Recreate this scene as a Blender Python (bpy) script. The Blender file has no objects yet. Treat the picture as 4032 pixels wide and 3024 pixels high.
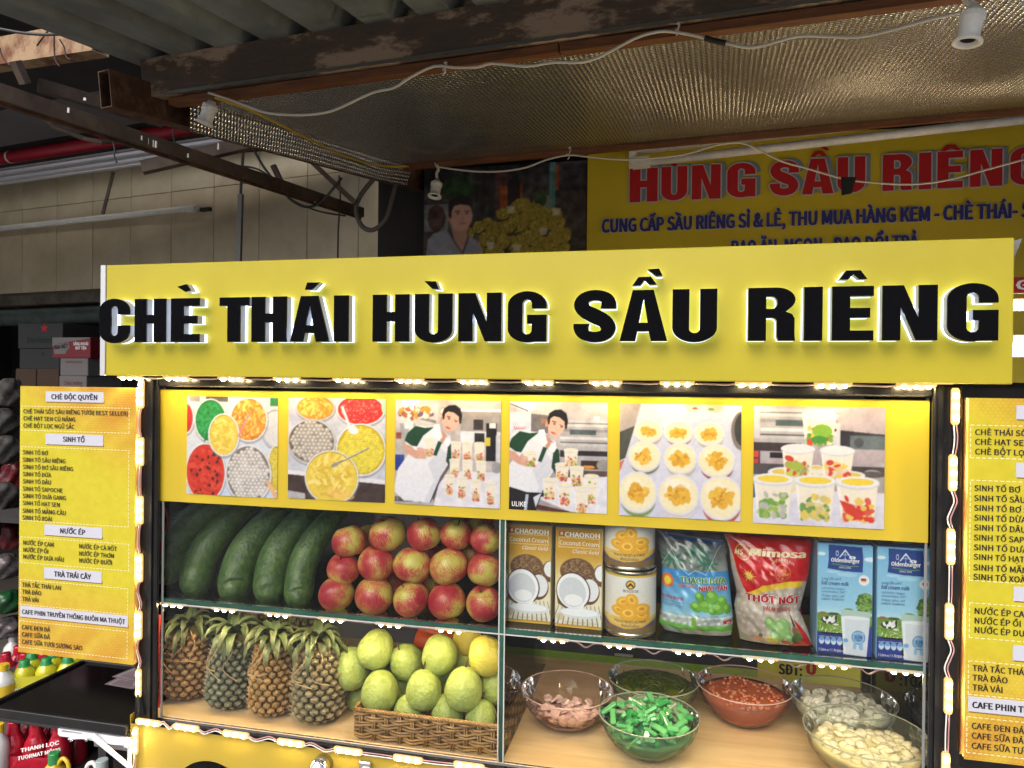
import bpy, bmesh, math, random, os
import numpy as np
from mathutils import Vector, Matrix
from mathutils.geometry import tessellate_polygon
random.seed(7); RNG = np.random.RandomState(11)
scene = bpy.context.scene
COL = scene.collection
R = math.radians
# ------------------------------------------------------------------ camera
F = 2780.0; CX, CY = 2016.0, 1512.0; CZ = 1.6
def nrm(v): v = np.array(v, float); return v / np.linalg.norm(v)
_xd = nrm((12326, 139, -2780))                  # world +X seen from the camera (right, down, forward)
_dn = np.array((-.0105, 1, 0.0)); _dn[2] = -(_xd[0]*_dn[0] + _xd[1]) / _xd[2]
_zd = -nrm(_dn); _yd = np.cross(_zd, _xd)
BAS = np.array((_xd, _yd, _zd))                  # rows: world axes in camera coordinates
cam_data = bpy.data.cameras.new('camera'); cam = bpy.data.objects.new('camera', cam_data); COL.objects.link(cam)
r_, d_, f_ = BAS[:, 0], BAS[:, 1], BAS[:, 2]
M = Matrix(((r_[0], -d_[0], -f_[0], 0), (r_[1], -d_[1], -f_[1], 0), (r_[2], -d_[2], -f_[2], CZ), (0, 0, 0, 1)))
cam.matrix_world = M
cam_data.sensor_width = 36; cam_data.lens = F / 4032 * 36; cam_data.clip_start = .05; cam_data.clip_end = 500
scene.camera = cam
def ray(px, py): return BAS @ np.array(((px - CX) / F, (py - CY) / F, 1.0))
def P(px, py, Y):                                # the point at depth Y (metres from the camera along the cart's depth) behind a picture position
    d = ray(px, py); t = Y / d[1]; return np.array((d[0]*t, Y, CZ + d[2]*t))
def PZ(px, py, z):                               # the point on the level plane z
    d = ray(px, py); t = (z - CZ) / d[2]; return np.array((d[0]*t, d[1]*t, z))
def PP(px, py, p0, n):                           # the point on a plane
    d = ray(px, py); p0 = np.array(p0); o = np.array((0, 0, CZ)); t = np.dot(p0 - o, n) / np.dot(d, n); return o + d*t
# ------------------------------------------------------------------ world and light
w = bpy.data.worlds.new('World'); scene.world = w; w.use_nodes = True
nt = w.node_tree; bg = nt.nodes['Background']
sky = nt.nodes.new('ShaderNodeTexSky'); sky.sky_type = 'NISHITA'; sky.sun_disc = False
SUN_EL, SUN_ROT = R(46), R(195)
sky.sun_elevation = SUN_EL; sky.sun_rotation = SUN_ROT; sky.dust_density = 4; sky.air_density = 1.0; sky.ozone_density = 1
nt.links.new(sky.outputs[0], bg.inputs[0]); bg.inputs[1].default_value = .15
sd = bpy.data.lights.new('sun', 'SUN'); sd.energy = 1.2; sd.angle = R(70); sd.color = (1, .97, .92)
sun = bpy.data.objects.new('sun', sd); COL.objects.link(sun)
sv = Vector((math.sin(SUN_ROT)*math.cos(SUN_EL), math.cos(SUN_ROT)*math.cos(SUN_EL), math.sin(SUN_EL)))
sun.rotation_euler = sv.to_track_quat('Z', 'Y').to_euler(); sun.location = (0, -3, 6)
vs = scene.view_settings; vs.view_transform = 'Standard'; vs.look = 'None'; vs.gamma = 1; vs.use_curve_mapping = False
vs.exposure = 0.85
cy = scene.cycles; cy.use_denoising = True; cy.max_bounces = 8; cy.transparent_max_bounces = 40; cy.sample_clamp_indirect = 4; cy.caustics_reflective = False; cy.caustics_refractive = False
try: cy.denoiser = 'OPENIMAGEDENOISE'
except Exception: pass
# ------------------------------------------------------------------ objects
def tag(o, label=None, cat=None, group=None, kind=None):
    if label: o['label'] = label
    if cat: o['category'] = cat
    if group: o['group'] = group
    if kind: o['kind'] = kind
    return o
def thing(name, label, cat, loc=(0, 0, 0), rot=(0, 0, 0), group=None):
    o = bpy.data.objects.new(name, None); o.empty_display_size = .05; COL.objects.link(o); o.location = tuple(loc); o.rotation_euler = rot
    return tag(o, label, cat, group)
def copy_tree(o, parent=None):
    c = o.copy(); COL.objects.link(c); c.parent = parent
    for ch in list(o.children): copy_tree(ch, c)
    return c
def link_mesh(name, me, m, parent=None, world=True):
    if m is not None and not len(me.materials):
        for k in (m if isinstance(m, (list, tuple)) else [m]): me.materials.append(k)
    o = bpy.data.objects.new(name, me); COL.objects.link(o)
    if parent is not None:
        o.parent = parent
        if world and parent.parent is None: o.location = -parent.location
    return o
class MB:
    def __init__(s): s.v = []; s.f = []; s.mi = []; s.sm = []; s.cur = 0; s.smooth = False
    def add(s, vs, fs):
        b = len(s.v); s.v.extend([tuple(map(float, p)) for p in vs])
        for f in fs: s.f.append([b + i for i in f]); s.mi.append(s.cur); s.sm.append(s.smooth)
        return s
    def hexa(s, p):       # 8 corners: bottom 4 (ccw) then top 4
        return s.add(p, [(0, 3, 2, 1), (4, 5, 6, 7), (0, 1, 5, 4), (1, 2, 6, 5), (2, 3, 7, 6), (3, 0, 4, 7)])
    def box(s, a, b):
        (x0, y0, z0), (x1, y1, z1) = np.minimum(a, b), np.maximum(a, b)
        return s.hexa([(x0,y0,z0),(x1,y0,z0),(x1,y1,z0),(x0,y1,z0),(x0,y0,z1),(x1,y0,z1),(x1,y1,z1),(x0,y1,z1)])
    def bbox(s, a, b, r=.002):   # box with chamfered vertical and horizontal edges
        (x0, y0, z0), (x1, y1, z1) = np.minimum(a, b), np.maximum(a, b)
        vs = []; pts = [(x0+r,y0),(x1-r,y0),(x1,y0+r),(x1,y1-r),(x1-r,y1),(x0+r,y1),(x0,y1-r),(x0,y0+r)]
        ins = [(min(max(x, x0+r), x1-r), min(max(y, y0+r), y1-r)) for x, y in pts]
        for z, pp in ((z0, ins), (z0+r, pts), (z1-r, pts), (z1, ins)): vs += [(x, y, z) for x, y in pp]
        fs = [tuple(range(7, -1, -1)), tuple(range(24, 32))]
        for k in range(3):
            for i in range(8): j = (i+1) % 8; fs.append((k*8+i, k*8+j, k*8+8+j, k*8+8+i))
        return s.add(vs, fs)
    def beam(s, p, q, wd, ht, up=(0, 0, 1)):
        p = np.array(p, float); q = np.array(q, float); d = nrm(q - p); sd_ = nrm(np.cross(d, up)); u = np.cross(sd_, d)
        a, b = sd_*wd/2, u*ht/2
        return s.hexa([p-a-b, p+a-b, q+a-b, q-a-b, p-a+b, p+a+b, q+a+b, q-a+b])
    def tube(s, path, r, n=8, caps=True, closed=False):
        path = [np.array(p, float) for p in path]; m = len(path)
        rr = r if hasattr(r, '__len__') else [r]*m
        vs = []; up = np.array((.13, .21, .97)); prev = None
        for i, p in enumerate(path):
            a = path[max(i-1, 0)] if not closed else path[i-1]; b = path[min(i+1, m-1)] if not closed else path[(i+1) % m]
            t = nrm(b - a)
            if prev is None: x = nrm(np.cross(t, up))
            else: x = prev - t*np.dot(prev, t); x = nrm(x)
            prev = x; y = np.cross(t, x)
            for k in range(n):
                an = 2*math.pi*k/n; vs.append(p + rr[i]*(x*math.cos(an) + y*math.sin(an)))
        fs = []
        for i in range(m if closed else m-1):
            for k in range(n):
                k2 = (k+1) % n; j = (i+1) % m; fs.append((i*n+k, i*n+k2, j*n+k2, j*n+k))
        if caps and not closed: fs.append(tuple(range(n-1, -1, -1))); fs.append(tuple(range((m-1)*n, m*n)))
        return s.add(vs, fs)
    def lathe(s, prof, n=24, c=(0, 0, 0), fn=None, axis=None):
        vs = []; m = len(prof)
        for i, (r, z) in enumerate(prof):
            for k in range(n):
                an = 2*math.pi*(k + (0 if fn is None else 0))/n; rr = r if fn is None else r*fn(an, i)
                vs.append((c[0] + rr*math.cos(an), c[1] + rr*math.sin(an), c[2] + z))
        fs = [(i*n+k, i*n+(k+1) % n, (i+1)*n+(k+1) % n, (i+1)*n+k) for i in range(m-1) for k in range(n)]
        return s.add(vs, fs)
    def poly(s, loops, to3, y=0.0):   # flat filled outline with holes, to3 maps (x, z) -> 3D
        flat = [p for l in loops for p in l]
        tris = tessellate_polygon([[Vector((p[0], p[1], 0)) for p in l] for l in loops])
        vs = [to3(*p) for p in flat]; out = []
        for t in tris:
            a, b, c = [flat[i] for i in t]
            if (b[0]-a[0])*(c[1]-a[1]) - (b[1]-a[1])*(c[0]-a[0]) < 0: t = (t[0], t[2], t[1])
            out.append(tuple(t))
        return s.add(vs, out)
    def side(s, loops, f0, f1):
        for l in loops:
            n = len(l); s.add([f0(*p) for p in l] + [f1(*p) for p in l], [(i, (i+1) % n, n+(i+1) % n, n+i) for i in range(n)])
        return s
    def mesh(s, name):
        me = bpy.data.meshes.new(name); me.from_pydata(s.v, [], s.f); me.update()
        me.polygons.foreach_set('material_index', s.mi); me.polygons.foreach_set('use_smooth', s.sm)
        return me
    def build(s, name, m, parent=None, world=True, fix=False):
        me = s.mesh(name)
        if fix:
            bm = bmesh.new(); bm.from_mesh(me); bmesh.ops.recalc_face_normals(bm, faces=bm.faces); bm.to_mesh(me); bm.free()
        return link_mesh(name, me, m, parent, world)
# ------------------------------------------------------------------ materials
def lin(c):
    c = np.asarray(c, float); return np.where(c <= .04045, c/12.92, ((c+.055)/1.055)**2.4)
def L3(r, g, b): return tuple(lin(np.array((r, g, b))/255.)) + (1,)
MATS = {}
def mat(name, c, rough=.5, metal=0, c2=None, scale=20, stretch=(1, 1, 1), bump=0, bscale=None, coat=0, spec=.5, trans=0, sss=0, emit=None, es=0, thr=None, c3=None, ior=1.45, alpha=1, bdist=.01):
    if name in MATS: return MATS[name]
    m = bpy.data.materials.new(name); m.use_nodes = True; t = m.node_tree; b = t.nodes['Principled BSDF']; MATS[name] = m
    if len(c) == 3: c = tuple(c) + (1,)
    b.inputs['Base Color'].default_value = c; b.inputs['Roughness'].default_value = rough; b.inputs['Metallic'].default_value = metal
    b.inputs['Coat Weight'].default_value = coat; b.inputs['Coat Roughness'].default_value = .08; b.inputs['Specular IOR Level'].default_value = spec; b.inputs['Transmission Weight'].default_value = trans; b.inputs['IOR'].default_value = ior
    b.inputs['Alpha'].default_value = alpha
    if sss: b.inputs['Subsurface Weight'].default_value = sss; b.inputs['Subsurface Radius'].default_value = (.02, .02, .02); b.inputs['Subsurface Scale'].default_value = .5
    if emit: b.inputs['Emission Color'].default_value = tuple(emit) + (1,) if len(emit) == 3 else emit; b.inputs['Emission Strength'].default_value = es
    if c2 is not None or bump:
        tc = t.nodes.new('ShaderNodeTexCoord'); mp = t.nodes.new('ShaderNodeMapping'); mp.inputs['Scale'].default_value = stretch; t.links.new(tc.outputs['Object'], mp.inputs[0])
        oi = t.nodes.new('ShaderNodeObjectInfo'); va = t.nodes.new('ShaderNodeVectorMath'); va.operation = 'ADD'; ml = t.nodes.new('ShaderNodeMath'); ml.operation = 'MULTIPLY'; ml.inputs[1].default_value = 7.3
        t.links.new(oi.outputs['Random'], ml.inputs[0]); t.links.new(mp.outputs[0], va.inputs[0]); t.links.new(ml.outputs[0], va.inputs[1])
    if c2 is not None:
        n = t.nodes.new('ShaderNodeTexNoise'); n.inputs['Scale'].default_value = scale; n.inputs['Detail'].default_value = 6; n.inputs['Roughness'].default_value = .65; t.links.new(va.outputs[0], n.inputs[0])
        cr = t.nodes.new('ShaderNodeValToRGB'); lo, hi = thr or (.35, .65); e = cr.color_ramp.elements; e[0].position = lo; e[0].color = c; e[1].position = hi; e[1].color = tuple(c2)[:3] + (1,)
        if c3 is not None: q = e.new((lo+hi)/2); q.color = tuple(c3)[:3] + (1,)
        t.links.new(n.outputs[0], cr.inputs[0]); t.links.new(cr.outputs[0], b.inputs['Base Color'])
    if bump:
        n2 = t.nodes.new('ShaderNodeTexNoise'); n2.inputs['Scale'].default_value = bscale or scale*3; n2.inputs['Detail'].default_value = 5; t.links.new(va.outputs[0], n2.inputs[0])
        bp = t.nodes.new('ShaderNodeBump'); bp.inputs['Strength'].default_value = bump; bp.inputs['Distance'].default_value = bdist; t.links.new(n2.outputs[0], bp.inputs['Height']); t.links.new(bp.outputs[0], b.inputs['Normal'])
    return m
def attr_mat(name, rough=.4, coat=0, sss=0, bump=0, bscale=80, trans=0, spec=.5):
    m = mat(name, (.5, .5, .5, 1), rough, coat=coat, sss=sss, bump=bump, bscale=bscale, trans=trans, spec=spec); t = m.node_tree
    a = t.nodes.new('ShaderNodeAttribute'); a.attribute_name = 'col'; t.links.new(a.outputs['Color'], t.nodes['Principled BSDF'].inputs['Base Color']); return m
def thin_glass(name, tint=(.97, .985, .975), ior=1.45, rough=0.0, diff=0, dcol=(.8, .8, .8)):
    m = bpy.data.materials.new(name); m.use_nodes = True; t = m.node_tree; t.nodes.clear()
    out = t.nodes.new('ShaderNodeOutputMaterial'); tr = t.nodes.new('ShaderNodeBsdfTransparent'); tr.inputs[0].default_value = tuple(tint) + (1,)
    gl = t.nodes.new('ShaderNodeBsdfGlossy'); gl.inputs['Roughness'].default_value = rough; fr = t.nodes.new('ShaderNodeFresnel'); fr.inputs[0].default_value = ior
    mx = t.nodes.new('ShaderNodeMixShader'); t.links.new(fr.outputs[0], mx.inputs[0]); t.links.new(tr.outputs[0], mx.inputs[1]); t.links.new(gl.outputs[0], mx.inputs[2]); last = mx
    if diff:
        df = t.nodes.new('ShaderNodeBsdfDiffuse'); df.inputs[0].default_value = tuple(dcol) + (1,); m2 = t.nodes.new('ShaderNodeMixShader'); m2.inputs[0].default_value = diff
        t.links.new(mx.outputs[0], m2.inputs[1]); t.links.new(df.outputs[0], m2.inputs[2]); last = m2
    t.links.new(last.outputs[0], out.inputs[0]); return m
YEL = L3(222, 205, 20)
m_yel = mat('yellow_vinyl', (.42, .355, .022, 1), .34, c2=(.365, .305, .018), scale=2.4, bump=.02, bscale=60)
m_yel_poster = mat('yellow_poster', (.64, .50, .02, 1), .4)
m_yel_panel = mat('yellow_panel', (.36, .265, .032, 1), .42, c2=(.33, .24, .028), scale=5)
m_black_acr = mat('black_acrylic', (.004, .004, .005, 1), .04, coat=0, bump=.10, bscale=7, spec=.22)
m_black = mat('black_paint', (.006, .006, .007, 1), .25, c2=(.012, .012, .012), scale=30)
m_white_ret = mat('white_acrylic', (.40, .40, .44, 1), .3)
m_glow = mat('lit_acrylic', (.6, .65, .75, 1), .3, emit=(.62, .74, 1.0), es=2.0)
m_alu = mat('aluminium_edge', (.55, .56, .58, 1), .35, metal=.3)
m_glass = thin_glass('glass_pane', ior=1.27); m_glass_edge = mat('glass_edge', (.008, .045, .03, 1), .1, coat=.6, c2=(.02, .10, .07), scale=9, thr=(.4, .75))
m_ply = mat('plywood', (.74, .55, .32, 1), .4, c2=(.62, .42, .22), scale=3, stretch=(1, 14, 9), bump=.05)
m_wood_edge = mat('wood_edge', (.52, .27, .08, 1), .6, c2=(.36, .17, .05), scale=30, stretch=(2, 2, .3), bump=.1)
m_wood = mat('batten_wood', (.20, .075, .025, 1), .7, c2=(.11, .04, .016), scale=18, stretch=(.4, 3, 3), bump=.3)
m_beam = mat('stained_beam', (.075, .055, .043, 1), .85, c2=(.32, .225, .155), scale=4.2, stretch=(.7, 1, 1.6), thr=(.45, .56), bump=.35, bscale=40, c3=(.09, .06, .04))
m_rust = mat('rusted_steel', (.06, .025, .014, 1), .8, c2=(.16, .09, .06), scale=14, thr=(.45, .72), bump=.3, bscale=60)
m_rustpale = mat('pale_rusted_steel', (.30, .20, .11, 1), .7, c2=(.13, .045, .018), scale=9, thr=(.48, .62), bump=.2, bscale=50)
m_truss = mat('truss_paint', (.055, .036, .026, 1), .7, c2=(.10, .07, .05), scale=12, bump=.2)
m_roof = mat('zinc_roof', (.24, .26, .245, 1), .55, metal=.2, c2=(.13, .145, .14), scale=6, stretch=(1, .5, 1), thr=(.38, .62), bump=.1)
m_tile = mat('wall_tile', (.58, .50, .35, 1), .4, c2=(.40, .33, .21), scale=3.5, thr=(.35, .75), bump=.03)
m_grout = mat('tile_grout', (.09, .07, .05, 1), .9)
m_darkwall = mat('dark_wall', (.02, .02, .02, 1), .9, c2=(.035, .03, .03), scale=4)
m_concrete = mat('stained_concrete', (.13, .11, .085, 1), .85, c2=(.045, .038, .03), scale=5, bump=.2)
m_shutter = mat('shutter_box', (.085, .11, .10, 1), .6, c2=(.05, .065, .06), scale=10)
m_red = mat('red_awning', (.36, .012, .03, 1), .45, c2=(.30, .01, .025), scale=5)
m_silver = mat('silver_rail', (.74, .74, .78, 1), .3, metal=.35)
m_whitepl = mat('white_plastic', (.80, .79, .76, 1), .4, c2=(.66, .65, .61), scale=25)
m_dustywhite = mat('dusty_white_metal', (.80, .80, .74, 1), .5, c2=(.30, .28, .24), scale=14, stretch=(1, 1, 1), thr=(.56, .72))
m_cord = mat('white_cord', (.60, .56, .48, 1), .5); m_cordy = mat('yellow_cord', (.55, .38, .05, 1), .5); m_cordk = mat('black_cable', (.035, .035, .035, 1), .5)
m_tape = mat('black_tape', (.006, .006, .006, 1), .5)
m_wire = mat('clear_wire', (.62, .60, .60, 1), .35); m_wirep = mat('pink_wire', (.40, .22, .22, 1), .35)
m_ledbody = mat('led_body', (.13, .09, .045, 1), .35, emit=(1, .62, .22), es=.55)
m_ledbulb = mat('led_lens', (1, .9, .7, 1), .2, emit=(1, .74, .36), es=300)
m_print = attr_mat('printed_paper', .38, coat=.15); m_printd = attr_mat('printed_cloth', .6)
m_label = mat('white_label', (.46, .47, .53, 1), .45); m_ink = mat('black_ink', (.012, .010, .012, 1), .5); m_inkb = mat('navy_ink', (.012, .014, .055, 1), .5)
m_white = mat('white_ink', (.8, .8, .8, 1), .5); m_redink = mat('red_ink', (.42, .010, .014, 1), .5); m_blueink = mat('deep_blue_ink', (.02, .025, .19, 1), .5); m_greyink = mat('grey_blue_ink', (.16, .22, .28, 1), .5)
m_banner = mat('banner_yellow', (.60, .47, .025, 1), .5, c2=(.52, .40, .02), scale=2)
# ------------------------------------------------------------------ the painter: prints as colours on a fine mesh grid
class Paint:
    def __init__(s, x0, y0, x1, y1, W, H=None):
        s.W = W*2; s.H = (H or int(W*(y1-y0)/(x1-x0)))*2; s.x0, s.y0, s.x1, s.y1 = x0, y0, x1, y1
        s.X, s.Y = np.meshgrid(x0 + (np.arange(s.W)+.5)/s.W*(x1-x0), y0 + (np.arange(s.H)+.5)/s.H*(y1-y0)); s.I = np.zeros((s.H, s.W, 3))
    def m(s, mask, c, a=1.0):
        c = np.array(c, float)/255.
        s.I[mask] = s.I[mask]*(1-a) + (c if c.ndim == 1 else c[mask])*a; return s
    def fill(s, c): return s.m(np.ones_like(s.X, bool), c)
    def grad(s, c0, c1, y0=None, y1=None, mask=None):
        y0 = s.y0 if y0 is None else y0; y1 = s.y1 if y1 is None else y1; t = np.clip((s.Y-y0)/(y1-y0), 0, 1)[..., None]
        c = (np.array(c0)*(1-t) + np.array(c1)*t)/255.; mk = (s.Y >= y0) & (s.Y <= y1) if mask is None else mask; s.I[mk] = c[mk]; return s
    def ellm(s, cx, cy, rx, ry, rot=0):
        a = R(rot); dx, dy = s.X-cx, s.Y-cy; u = dx*math.cos(a)+dy*math.sin(a); v = -dx*math.sin(a)+dy*math.cos(a); return (u/rx)**2+(v/ry)**2 < 1
    def ell(s, cx, cy, rx, ry, c, rot=0, a=1): return s.m(s.ellm(cx, cy, rx, ry, rot), c, a)
    def rect(s, x0, y0, x1, y1, c, a=1): return s.m((s.X >= x0) & (s.X < x1) & (s.Y >= y0) & (s.Y < y1), c, a)
    def polym(s, pts):
        ins = np.zeros_like(s.X, bool); n = len(pts)
        for i in range(n):
            x1, y1 = pts[i]; x2, y2 = pts[(i+1) % n]
            if y1 == y2: continue
            c = ((y1 > s.Y) != (y2 > s.Y)) & (s.X < (x2-x1)*(s.Y-y1)/(y2-y1)+x1); ins ^= c
        return ins
    def poly(s, pts, c, a=1): return s.m(s.polym(pts), c, a)
    def line(s, pts, wd, c, a=1):
        mk = np.zeros_like(s.X, bool)
        for (x1, y1), (x2, y2) in zip(pts[:-1], pts[1:]):
            L = (x2-x1)**2+(y2-y1)**2+1e-9; t = np.clip(((s.X-x1)*(x2-x1)+(s.Y-y1)*(y2-y1))/L, 0, 1); mk |= (s.X-x1-t*(x2-x1))**2+(s.Y-y1-t*(y2-y1))**2 < (wd/2)**2
        return s.m(mk, c, a)
    def noise(s, amp=.06, cells=24, mask=None, mono=True):
        tot = 0
        for o in range(3):
            k = cells*2**o; g = RNG.rand(int(k*s.H/s.W)+3, k+3, 1 if mono else 3)
            gx = (s.X-s.x0)/(s.x1-s.x0)*k; gy = (s.Y-s.y0)/(s.y1-s.y0)*k*s.H/s.W; ix, iy = gx.astype(int), gy.astype(int); fx, fy = (gx-ix)[..., None], (gy-iy)[..., None]
            iy = np.clip(iy, 0, g.shape[0]-2); ix = np.clip(ix, 0, g.shape[1]-2)
            tot = tot + (g[iy, ix]*(1-fx)*(1-fy)+g[iy, ix+1]*fx*(1-fy)+g[iy+1, ix]*(1-fx)*fy+g[iy+1, ix+1]*fx*fy-.5)/2**o
        d = tot*amp*2; s.I = np.clip(s.I + (d if mask is None else d*mask[..., None]), 0, 1); return s
    def bits(s, cx, cy, rx, ry, n, size, cols, el=1.0, rot=None, shade=.0):   # scattered pieces inside an ellipse
        for i in range(n):
            a = RNG.rand()*6.283; q = math.sqrt(RNG.rand())*.93; x, y = cx+rx*q*math.cos(a), cy+ry*q*math.sin(a)
            c = np.array(cols[RNG.randint(len(cols))], float)*(1-shade*RNG.rand()); z = size*(.7+.6*RNG.rand()); ro = RNG.rand()*180 if rot is None else rot
            s.ell(x, y, z*el, z, c, ro)
        return s
    def pearls(s, cx, cy, rx, ry, size, base, hi, dark):
        s.ell(cx, cy, rx, ry, dark); st = size*1.75; j = 0; y = cy-ry+size*.6
        while y < cy+ry-size*.3:
            x = cx-rx+(j % 2)*st/2
            while x < cx+rx:
                if ((x-cx)/rx)**2+((y-cy)/ry)**2 < .93:
                    k = .82+.18*RNG.rand(); jx, jy = (RNG.rand(2)-.5)*size*.4; s.ell(x+jx, y+jy, size, size*1.05, np.array(base)*k); s.ell(x+jx-size*.25, y+jy-size*.3, size*.45, size*.4, np.array(hi)*1.0)
                x += st
            y += st*.87; j += 1
        return s
    def mesh(s, name, to3, gain=1.0, soft=2):      # to3(U, V) with U 0..1 left-right, V 0..1 top-down -> (N, 3)
        if soft:
            for _ in range(soft): J = np.pad(s.I, ((1, 1), (1, 1), (0, 0)), 'edge'); s.I = (J[1:-1, 1:-1]*2+J[:-2, 1:-1]+J[2:, 1:-1]+J[1:-1, :-2]+J[1:-1, 2:])/6
        H, W = s.H//2, s.W//2; I = s.I.reshape(H, 2, W, 2, 3).mean((1, 3))
        U, V = np.meshgrid(np.linspace(0, 1, W), np.linspace(0, 1, H)); pts = to3(U.ravel(), V.ravel())
        idx = np.arange(W*H).reshape(H, W); fc = np.stack((idx[1:, :-1], idx[1:, 1:], idx[:-1, 1:], idx[:-1, :-1]), -1).reshape(-1, 4)
        me = bpy.data.meshes.new(name); me.vertices.add(W*H); me.vertices.foreach_set('co', pts.astype(np.float32).ravel())
        me.loops.add(fc.size); me.loops.foreach_set('vertex_index', fc.ravel().astype(np.int32)); me.polygons.add(len(fc)); me.polygons.foreach_set('loop_start', np.arange(0, fc.size, 4, dtype=np.int32)); me.update(calc_edges=True)
        ca = me.color_attributes.new('col', 'FLOAT_COLOR', 'POINT'); c = np.ones((W*H, 4), np.float32); c[:, :3] = lin(np.clip(I, 0, 1).reshape(-1, 3))*gain; ca.data.foreach_set('color', c.ravel())
        me.polygons.foreach_set('use_smooth', np.ones(len(fc), bool)); return me
def flat_to3(p00, p10, p01):     # top-left, top-right, bottom-left
    p00, p10, p01 = map(np.array, (p00, p10, p01))
    return lambda U, V: p00 + np.outer(U, p10-p00) + np.outer(V, p01-p00)
# ------------------------------------------------------------------ lettering
FONTS = {}
CJK = 'Noto Sans CJK Regular.woff2'
def font(name=CJK):
    if name is None: return None
    if name not in FONTS:
        try: FONTS[name] = bpy.data.fonts.load(os.path.join(bpy.utils.system_resource('DATAFILES'), 'fonts', name))
        except Exception: FONTS[name] = None
    return FONTS[name]
def text_mesh(body, bold=.0, fnt=CJK, res=2, shear=0):
    cu = bpy.data.curves.new('txt', 'FONT'); cu.body = body; cu.size = 1; cu.resolution_u = res; cu.offset = bold; cu.shear = shear
    f = font(fnt)
    if f: cu.font = f
    o = bpy.data.objects.new('txt', cu); me = bpy.data.meshes.new_from_object(o); bpy.data.objects.remove(o); bpy.data.curves.remove(cu); return me
CAPS = {}
def cap_of(f):
    if f not in CAPS: m_ = text_mesh('H' if 'Thai' not in str(f) else 'อ', fnt=f); CAPS[f] = max([v.co.y for v in m_.vertices] or [.7])
    return CAPS[f]
def letter(name, body, to3, x0, x1, base, cap, m, parent, bold=.015, fnt=CJK, shear=0, mirror=False, world=True, arc=0):
    """Lettering as flat print: fills x0..x1, capitals cap high standing on base; to3(x, z) -> world."""
    me = text_mesh(body, 0, fnt, shear=shear)
    n = len(me.vertices)
    if n == 0: return None
    co = np.empty(n*3, np.float32); me.vertices.foreach_get('co', co); co = co.reshape(-1, 3)
    lay = np.zeros(n)
    if bold > .004:
        b_ = bold*.42; k = 1+2*max(1, int(round(bold/.022))); fs = [tuple(p.vertices) for p in me.polygons]; cs, ff, ly = [], [], []
        for j, (dx, dz) in enumerate([(b_*(2*i/(k-1)-1), (.35*b_ if i % 2 else -.35*b_)) for i in range(k)]):
            cs.append(co+np.array((dx, dz, 0), np.float32)); ff += [tuple(v+j*n for v in f) for f in fs]; ly.append(np.full(n, j))
        bpy.data.meshes.remove(me); co = np.concatenate(cs); lay = np.concatenate(ly); me = bpy.data.meshes.new(name); me.from_pydata(co.tolist(), [], ff); n = len(co)
    a, b = co[:, 0].min(), co[:, 0].max(); u = (co[:, 0]-a)/(b-a)
    if mirror: u = 1-u
    X = x0 + u*(x1-x0); Z = base + co[:, 1]/cap_of(fnt)*cap
    if arc: Z = Z + arc*(1-(2*u-1)**2)
    out = np.array([to3(x, z) for x, z in zip(X, Z)], np.float32); out[:, 1] -= (lay*.00007).astype(np.float32); me.vertices.foreach_set('co', out.ravel())
    if mirror: me.flip_normals()
    me.update(); me.name = name; me.materials.clear(); return link_mesh(name, me, m, parent, world)
def arc(cx, cy, rx, ry, a0, a1, n=10): return [(cx+rx*math.cos(R(a0+(a1-a0)*i/n)), cy+ry*math.sin(R(a0+(a1-a0)*i/n))) for i in range(n+1)]
def spline(pts, n=6):
    out = []
    for i in range(len(pts)-1):
        p0, p1, p2, p3 = [np.array(pts[min(max(k, 0), len(pts)-1)], float) for k in (i-1, i, i+1, i+2)]
        for j in range(n):
            t = j/n; out.append(.5*((2*p1)+(-p0+p2)*t+(2*p0-5*p1+4*p2-p3)*t*t+(-p0+3*p1-3*p2+p3)*t**3))
    out.append(np.array(pts[-1], float)); return out
def _s():
    sp = spline([(.825,.64),(.825,.74),(.74,.855),(.5,.90),(.27,.85),(.185,.72),(.27,.60),(.5,.50),(.73,.40),(.815,.275),(.73,.145),(.5,.10),(.27,.145),(.18,.26),(.18,.355)], 4)
    a, b = [], []
    for i, p in enumerate(sp):
        t = nrm(sp[min(i+1, len(sp)-1)]-sp[max(i-1, 0)]); n = np.array((-t[1], t[0])); h = n*np.array((.175, .10)); 
        if i < 3 : h = np.array((.175 if n[0] > 0 else -.175, 0))
        if i > len(sp)-4: h = np.array((.175 if n[0] > 0 else -.175, 0))
        mid = math.exp(-((p[1]-.5)/.13)**2); h = h*(1+.35*mid); a.append(tuple(p+h)); b.append(tuple(p-h))
    return [[(min(max(x, 0), 1), min(max(z, 0), 1)) for x, z in a+b[::-1]]]
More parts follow.
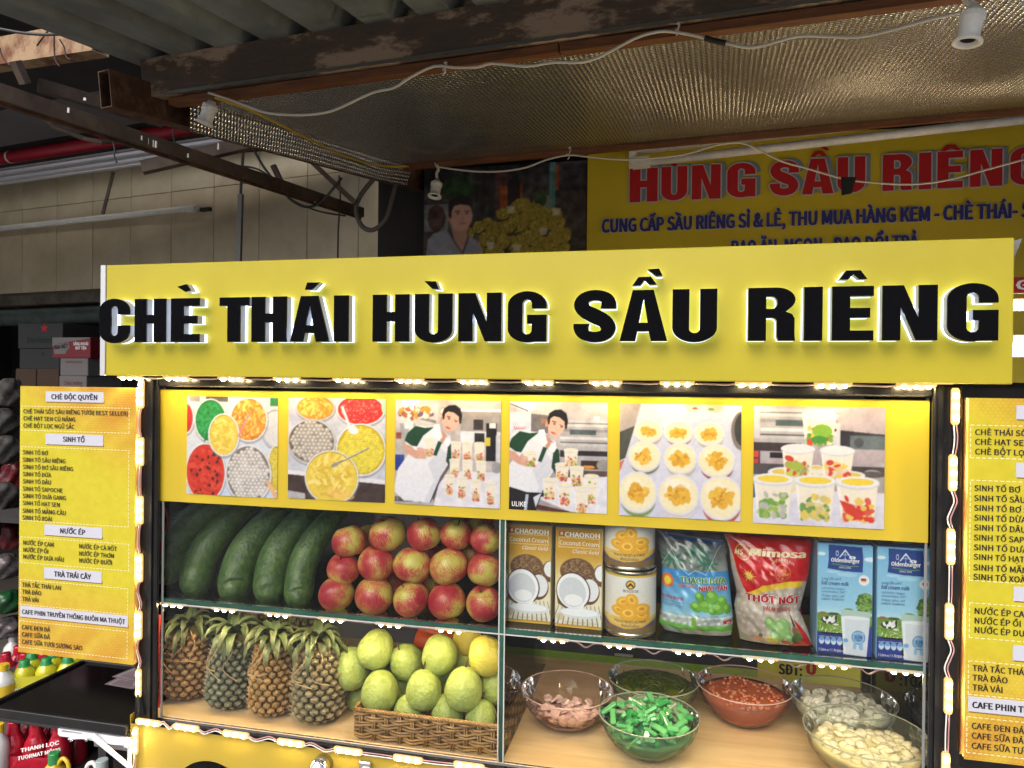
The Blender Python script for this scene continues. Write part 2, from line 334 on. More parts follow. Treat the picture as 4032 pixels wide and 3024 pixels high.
GL = {
 'H': [[(0,0),(0,1),(.385,1),(.385,.63),(.615,.63),(.615,1),(1,1),(1,0),(.615,0),(.615,.43),(.385,.43),(.385,0)]],
 'I': [[(0,0),(0,1),(1,1),(1,0)]],
 'E': [[(0,0),(0,1),(1,1),(1,.815),(.44,.815),(.44,.60),(.92,.60),(.92,.42),(.44,.42),(.44,.185),(1,.185),(1,0)]],
 'T': [[(0,.81),(0,1),(1,1),(1,.81),(.70,.81),(.70,0),(.27,0),(.27,.81)]],
 'A': [[(0,0),(.27,1),(.71,1),(1,0),(.66,0),(.61,.19),(.37,.19),(.33,0)], [(.405,.36),(.50,.84),(.59,.36)]],
 'U': [[(0,1),(.38,1)]+arc(.5,.25,.12,.08,180,360,8)+[(.62,1),(1,1)]+arc(.5,.27,.5,.27,0,-180,16)],
 'N': [[(0,0),(0,1),(.39,1),(.66,.40),(.66,1),(1,1),(1,0),(.62,0),(.335,.62),(.335,0)]],
 'C': [[(1,.64)]+arc(.5,.73,.5,.27,0,180,16)+arc(.5,.27,.5,.27,180,360,16)+[(1,.40),(.615,.40)]+arc(.5,.24,.112,.075,0,-180,8)+arc(.5,.76,.112,.075,180,0,8)+[(.615,.64)]],
 'G': [[(1,.66)]+arc(.5,.73,.5,.27,0,180,16)+arc(.5,.27,.5,.27,180,292,12)+[(.685,.085),(.685,.015),(1,.015),(1,.54),(.50,.54),(.50,.365),(.625,.365)]+arc(.5,.235,.12,.075,0,-180,8)+arc(.5,.76,.12,.075,180,0,8)+[(.625,.66)]],
 'R': [[(0,0),(0,1),(.52,1)]+arc(.60,.77,.40,.23,90,-40,10)+[(.80,.545),(.93,.50),(.985,.42),(.985,.12),(1,0),(.65,0),(.61,.08),(.61,.34)]+arc(.51,.36,.10,.07,0,90,5)+[(.385,.43),(.385,0)], [(.385,.60),(.50,.60)]+arc(.51,.715,.11,.115,-90,90,8)+[(.385,.83)]],
 'S': _s(),
 '^': [[(0,0),(.28,1),(.71,1),(1,0),(.74,.0),(.50,.46),(.28,0)]],
}
def crop(x0, y0, k): return lambda x, y: (x0 + x/k, y0 + y/k)

# ================================================================== SETTING
def struct(name, mb, m, fix=True): return tag(mb.build(name, m, fix=fix), kind='structure')
m_pave = mat('pavement', (.26, .25, .23, 1), .85, c2=(.32, .31, .29), scale=3, bump=.1)
struct('ground', MB().box((-60, -60, -.3), (60, 60, 0)), m_pave)
m_shopfloor = mat('shop_floor', (.10, .09, .08, 1), .7)
struct('shop_floor', MB().box((-6, 1.9, .004), (5, 7, .05)), m_shopfloor)
# unseen houses added across the street, behind the camera, to shut off the low sky
m_house = mat('added_street_house', (.30, .27, .22, 1), .9, c2=(.22, .20, .17), scale=1.5); m_hwin = mat('added_street_window', (.03, .035, .04, 1), .15)
for i, (x0, x1, h, lb) in enumerate(((-30, -13, 4.2, 'unseen low ochre house added across the street'), (-12.8, -3.2, 5.5, 'unseen tall ochre house added across the street'), (-3, 7.5, 4.4, 'unseen ochre house added directly across the street from the cart'), (7.8, 28, 5.2, 'unseen wide ochre block added across the street'))):
    hs = thing('added_street_house', lb, 'house', (x0, -13, 0)); MB().box((x0, -20, 0), (x1, -13, h)).build('wall', m_house, hs); n = int((x1-x0)/2.6)
    for k in range(n):
        for fz in range(int(h/3.1)): xx = x0+(k+.5)*(x1-x0)/n; MB().box((xx-.6, -12.99, .9+fz*3.1), (xx+.6, -12.95, 2.5+fz*3.1)).build('window', m_hwin, hs)
# ceiling plane (foil, battens and roof share its slope)
cA, cB, cD = P(735, 392, 1.80), P(4400, -110, 1.62), P(1560, 655, 3.0)
cN = nrm(np.cross(cB-cA, cD-cA)); cU = nrm(cB-cA); cV = np.cross(cN, cU); cV = cV if cV[1] > 0 else -cV; cN = cN if cN[2] > 0 else -cN
def C(px, py, up=0.): return PP(px, py, cA + cN*up, cN)
def CC(u, v, up=0.): return cA + cU*u + cV*v + cN*up
vF = float(np.dot(C(2620, 556) - cA, cV)); wF = float(np.dot(cB - cA, cU))
# foil insulation: one sheet with bubble relief
m_foil = bpy.data.materials.new('bubble_foil'); m_foil.use_nodes = True; t = m_foil.node_tree; b = t.nodes['Principled BSDF']
b.inputs['Base Color'].default_value = (.70, .69, .66, 1); b.inputs['Metallic'].default_value = 1; b.inputs['Roughness'].default_value = .27
tc = t.nodes.new('ShaderNodeTexCoord'); vo = t.nodes.new('ShaderNodeTexVoronoi'); vo.feature = 'F1'; vo.inputs['Scale'].default_value = 74; vo.inputs['Randomness'].default_value = .12
nz = t.nodes.new('ShaderNodeTexNoise'); nz.inputs['Scale'].default_value = 2.2; nz.inputs['Detail'].default_value = 3
b1 = t.nodes.new('ShaderNodeBump'); b1.inputs['Strength'].default_value = 1.0; b1.inputs['Distance'].default_value = .009; b1.invert = True
b2 = t.nodes.new('ShaderNodeBump'); b2.inputs['Strength'].default_value = .5; b2.inputs['Distance'].default_value = .05
t.links.new(tc.outputs['UV'], vo.inputs[0]); t.links.new(tc.outputs['Object'], nz.inputs[0]); t.links.new(nz.outputs[0], b2.inputs['Height']); t.links.new(vo.outputs['Distance'], b1.inputs['Height']); t.links.new(b2.outputs[0], b1.inputs['Normal']); t.links.new(b1.outputs[0], b.inputs['Normal'])
def uv_quad(name, p, m, nx=1, ny=1, sag=0, parent=None, kind=None):
    p = [np.array(q) for q in p]; mb = MB(); mb.smooth = True; vs = []; uv = []; L1 = np.linalg.norm(p[1]-p[0]); L2 = np.linalg.norm(p[3]-p[0])
    for j in range(ny+1):
        for i in range(nx+1):
            a, c_ = i/nx, j/ny; q = (p[0]*(1-a)+p[1]*a)*(1-c_) + (p[3]*(1-a)+p[2]*a)*c_
            vs.append(q + np.array((0, 0, -sag*math.sin(math.pi*a*3.3)*math.sin(math.pi*c_)*(.6+.4*math.sin(9*a)))) ); uv.append((a*L1, c_*L2))
    mb.add(vs, [(j*(nx+1)+i, j*(nx+1)+i+1, (j+1)*(nx+1)+i+1, (j+1)*(nx+1)+i) for j in range(ny) for i in range(nx)])
    o = mb.build(name, m, parent); l = o.data.uv_layers.new(name='UVMap')
    for lp in o.data.loops: l.data[lp.index].uv = uv[lp.vertex_index]
    return tag(o, kind=kind)
roofing = thing('canopy_roof', 'dark corrugated metal canopy roof with stained beams and silver bubble foil lining', 'canopy roof', (CC(0, 0)))
uv_quad('foil_lining', [CC(-.02, .02, 0), CC(wF+1.2, .02, 0), CC(wF+1.2, vF, 0), CC(-.05, vF, 0)], m_foil, 40, 14, .018, roofing)
# corrugated sheet above
mb = MB(); prof = []; u = -.14; per = .152
while u < wF+1.4: prof += [(u, .105), (u+.085, .105), (u+.105, .14), (u+.132, .14)]; u += per
vs = []
for (uu, up) in prof: vs += [CC(uu, -.80, up), CC(uu, vF+.5, up)]
mb.add(vs, [(2*i, 2*i+1, 2*i+3, 2*i+2) for i in range(len(prof)-1)]); mb.build('roof_sheet', m_roof, roofing)
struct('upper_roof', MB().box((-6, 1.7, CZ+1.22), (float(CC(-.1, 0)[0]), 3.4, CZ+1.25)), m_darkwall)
# the near timber beam and its batten, the far batten
mb = MB(); p, q = CC(-.10, -.035, .055), CC(wF+.9, -.035, .055); mb.beam(p, q, .045, .105, up=cN); mb.build('main_beam', m_beam, roofing)
def wavy(name, u0, u1, v, up):
    mb = MB(); n = 150; mb.add([CC(u0+(u1-u0)*i/n, v, up - (.006 if k else 0) - (.004*abs(math.sin(i*1.1)) if k else 0)) for i in range(n+1) for k in (0, 1)], [(2*i, 2*i+1, 2*i+3, 2*i+2) for i in range(n)]); return mb.build(name, mat('dull_foil', (.12, .115, .10, 1), .5, metal=.4), roofing)
wavy('foil_hem', -.04, wF+.8, -.0605, .010)
for u0, u1 in ((-.03, 1.12), (1.125, wF+.8)):
    MB().beam(CC(u0, -.02, -.011), CC(u1, -.02, -.011), .04, .020, up=cN).build('batten', m_wood, roofing)
MB().beam(CC(-.06, vF-.01, -.013), CC(wF+1, vF-.01, -.013), .03, .022, up=cN).build('batten', m_wood, roofing)
# side beams running back
def boxbeam(name, p, q, wd, ht, m, label, parent=None, open_end=True):
    p, q = np.array(p), np.array(q); d = nrm(q-p); s_ = nrm(np.cross(d, (0, 0, 1))); u_ = np.cross(s_, d); tk = .003; mb = MB()
    for (a, w2, h2) in ((u_*(ht/2-tk/2), wd, tk), (-u_*(ht/2-tk/2), wd, tk), (s_*(wd/2-tk/2), tk, ht-2*tk), (-s_*(wd/2-tk/2), tk, ht-2*tk)):
        mb.beam(p+a, q+a, w2, h2)
    mb.beam(p+d*.25, p+d*.253, wd-2*tk, ht-2*tk)
    if parent is not None: o = mb.build(name, m, parent); return o
    o = mb.build(name, m); return tag(o, label, 'beam')
sb0, sb1 = P(413, 350, 1.63), P(1655, 712, 3.2)
boxbeam('steel_beam', sb0, sb1, .045, .098, m_rust, 'rusty brown hollow steel beam with an open end running back beside the foil ceiling')
boxbeam('steel_beam', P(400, 152, 1.70), P(-300, 265, 1.95), .05, .085, m_rustpale, 'pale peeling hollow steel beam with rust blotches under the roof corner')
# vertical foil strip hanging between roof and steel beam
uv_quad('foil_flap', [P(748, 395, 1.80), P(1630, 650, 3.05), P(1600, 735, 3.05), P(748, 515, 1.80)], m_foil, 20, 4, .01, roofing)
# lower truss
truss = thing('roof_truss', 'dark rusty lattice truss with white paint drips crossing in front of the tiled wall', 'truss', P(0, 355, 1.55))
t0, t1 = P(-150, 320, 1.45), P(1420, 838, 3.15)
MB().beam(t0, t1, .04, .045).build('bottom_chord', m_truss, truss)
MB().beam(t0+np.array((0, 0, -.025)), t1+np.array((0, 0, -.025)), .012, .012).build('chord_lip', m_rust, truss)
for (a, b_, Y) in (((1075, 650), (1115, 735), 2.75), ((1230, 640), (1400, 800), 2.9), ((1100, 600), (1060, 560), 2.7), ((60, 240), (100, 330), 1.55)):
    MB().beam(P(*a, Y), P(*b_, Y+.03), .02, .022, up=(0, 1, 0)).build('web_bar', m_truss, truss)
MB().beam(P(150, 335, 1.92), P(640, 478, 2.25), .03, .04).build('top_chord', m_truss, truss); MB().beam(P(560, 660, 2.2), P(1000, 560, 2.35), .02, .05, up=(0, .3, 1)).build('cross_plate', m_truss, truss)
MB().tube([P(185, 470, 2.0), P(215, 500, 2.02), P(330, 545, 2.08), P(400, 560, 2.1), P(450, 555, 2.14)], .009).build('bracket', m_truss, truss)
mb = MB()
for (x, y, l) in ((557, 535, 22), (583, 545, 30), (602, 552, 34), (614, 556, 33), (270, 425, 25), (335, 385, 14), (1122, 735, 25), (1150, 742, 22), (1215, 765, 22), (1228, 770, 24), (1240, 775, 27), (1252, 778, 25), (1318, 800, 14), (740, 605, 20), (860, 565, 30)):
    Y = 1.45 + (x+150)/1570*1.7; a_ = P(x, y, Y); d = ray(x, y); tt = None
    # find depth on chord's near side
    s_ = (x+150)/1570.; Y = None
    for k in range(200):
        g = k/199.; c_ = t0*(1-g)+t1*g; rr = BAS.T @ (c_ - np.array((0, 0, CZ))); 
        if rr[0]/rr[2]*F+CX > x: Y = c_[1]-.024; break
    Y = Y or 3.1
    mb.tube([P(x, y, Y), P(x-1, y+l*.8, Y)], [.0035, .0045], 5)
mb.build('paint_drips', m_whitepl, truss)
# dark grey soffit, red roll, silver gutter and tiled wall of the next shop (turned about nine degrees)
wn = nrm((math.sin(R(9)), math.cos(R(9)), 0)); wx = np.array((math.cos(R(9)), -math.sin(R(9)), 0))
def WALL(off): p0 = np.array((-1.2, 3.45, 0)) - wn*off; return lambda px, py: PP(px, py, p0, wn)
W0 = WALL(0)
shop = thing('shop_facade', 'grubby cream tiled wall of the next shop above its dark opening', 'building', W0(500, 1150))
wl, wr = W0(-900, 1100), W0(1560, 1100); ztop = W0(500, 560)[2]; zbot = W0(400, 1150)[2]
Lw = np.linalg.norm((wr-wl)[:2])
def WP(a, z, off=0.): return np.array((wl[0], wl[1], 0)) + wx*a - wn*off + np.array((0, 0, z))
MB().hexa([WP(0,zbot,0),WP(Lw,zbot,0),WP(Lw,zbot,-.12),WP(0,zbot,-.12),WP(0,ztop,0),WP(Lw,ztop,0),WP(Lw,ztop,-.12),WP(0,ztop,-.12)]).build('wall', m_grout, shop)
tw = .0; pA, pB = W0(630, 850), W0(795, 835); tw = np.linalg.norm((pB-pA)); th = (W0(850, 736)[2] - W0(850, 1120)[2])*.98
zl = W0(850, 737)[2]; a_off = (np.dot(W0(846, 740)-WP(0, 0), wx)) % tw
tmb = MB(); tmb.bbox((.0015, -.006, .0015), (tw-.0015, 0, th-.0015), .002); tme = tmb.mesh('tile'); tme.materials.append(m_tile)
rz = math.atan2(wx[1], wx[0])
for r in range(-1, 2):
    z0 = zl + r*th
    if z0+.001 < zbot - th*.99 or z0 > ztop: continue
    a = a_off - tw*int(a_off/tw+1)
    while a < Lw:
        if a > -.01 and z0 >= zbot-.3:
            if z0 < zbot:                       # cut course above the opening
                mb = MB().bbox((.0015, -.006, zbot-z0), (tw-.0015, 0, th-.0015), .002); me = bpy.data.meshes.get('tile_cut') or mb.mesh('tile_cut')
                if not me.materials: me.materials.append(m_tile)
            else: me = tme
            o = bpy.data.objects.new('tile', me); COL.objects.link(o); o.parent = shop; o.location = Vector(WP(a, z0, .0005+RNG.rand()*.001)) - shop.location; o.rotation_euler = (0, 0, rz)
        a += tw
# lintel, shutter box, dark interior
zl2 = W0(300, 1195)[2]
MB().hexa([WP(0,zl2,.03),WP(Lw,zl2,.03),WP(Lw,zl2,-.12),WP(0,zl2,-.12),WP(0,zbot-.001,.03),WP(Lw,zbot-.001,.03),WP(Lw,zbot-.001,-.12),WP(0,zbot-.001,-.12)]).build('lintel', m_concrete, shop)
zs = W0(300, 1270)[2]; sb_ = MB(); sb_.smooth = True
pr = [(0, 0), (.035, .004), (.05, .02), (.05, .045), (.04, .055), (.055, .065), (.06, .09), (.05, .105), (0, .11)]; hh = (zl2-zs)/.11
sb_.add([WP(a, zs+z*hh, -.10+o_) for a in (0, Lw) for (o_, z) in pr], [(i, i+1, len(pr)+i+1, len(pr)+i) for i in range(len(pr)-1)]); sb_.build('shutter_box', m_shutter, shop)
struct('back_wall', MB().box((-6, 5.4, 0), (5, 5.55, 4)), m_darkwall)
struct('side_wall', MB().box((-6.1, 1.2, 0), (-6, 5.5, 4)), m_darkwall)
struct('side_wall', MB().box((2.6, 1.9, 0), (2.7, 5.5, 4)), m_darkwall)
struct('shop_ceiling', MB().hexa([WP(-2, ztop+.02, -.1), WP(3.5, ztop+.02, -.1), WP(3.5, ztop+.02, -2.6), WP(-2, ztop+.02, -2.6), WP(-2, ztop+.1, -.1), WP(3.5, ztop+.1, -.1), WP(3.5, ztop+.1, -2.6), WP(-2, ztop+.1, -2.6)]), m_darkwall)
# divider column between shops, back partition carrying the banners
MB_ = MB().box(P(1500, 700, 3.22), P(1600, 1100, 3.30)*np.array((1, 1, 0))+np.array((0, 0, 0)))
tag(MB_.build('column', m_concrete), 'stained concrete column between the tiled wall and the photo banner', 'column')
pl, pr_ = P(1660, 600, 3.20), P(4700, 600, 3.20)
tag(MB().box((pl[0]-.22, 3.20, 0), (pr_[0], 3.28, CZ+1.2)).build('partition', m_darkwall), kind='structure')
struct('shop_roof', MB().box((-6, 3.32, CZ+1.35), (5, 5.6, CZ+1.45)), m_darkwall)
# soffit
SO = WALL(.95)
mb = MB(); a0, a1 = SO(-700, 560), SO(900, 480); zc_ = SO(300, 520)[2]+.02
dq = wn*.14
m_soffit = mat('grey_soffit', (.13, .13, .135, 1), .6, c2=(.10, .10, .105), scale=2)
sfa, sfb = np.array((a0[0], a0[1], zc_)), np.array((a1[0]+.5, a1[1]-.08, zc_))
upv = np.array((0, 0, .02))
mb.hexa([sfa-wn*.9+upv*9, sfb-wn*.9+upv*9, sfb+dq+upv*2, sfa+dq+upv*2, sfa-wn*.9+upv*10, sfb-wn*.9+upv*10, sfb+dq+upv*3, sfa+dq+upv*3]); tag(mb.build('soffit', m_soffit), kind='structure')
# red roll awning and silver gutter
AW = WALL(.75)
def along(fn, x0, y0, x1, y1): return fn(x0, y0), fn(x1, y1)
aw = thing('roller_awning', 'dark red rolled awning above a ribbed silver metal rail', 'awning', AW(300, 640))
p0, p1 = AW(-500, 668), AW(960, 522); p1[2] = p0[2] = (p0[2]+p1[2])/2
rr = .5*(AW(300, 545)[2]-AW(300, 625)[2])
mb = MB(); mb.smooth = True; mb.tube([p0, p1], rr*.62, 20); mb.build('awning_roll', m_red, aw)
pw = AW(40, 625); mb = MB(); mb.smooth = True; q = np.array((pw[0], pw[1], p0[2])); mb.tube([q, q+wx*.012], rr*.64, 20); mb.build('roll_band', m_whitepl, aw)
zt, zb_ = AW(300, 628)[2], AW(300, 692)[2]; H_ = zt-zb_
pf = [(0, 0), (.02, 0), (.022, .06), (.012, .08), (.012, .14), (.03, .20), (.036, .32), (.03, .42), (.018, .46), (.014, .52), (.03, .60), (.034, .74), (.028, .84), (.016, .88), (.02, .94), (.02, 1), (0, 1)]
mb = MB(); mb.smooth = False; mb.add([np.array((p[0], p[1], zb_+z*H_)) - wn*(o_+.01) for p in (p0, p1) for (o_, z) in pf], [(i, i+1, len(pf)+i+1, len(pf)+i) for i in range(len(pf)-1)]); mb.build('ribbed_rail', m_silver, aw)
# fluorescent tube on the tiled wall (unlit)
TB = WALL(.05)
lamp = thing('tube_lamp', 'unlit dusty fluorescent tube lamp fixed on the tiled wall', 'lamp', TB(300, 865))
a, b_ = TB(-300, 930), TB(770, 820); a[2] = b_[2] = TB(400, 862)[2]
MB().beam(a+wn*.02+np.array((0, 0, .012)), b_+wn*.02+np.array((0, 0, .012)), .03, .03).build('batten', m_dustywhite, lamp)
mb = MB(); mb.smooth = True; mb.tube([a, b_-wx*.06], .013, 12); mb.build('glass_tube', m_whitepl, lamp); MB().beam(b_-wx*.065, b_, .034, .036).build('end_cap', m_whitepl, lamp)
m_soot = mat('soot', (.03, .025, .02, 1), .95)
MB().beam(b_+wx*.01+wn*.03, b_+wx*.085+wn*.03, .02, .02).build('bracket', m_soot, lamp)
# rod, strut, cables near the wall
tag(MB().tube([P(958, 600, 2.55), P(952, 680, 2.56), P(948, 760, 2.6), P(940, 1030, 2.6)], .006).build('metal_rod', m_cordk), 'thin dark metal rod hanging down in front of the tiled wall', 'rod')
tag(MB().beam(P(948, 765, 2.58), P(940, 1030, 2.58), .02, .014, up=(0, 1, 0)).build('conduit', mat('grey_pipe', (.10, .10, .10, 1), .6)), 'grey square conduit standing in front of the tiled wall', 'conduit')
tag(MB().beam(W0(452, 680), W0(410, 845), .022, .03, up=(0, 1, 0)).build('strut', m_concrete), 'grimy slanting strut on the tiled wall behind the unlit tube lamp', 'strut')
def cable(name, pts, r, m, label, cat='cable', n=8, k=5):
    pp = spline(pts, k); mb = MB(); mb.smooth = True; mb.tube(pp, r, n); return tag(mb.build(name, m), label, cat)
cable('cable_loop', [P(1475, 700, 3.0), P(1420, 770, 2.98), P(1402, 830, 2.97), P(1425, 890, 2.97), P(1470, 905, 2.97), P(1520, 860, 2.98), P(1545, 780, 3.0), P(1560, 720, 3.02)], .011, mat('grey_hose', (.11, .10, .09, 1), .6), 'thick grey hose looped beside the photo banner', 'hose')
cable('hanging_cable', [P(1000, 590, 2.7), P(1040, 660, 2.72), P(1100, 735, 2.75), P(1150, 790, 2.78), P(1210, 815, 2.8), P(1270, 790, 2.82), P(1345, 700, 2.85)], .006, m_cordk, 'black cable sagging below the truss in a wide bow')
cable('hanging_cable', [P(750, 640, 2.5), P(860, 675, 2.52), P(950, 655, 2.55), P(1040, 680, 2.6), P(1140, 780, 2.7), P(1250, 830, 2.8), P(1360, 850, 2.9)], .004, m_cordk, 'thin black cable running along the truss to the hose')
cable('hanging_cable', [P(1335, 690, 3.0), P(1340, 780, 3.0), P(1332, 900, 3.0), P(1330, 1040, 3.0)], .004, m_cordk, 'thin black cable hanging straight down the right end of the tiled wall')
cable('hanging_cable', [P(680, 510, 2.1), P(690, 560, 2.12), P(735, 600, 2.15), P(790, 645, 2.2)], .003, m_cordk, 'short black cable dropping from the rusty hollow beam')
for pts, lb in (([(215, 100), (213, 170), (218, 235), (235, 262)], 'brown wire hanging straight across the pale beam'), ([(190, 120), (160, 160), (145, 180)], 'brown wire stub bent left on the pale beam'), ([(235, 155), (252, 185), (262, 225), (280, 235)], 'brown wire curling right on the pale beam'), ([(0, 190), (10, 225), (40, 260)], 'brown wire drooping over the left end of the pale beam')):
    cable('loose_wire', [P(x, y, 1.64) for x, y in pts], .0022, mat('brown_wire', (.03, .015, .01, 1), .7), lb, 'wire')
cable('loose_cable', [P(-20, 110, 1.6), P(90, 130, 1.62), P(200, 136, 1.62), P(300, 125, 1.62), P(400, 95, 1.62)], .004, m_cordk, 'black cable slung along the top of the pale beam')
cable('loose_wire', [P(445, 560, 2.08), P(452, 590, 2.08), P(450, 612, 2.08), P(460, 640, 2.08)], .003, m_cordk, 'short wire stub dangling in front of the silver rail', 'wire')
# ------------------------------------------------------------------ cords and lamp sockets of the ceiling
def NB(px, py): return PP(px, py, CC(0, -.07, 0), nrm(cV*np.array((1, 1, 0))))   # the upright plane of the near batten
c1 = [(821,365),(912,395),(997,428),(1064,447),(1185,453),(1277,444),(1344,422),(1466,365),(1550,346),(1617,304),(1709,261),(1790,266),(1879,264),(1939,250),(2073,261),(2182,245),(2292,245),(2377,216),(2498,152),(2590,125),(2669,128),(2773,149),(2858,170),(2949,187),(3028,173),(3138,143),(3253,143),(3375,146),(3496,122),(3660,76),(3782,50)]
cable('power_cord', [NB(*p) for p in c1], .0034, m_cord, 'long white twin cord swagged under the near beam from socket to socket', 'cord', k=3)
cable('cord_tape', [NB(*p)-np.array((0, .001, 0)) for p in ((2775,150),(2815,162),(2858,171))], .0062, m_tape, 'black tape wrapped on the long white cord', 'tape')
c3 = [(1721,656),(1800,668),(1891,676),(1982,674),(2073,659),(2152,629),(2237,611),(2316,617),(2468,629),(2688,610),(2810,574),(2913,562),(2992,592),(3077,635),(3174,662),(3326,705),(3448,720),(3587,726),(3721,711),(3873,671),(4060,620)]
cable('power_cord', [P(x, y, 2.80-.06*(x-1700)/2300) for x, y in c3], .0038, m_cord, 'white cord sagging in front of the red banner lettering', 'cord', k=3)
cable('power_cord', [P(x, y, Y) for x, y, Y in ((850,385,1.72),(1000,440,1.9),(1240,560,2.3),(1344,610,2.5),(1480,650,2.75),(1610,655,2.9))], .0045, m_cordy, 'yellow cord stretched along the hanging foil flap', 'cord')
mb = MB(); q = P(3336, 712, 2.68); mb.add([q+np.array(o_) for o_ in ((-.02,0,.015),(.03,0,.012),(.015,0,-.045),(-.018,0,-.05))], [(0,3,2,1)]); mb.add([q+np.array(o_)+np.array((0,.002,0)) for o_ in ((-.02,0,.015),(.03,0,.012),(.015,0,-.045),(-.018,0,-.05))], [(0,1,2,3)]); tag(mb.build('cord_tape', m_tape), 'black tape flag on the cord in front of the banner', 'tape')
for (x, y, Yf) in ((1748, 255, None), (2665, 100, None), (2237, 590, 2.72)):
    f = (lambda a, b: NB(a, b)) if Yf is None else (lambda a, b: P(a, b, Yf))
    cable('tie_string', [f(x, y-5), f(x+10, y-10), f(x+2, y+22), f(x-6, y+16), f(x+6, y+24), f(x-2, y+38)], .0022, m_cord, {1748: 'white string knot holding the cord under the middle of the beam', 2665: 'white string knot on the near batten joint', 2237: 'white string knot on the far batten beside the photo banner'}[x], 'string', k=3)
def socket(top, axis, size, label):
    o = thing('lamp_socket', label, 'lamp socket', top, group='white lamp sockets under the canopy')
    q = Vector(axis).to_track_quat('Z', 'Y'); o.rotation_euler = q.to_euler(); mb = MB(); mb.smooth = True
    mb.lathe([(.0, .0), (.010, 0), (.014, .010), (.020, .014), (.0215, .016), (.0215, .030), (.0195, .032), (.0195, .066), (.022, .072), (.0265, .078), (.0265, .082), (.023, .083), (.017, .078), (.016, .03), (0, .03)], 28)
    mb.v = [(x*size*1.14, y*size*1.14, z*size) for x, y, z in mb.v]; mb.build('socket_body', m_whitepl, o, world=False)
    mb = MB(); mb.smooth = True; mb.lathe([(.0152, .04), (.0148, .075), (.0138, .075), (.0138, .04)], 20); mb.v = [(x*size, y*size, z*size) for x, y, z in mb.v]; mb.build('contact_sleeve', m_darkwall, o, world=False)
    for i in range(22):
        an = i/22*6.283; MB().box((.0236*size, -.0012, .017*size), (.0256*size, .0012, .029*size)).build('grip_rib', m_whitepl, o, world=False).rotation_euler = (0, 0, an)
    return o
def sock(px0, py0, px1, py1, Y0, Y1, label):
    a, b_ = P(px0, py0, Y0), P(px1, py1, Y1); socket(a, b_-a, np.linalg.norm(b_-a)/.082*.93, label)
sock(836, 398, 802, 496, 1.69, 1.69, 'white lamp socket tilted on the near beam at the left end of the cord')
sock(3838, 22, 3806, 182, 1.41, 1.412, 'large white lamp socket hanging in front of the foil at the right')
sock(1722, 708, 1710, 780, 2.80, 2.78, 'small white lamp socket hanging in front of the photo banner')
mb = MB(); mb.smooth = True; mb.tube(spline([P(1721,650,2.8), P(1726,668,2.8), P(1719,684,2.8), P(1722,712,2.8)], 4), .006, 8); mb.tube(spline([P(1712,640,2.8), P(1718,655,2.8), P(1724,665,2.8)], 3), .003, 6); tag(mb.build('cord_pigtail', m_cord), 'twisted white cord above the small lamp socket', 'cord')
for dx in (-18, 12): cable('cord_pigtail', [P(3800+dx*1.4, -60, 1.42), P(3815+dx, 0, 1.42), P(3842+dx*.5, 25, 1.42)], .004, m_cord, {-18: 'left white cord entering the large lamp socket from above', 12: 'right white cord entering the large lamp socket from above'}[dx], 'cord')
# fluorescent batten by the banner (unlit)
lm = thing('tube_lamp', 'unlit white fluorescent fitting above the yellow banner', 'lamp', P(3200, 560, 2.9))
a, b_ = P(2482, 592, 3.02), P(4300, 388, 2.86)
MB().beam(a, b_, .04, .032).build('batten', m_dustywhite, lm)
a2, b2_ = P(2490, 645, 3.0), P(4300, 440, 2.84); mb = MB(); mb.smooth = True; mb.tube([a2+(b2_-a2)*.02, b2_], .017, 14); mb.build('glass_tube', m_whitepl, lm)
MB().beam(P(2492, 600, 3.0), P(2492, 660, 3.0), .03, .03, up=(0, 1, 0)).build('lamp_holder', m_dustywhite, lm); MB().beam(a2, a2+(b2_-a2)*.045, .04, .04).build('end_cap', m_whitepl, lm)

# ================================================================== BANNERS
YB = 3.12
def BP(x, z): return np.array((x, YB-.001, z))
# yellow banner
bz1 = P(3300, 520, YB)[2]; bz0 = P(3300, 1500, YB)[2]; bxl = P(2312, 800, YB)[0]; bxr = P(4500, 800, YB)[0]
ban = thing('shop_banner', 'large yellow banner with red and blue Vietnamese lettering behind the cart', 'banner', (bxl, YB, bz0))
uvb = []
mb = MB(); mb.smooth = True; nx = 60
mb.add([(bxl+(bxr-bxl)*i/nx, YB+.003+.004*math.sin(i*.9)*(1 if k else .3), (bz1 if k else bz0)) for i in range(nx+1) for k in (0, 1)], [(2*i, 2*i+2, 2*i+3, 2*i+1) for i in range(nx)]); mb.build('cloth', m_banner, ban)
zb = P(3300, 762, YB)[2]; zt = P(3300, 622, YB)[2]
BL = [('H',2480,2590),('U',2604,2706),('N',2724,2837),('G',2863,2974),('S',3031,3144),('A',3156,3281),('U',3296,3405),('R',3473,3588),('I',3615,3664),('E',3688,3788),('N',3816,3943),('G',3974,4087)]
def glyph_obj(g, x0, x1, z0, z1, y, m, parent, name='letter', dx=0, dz=0):
    mb = MB(); mb.poly(GL[g], lambda a, b: (x0+a*(x1-x0)+dx, y, z0+b*(z1-z0)+dz)); return mb
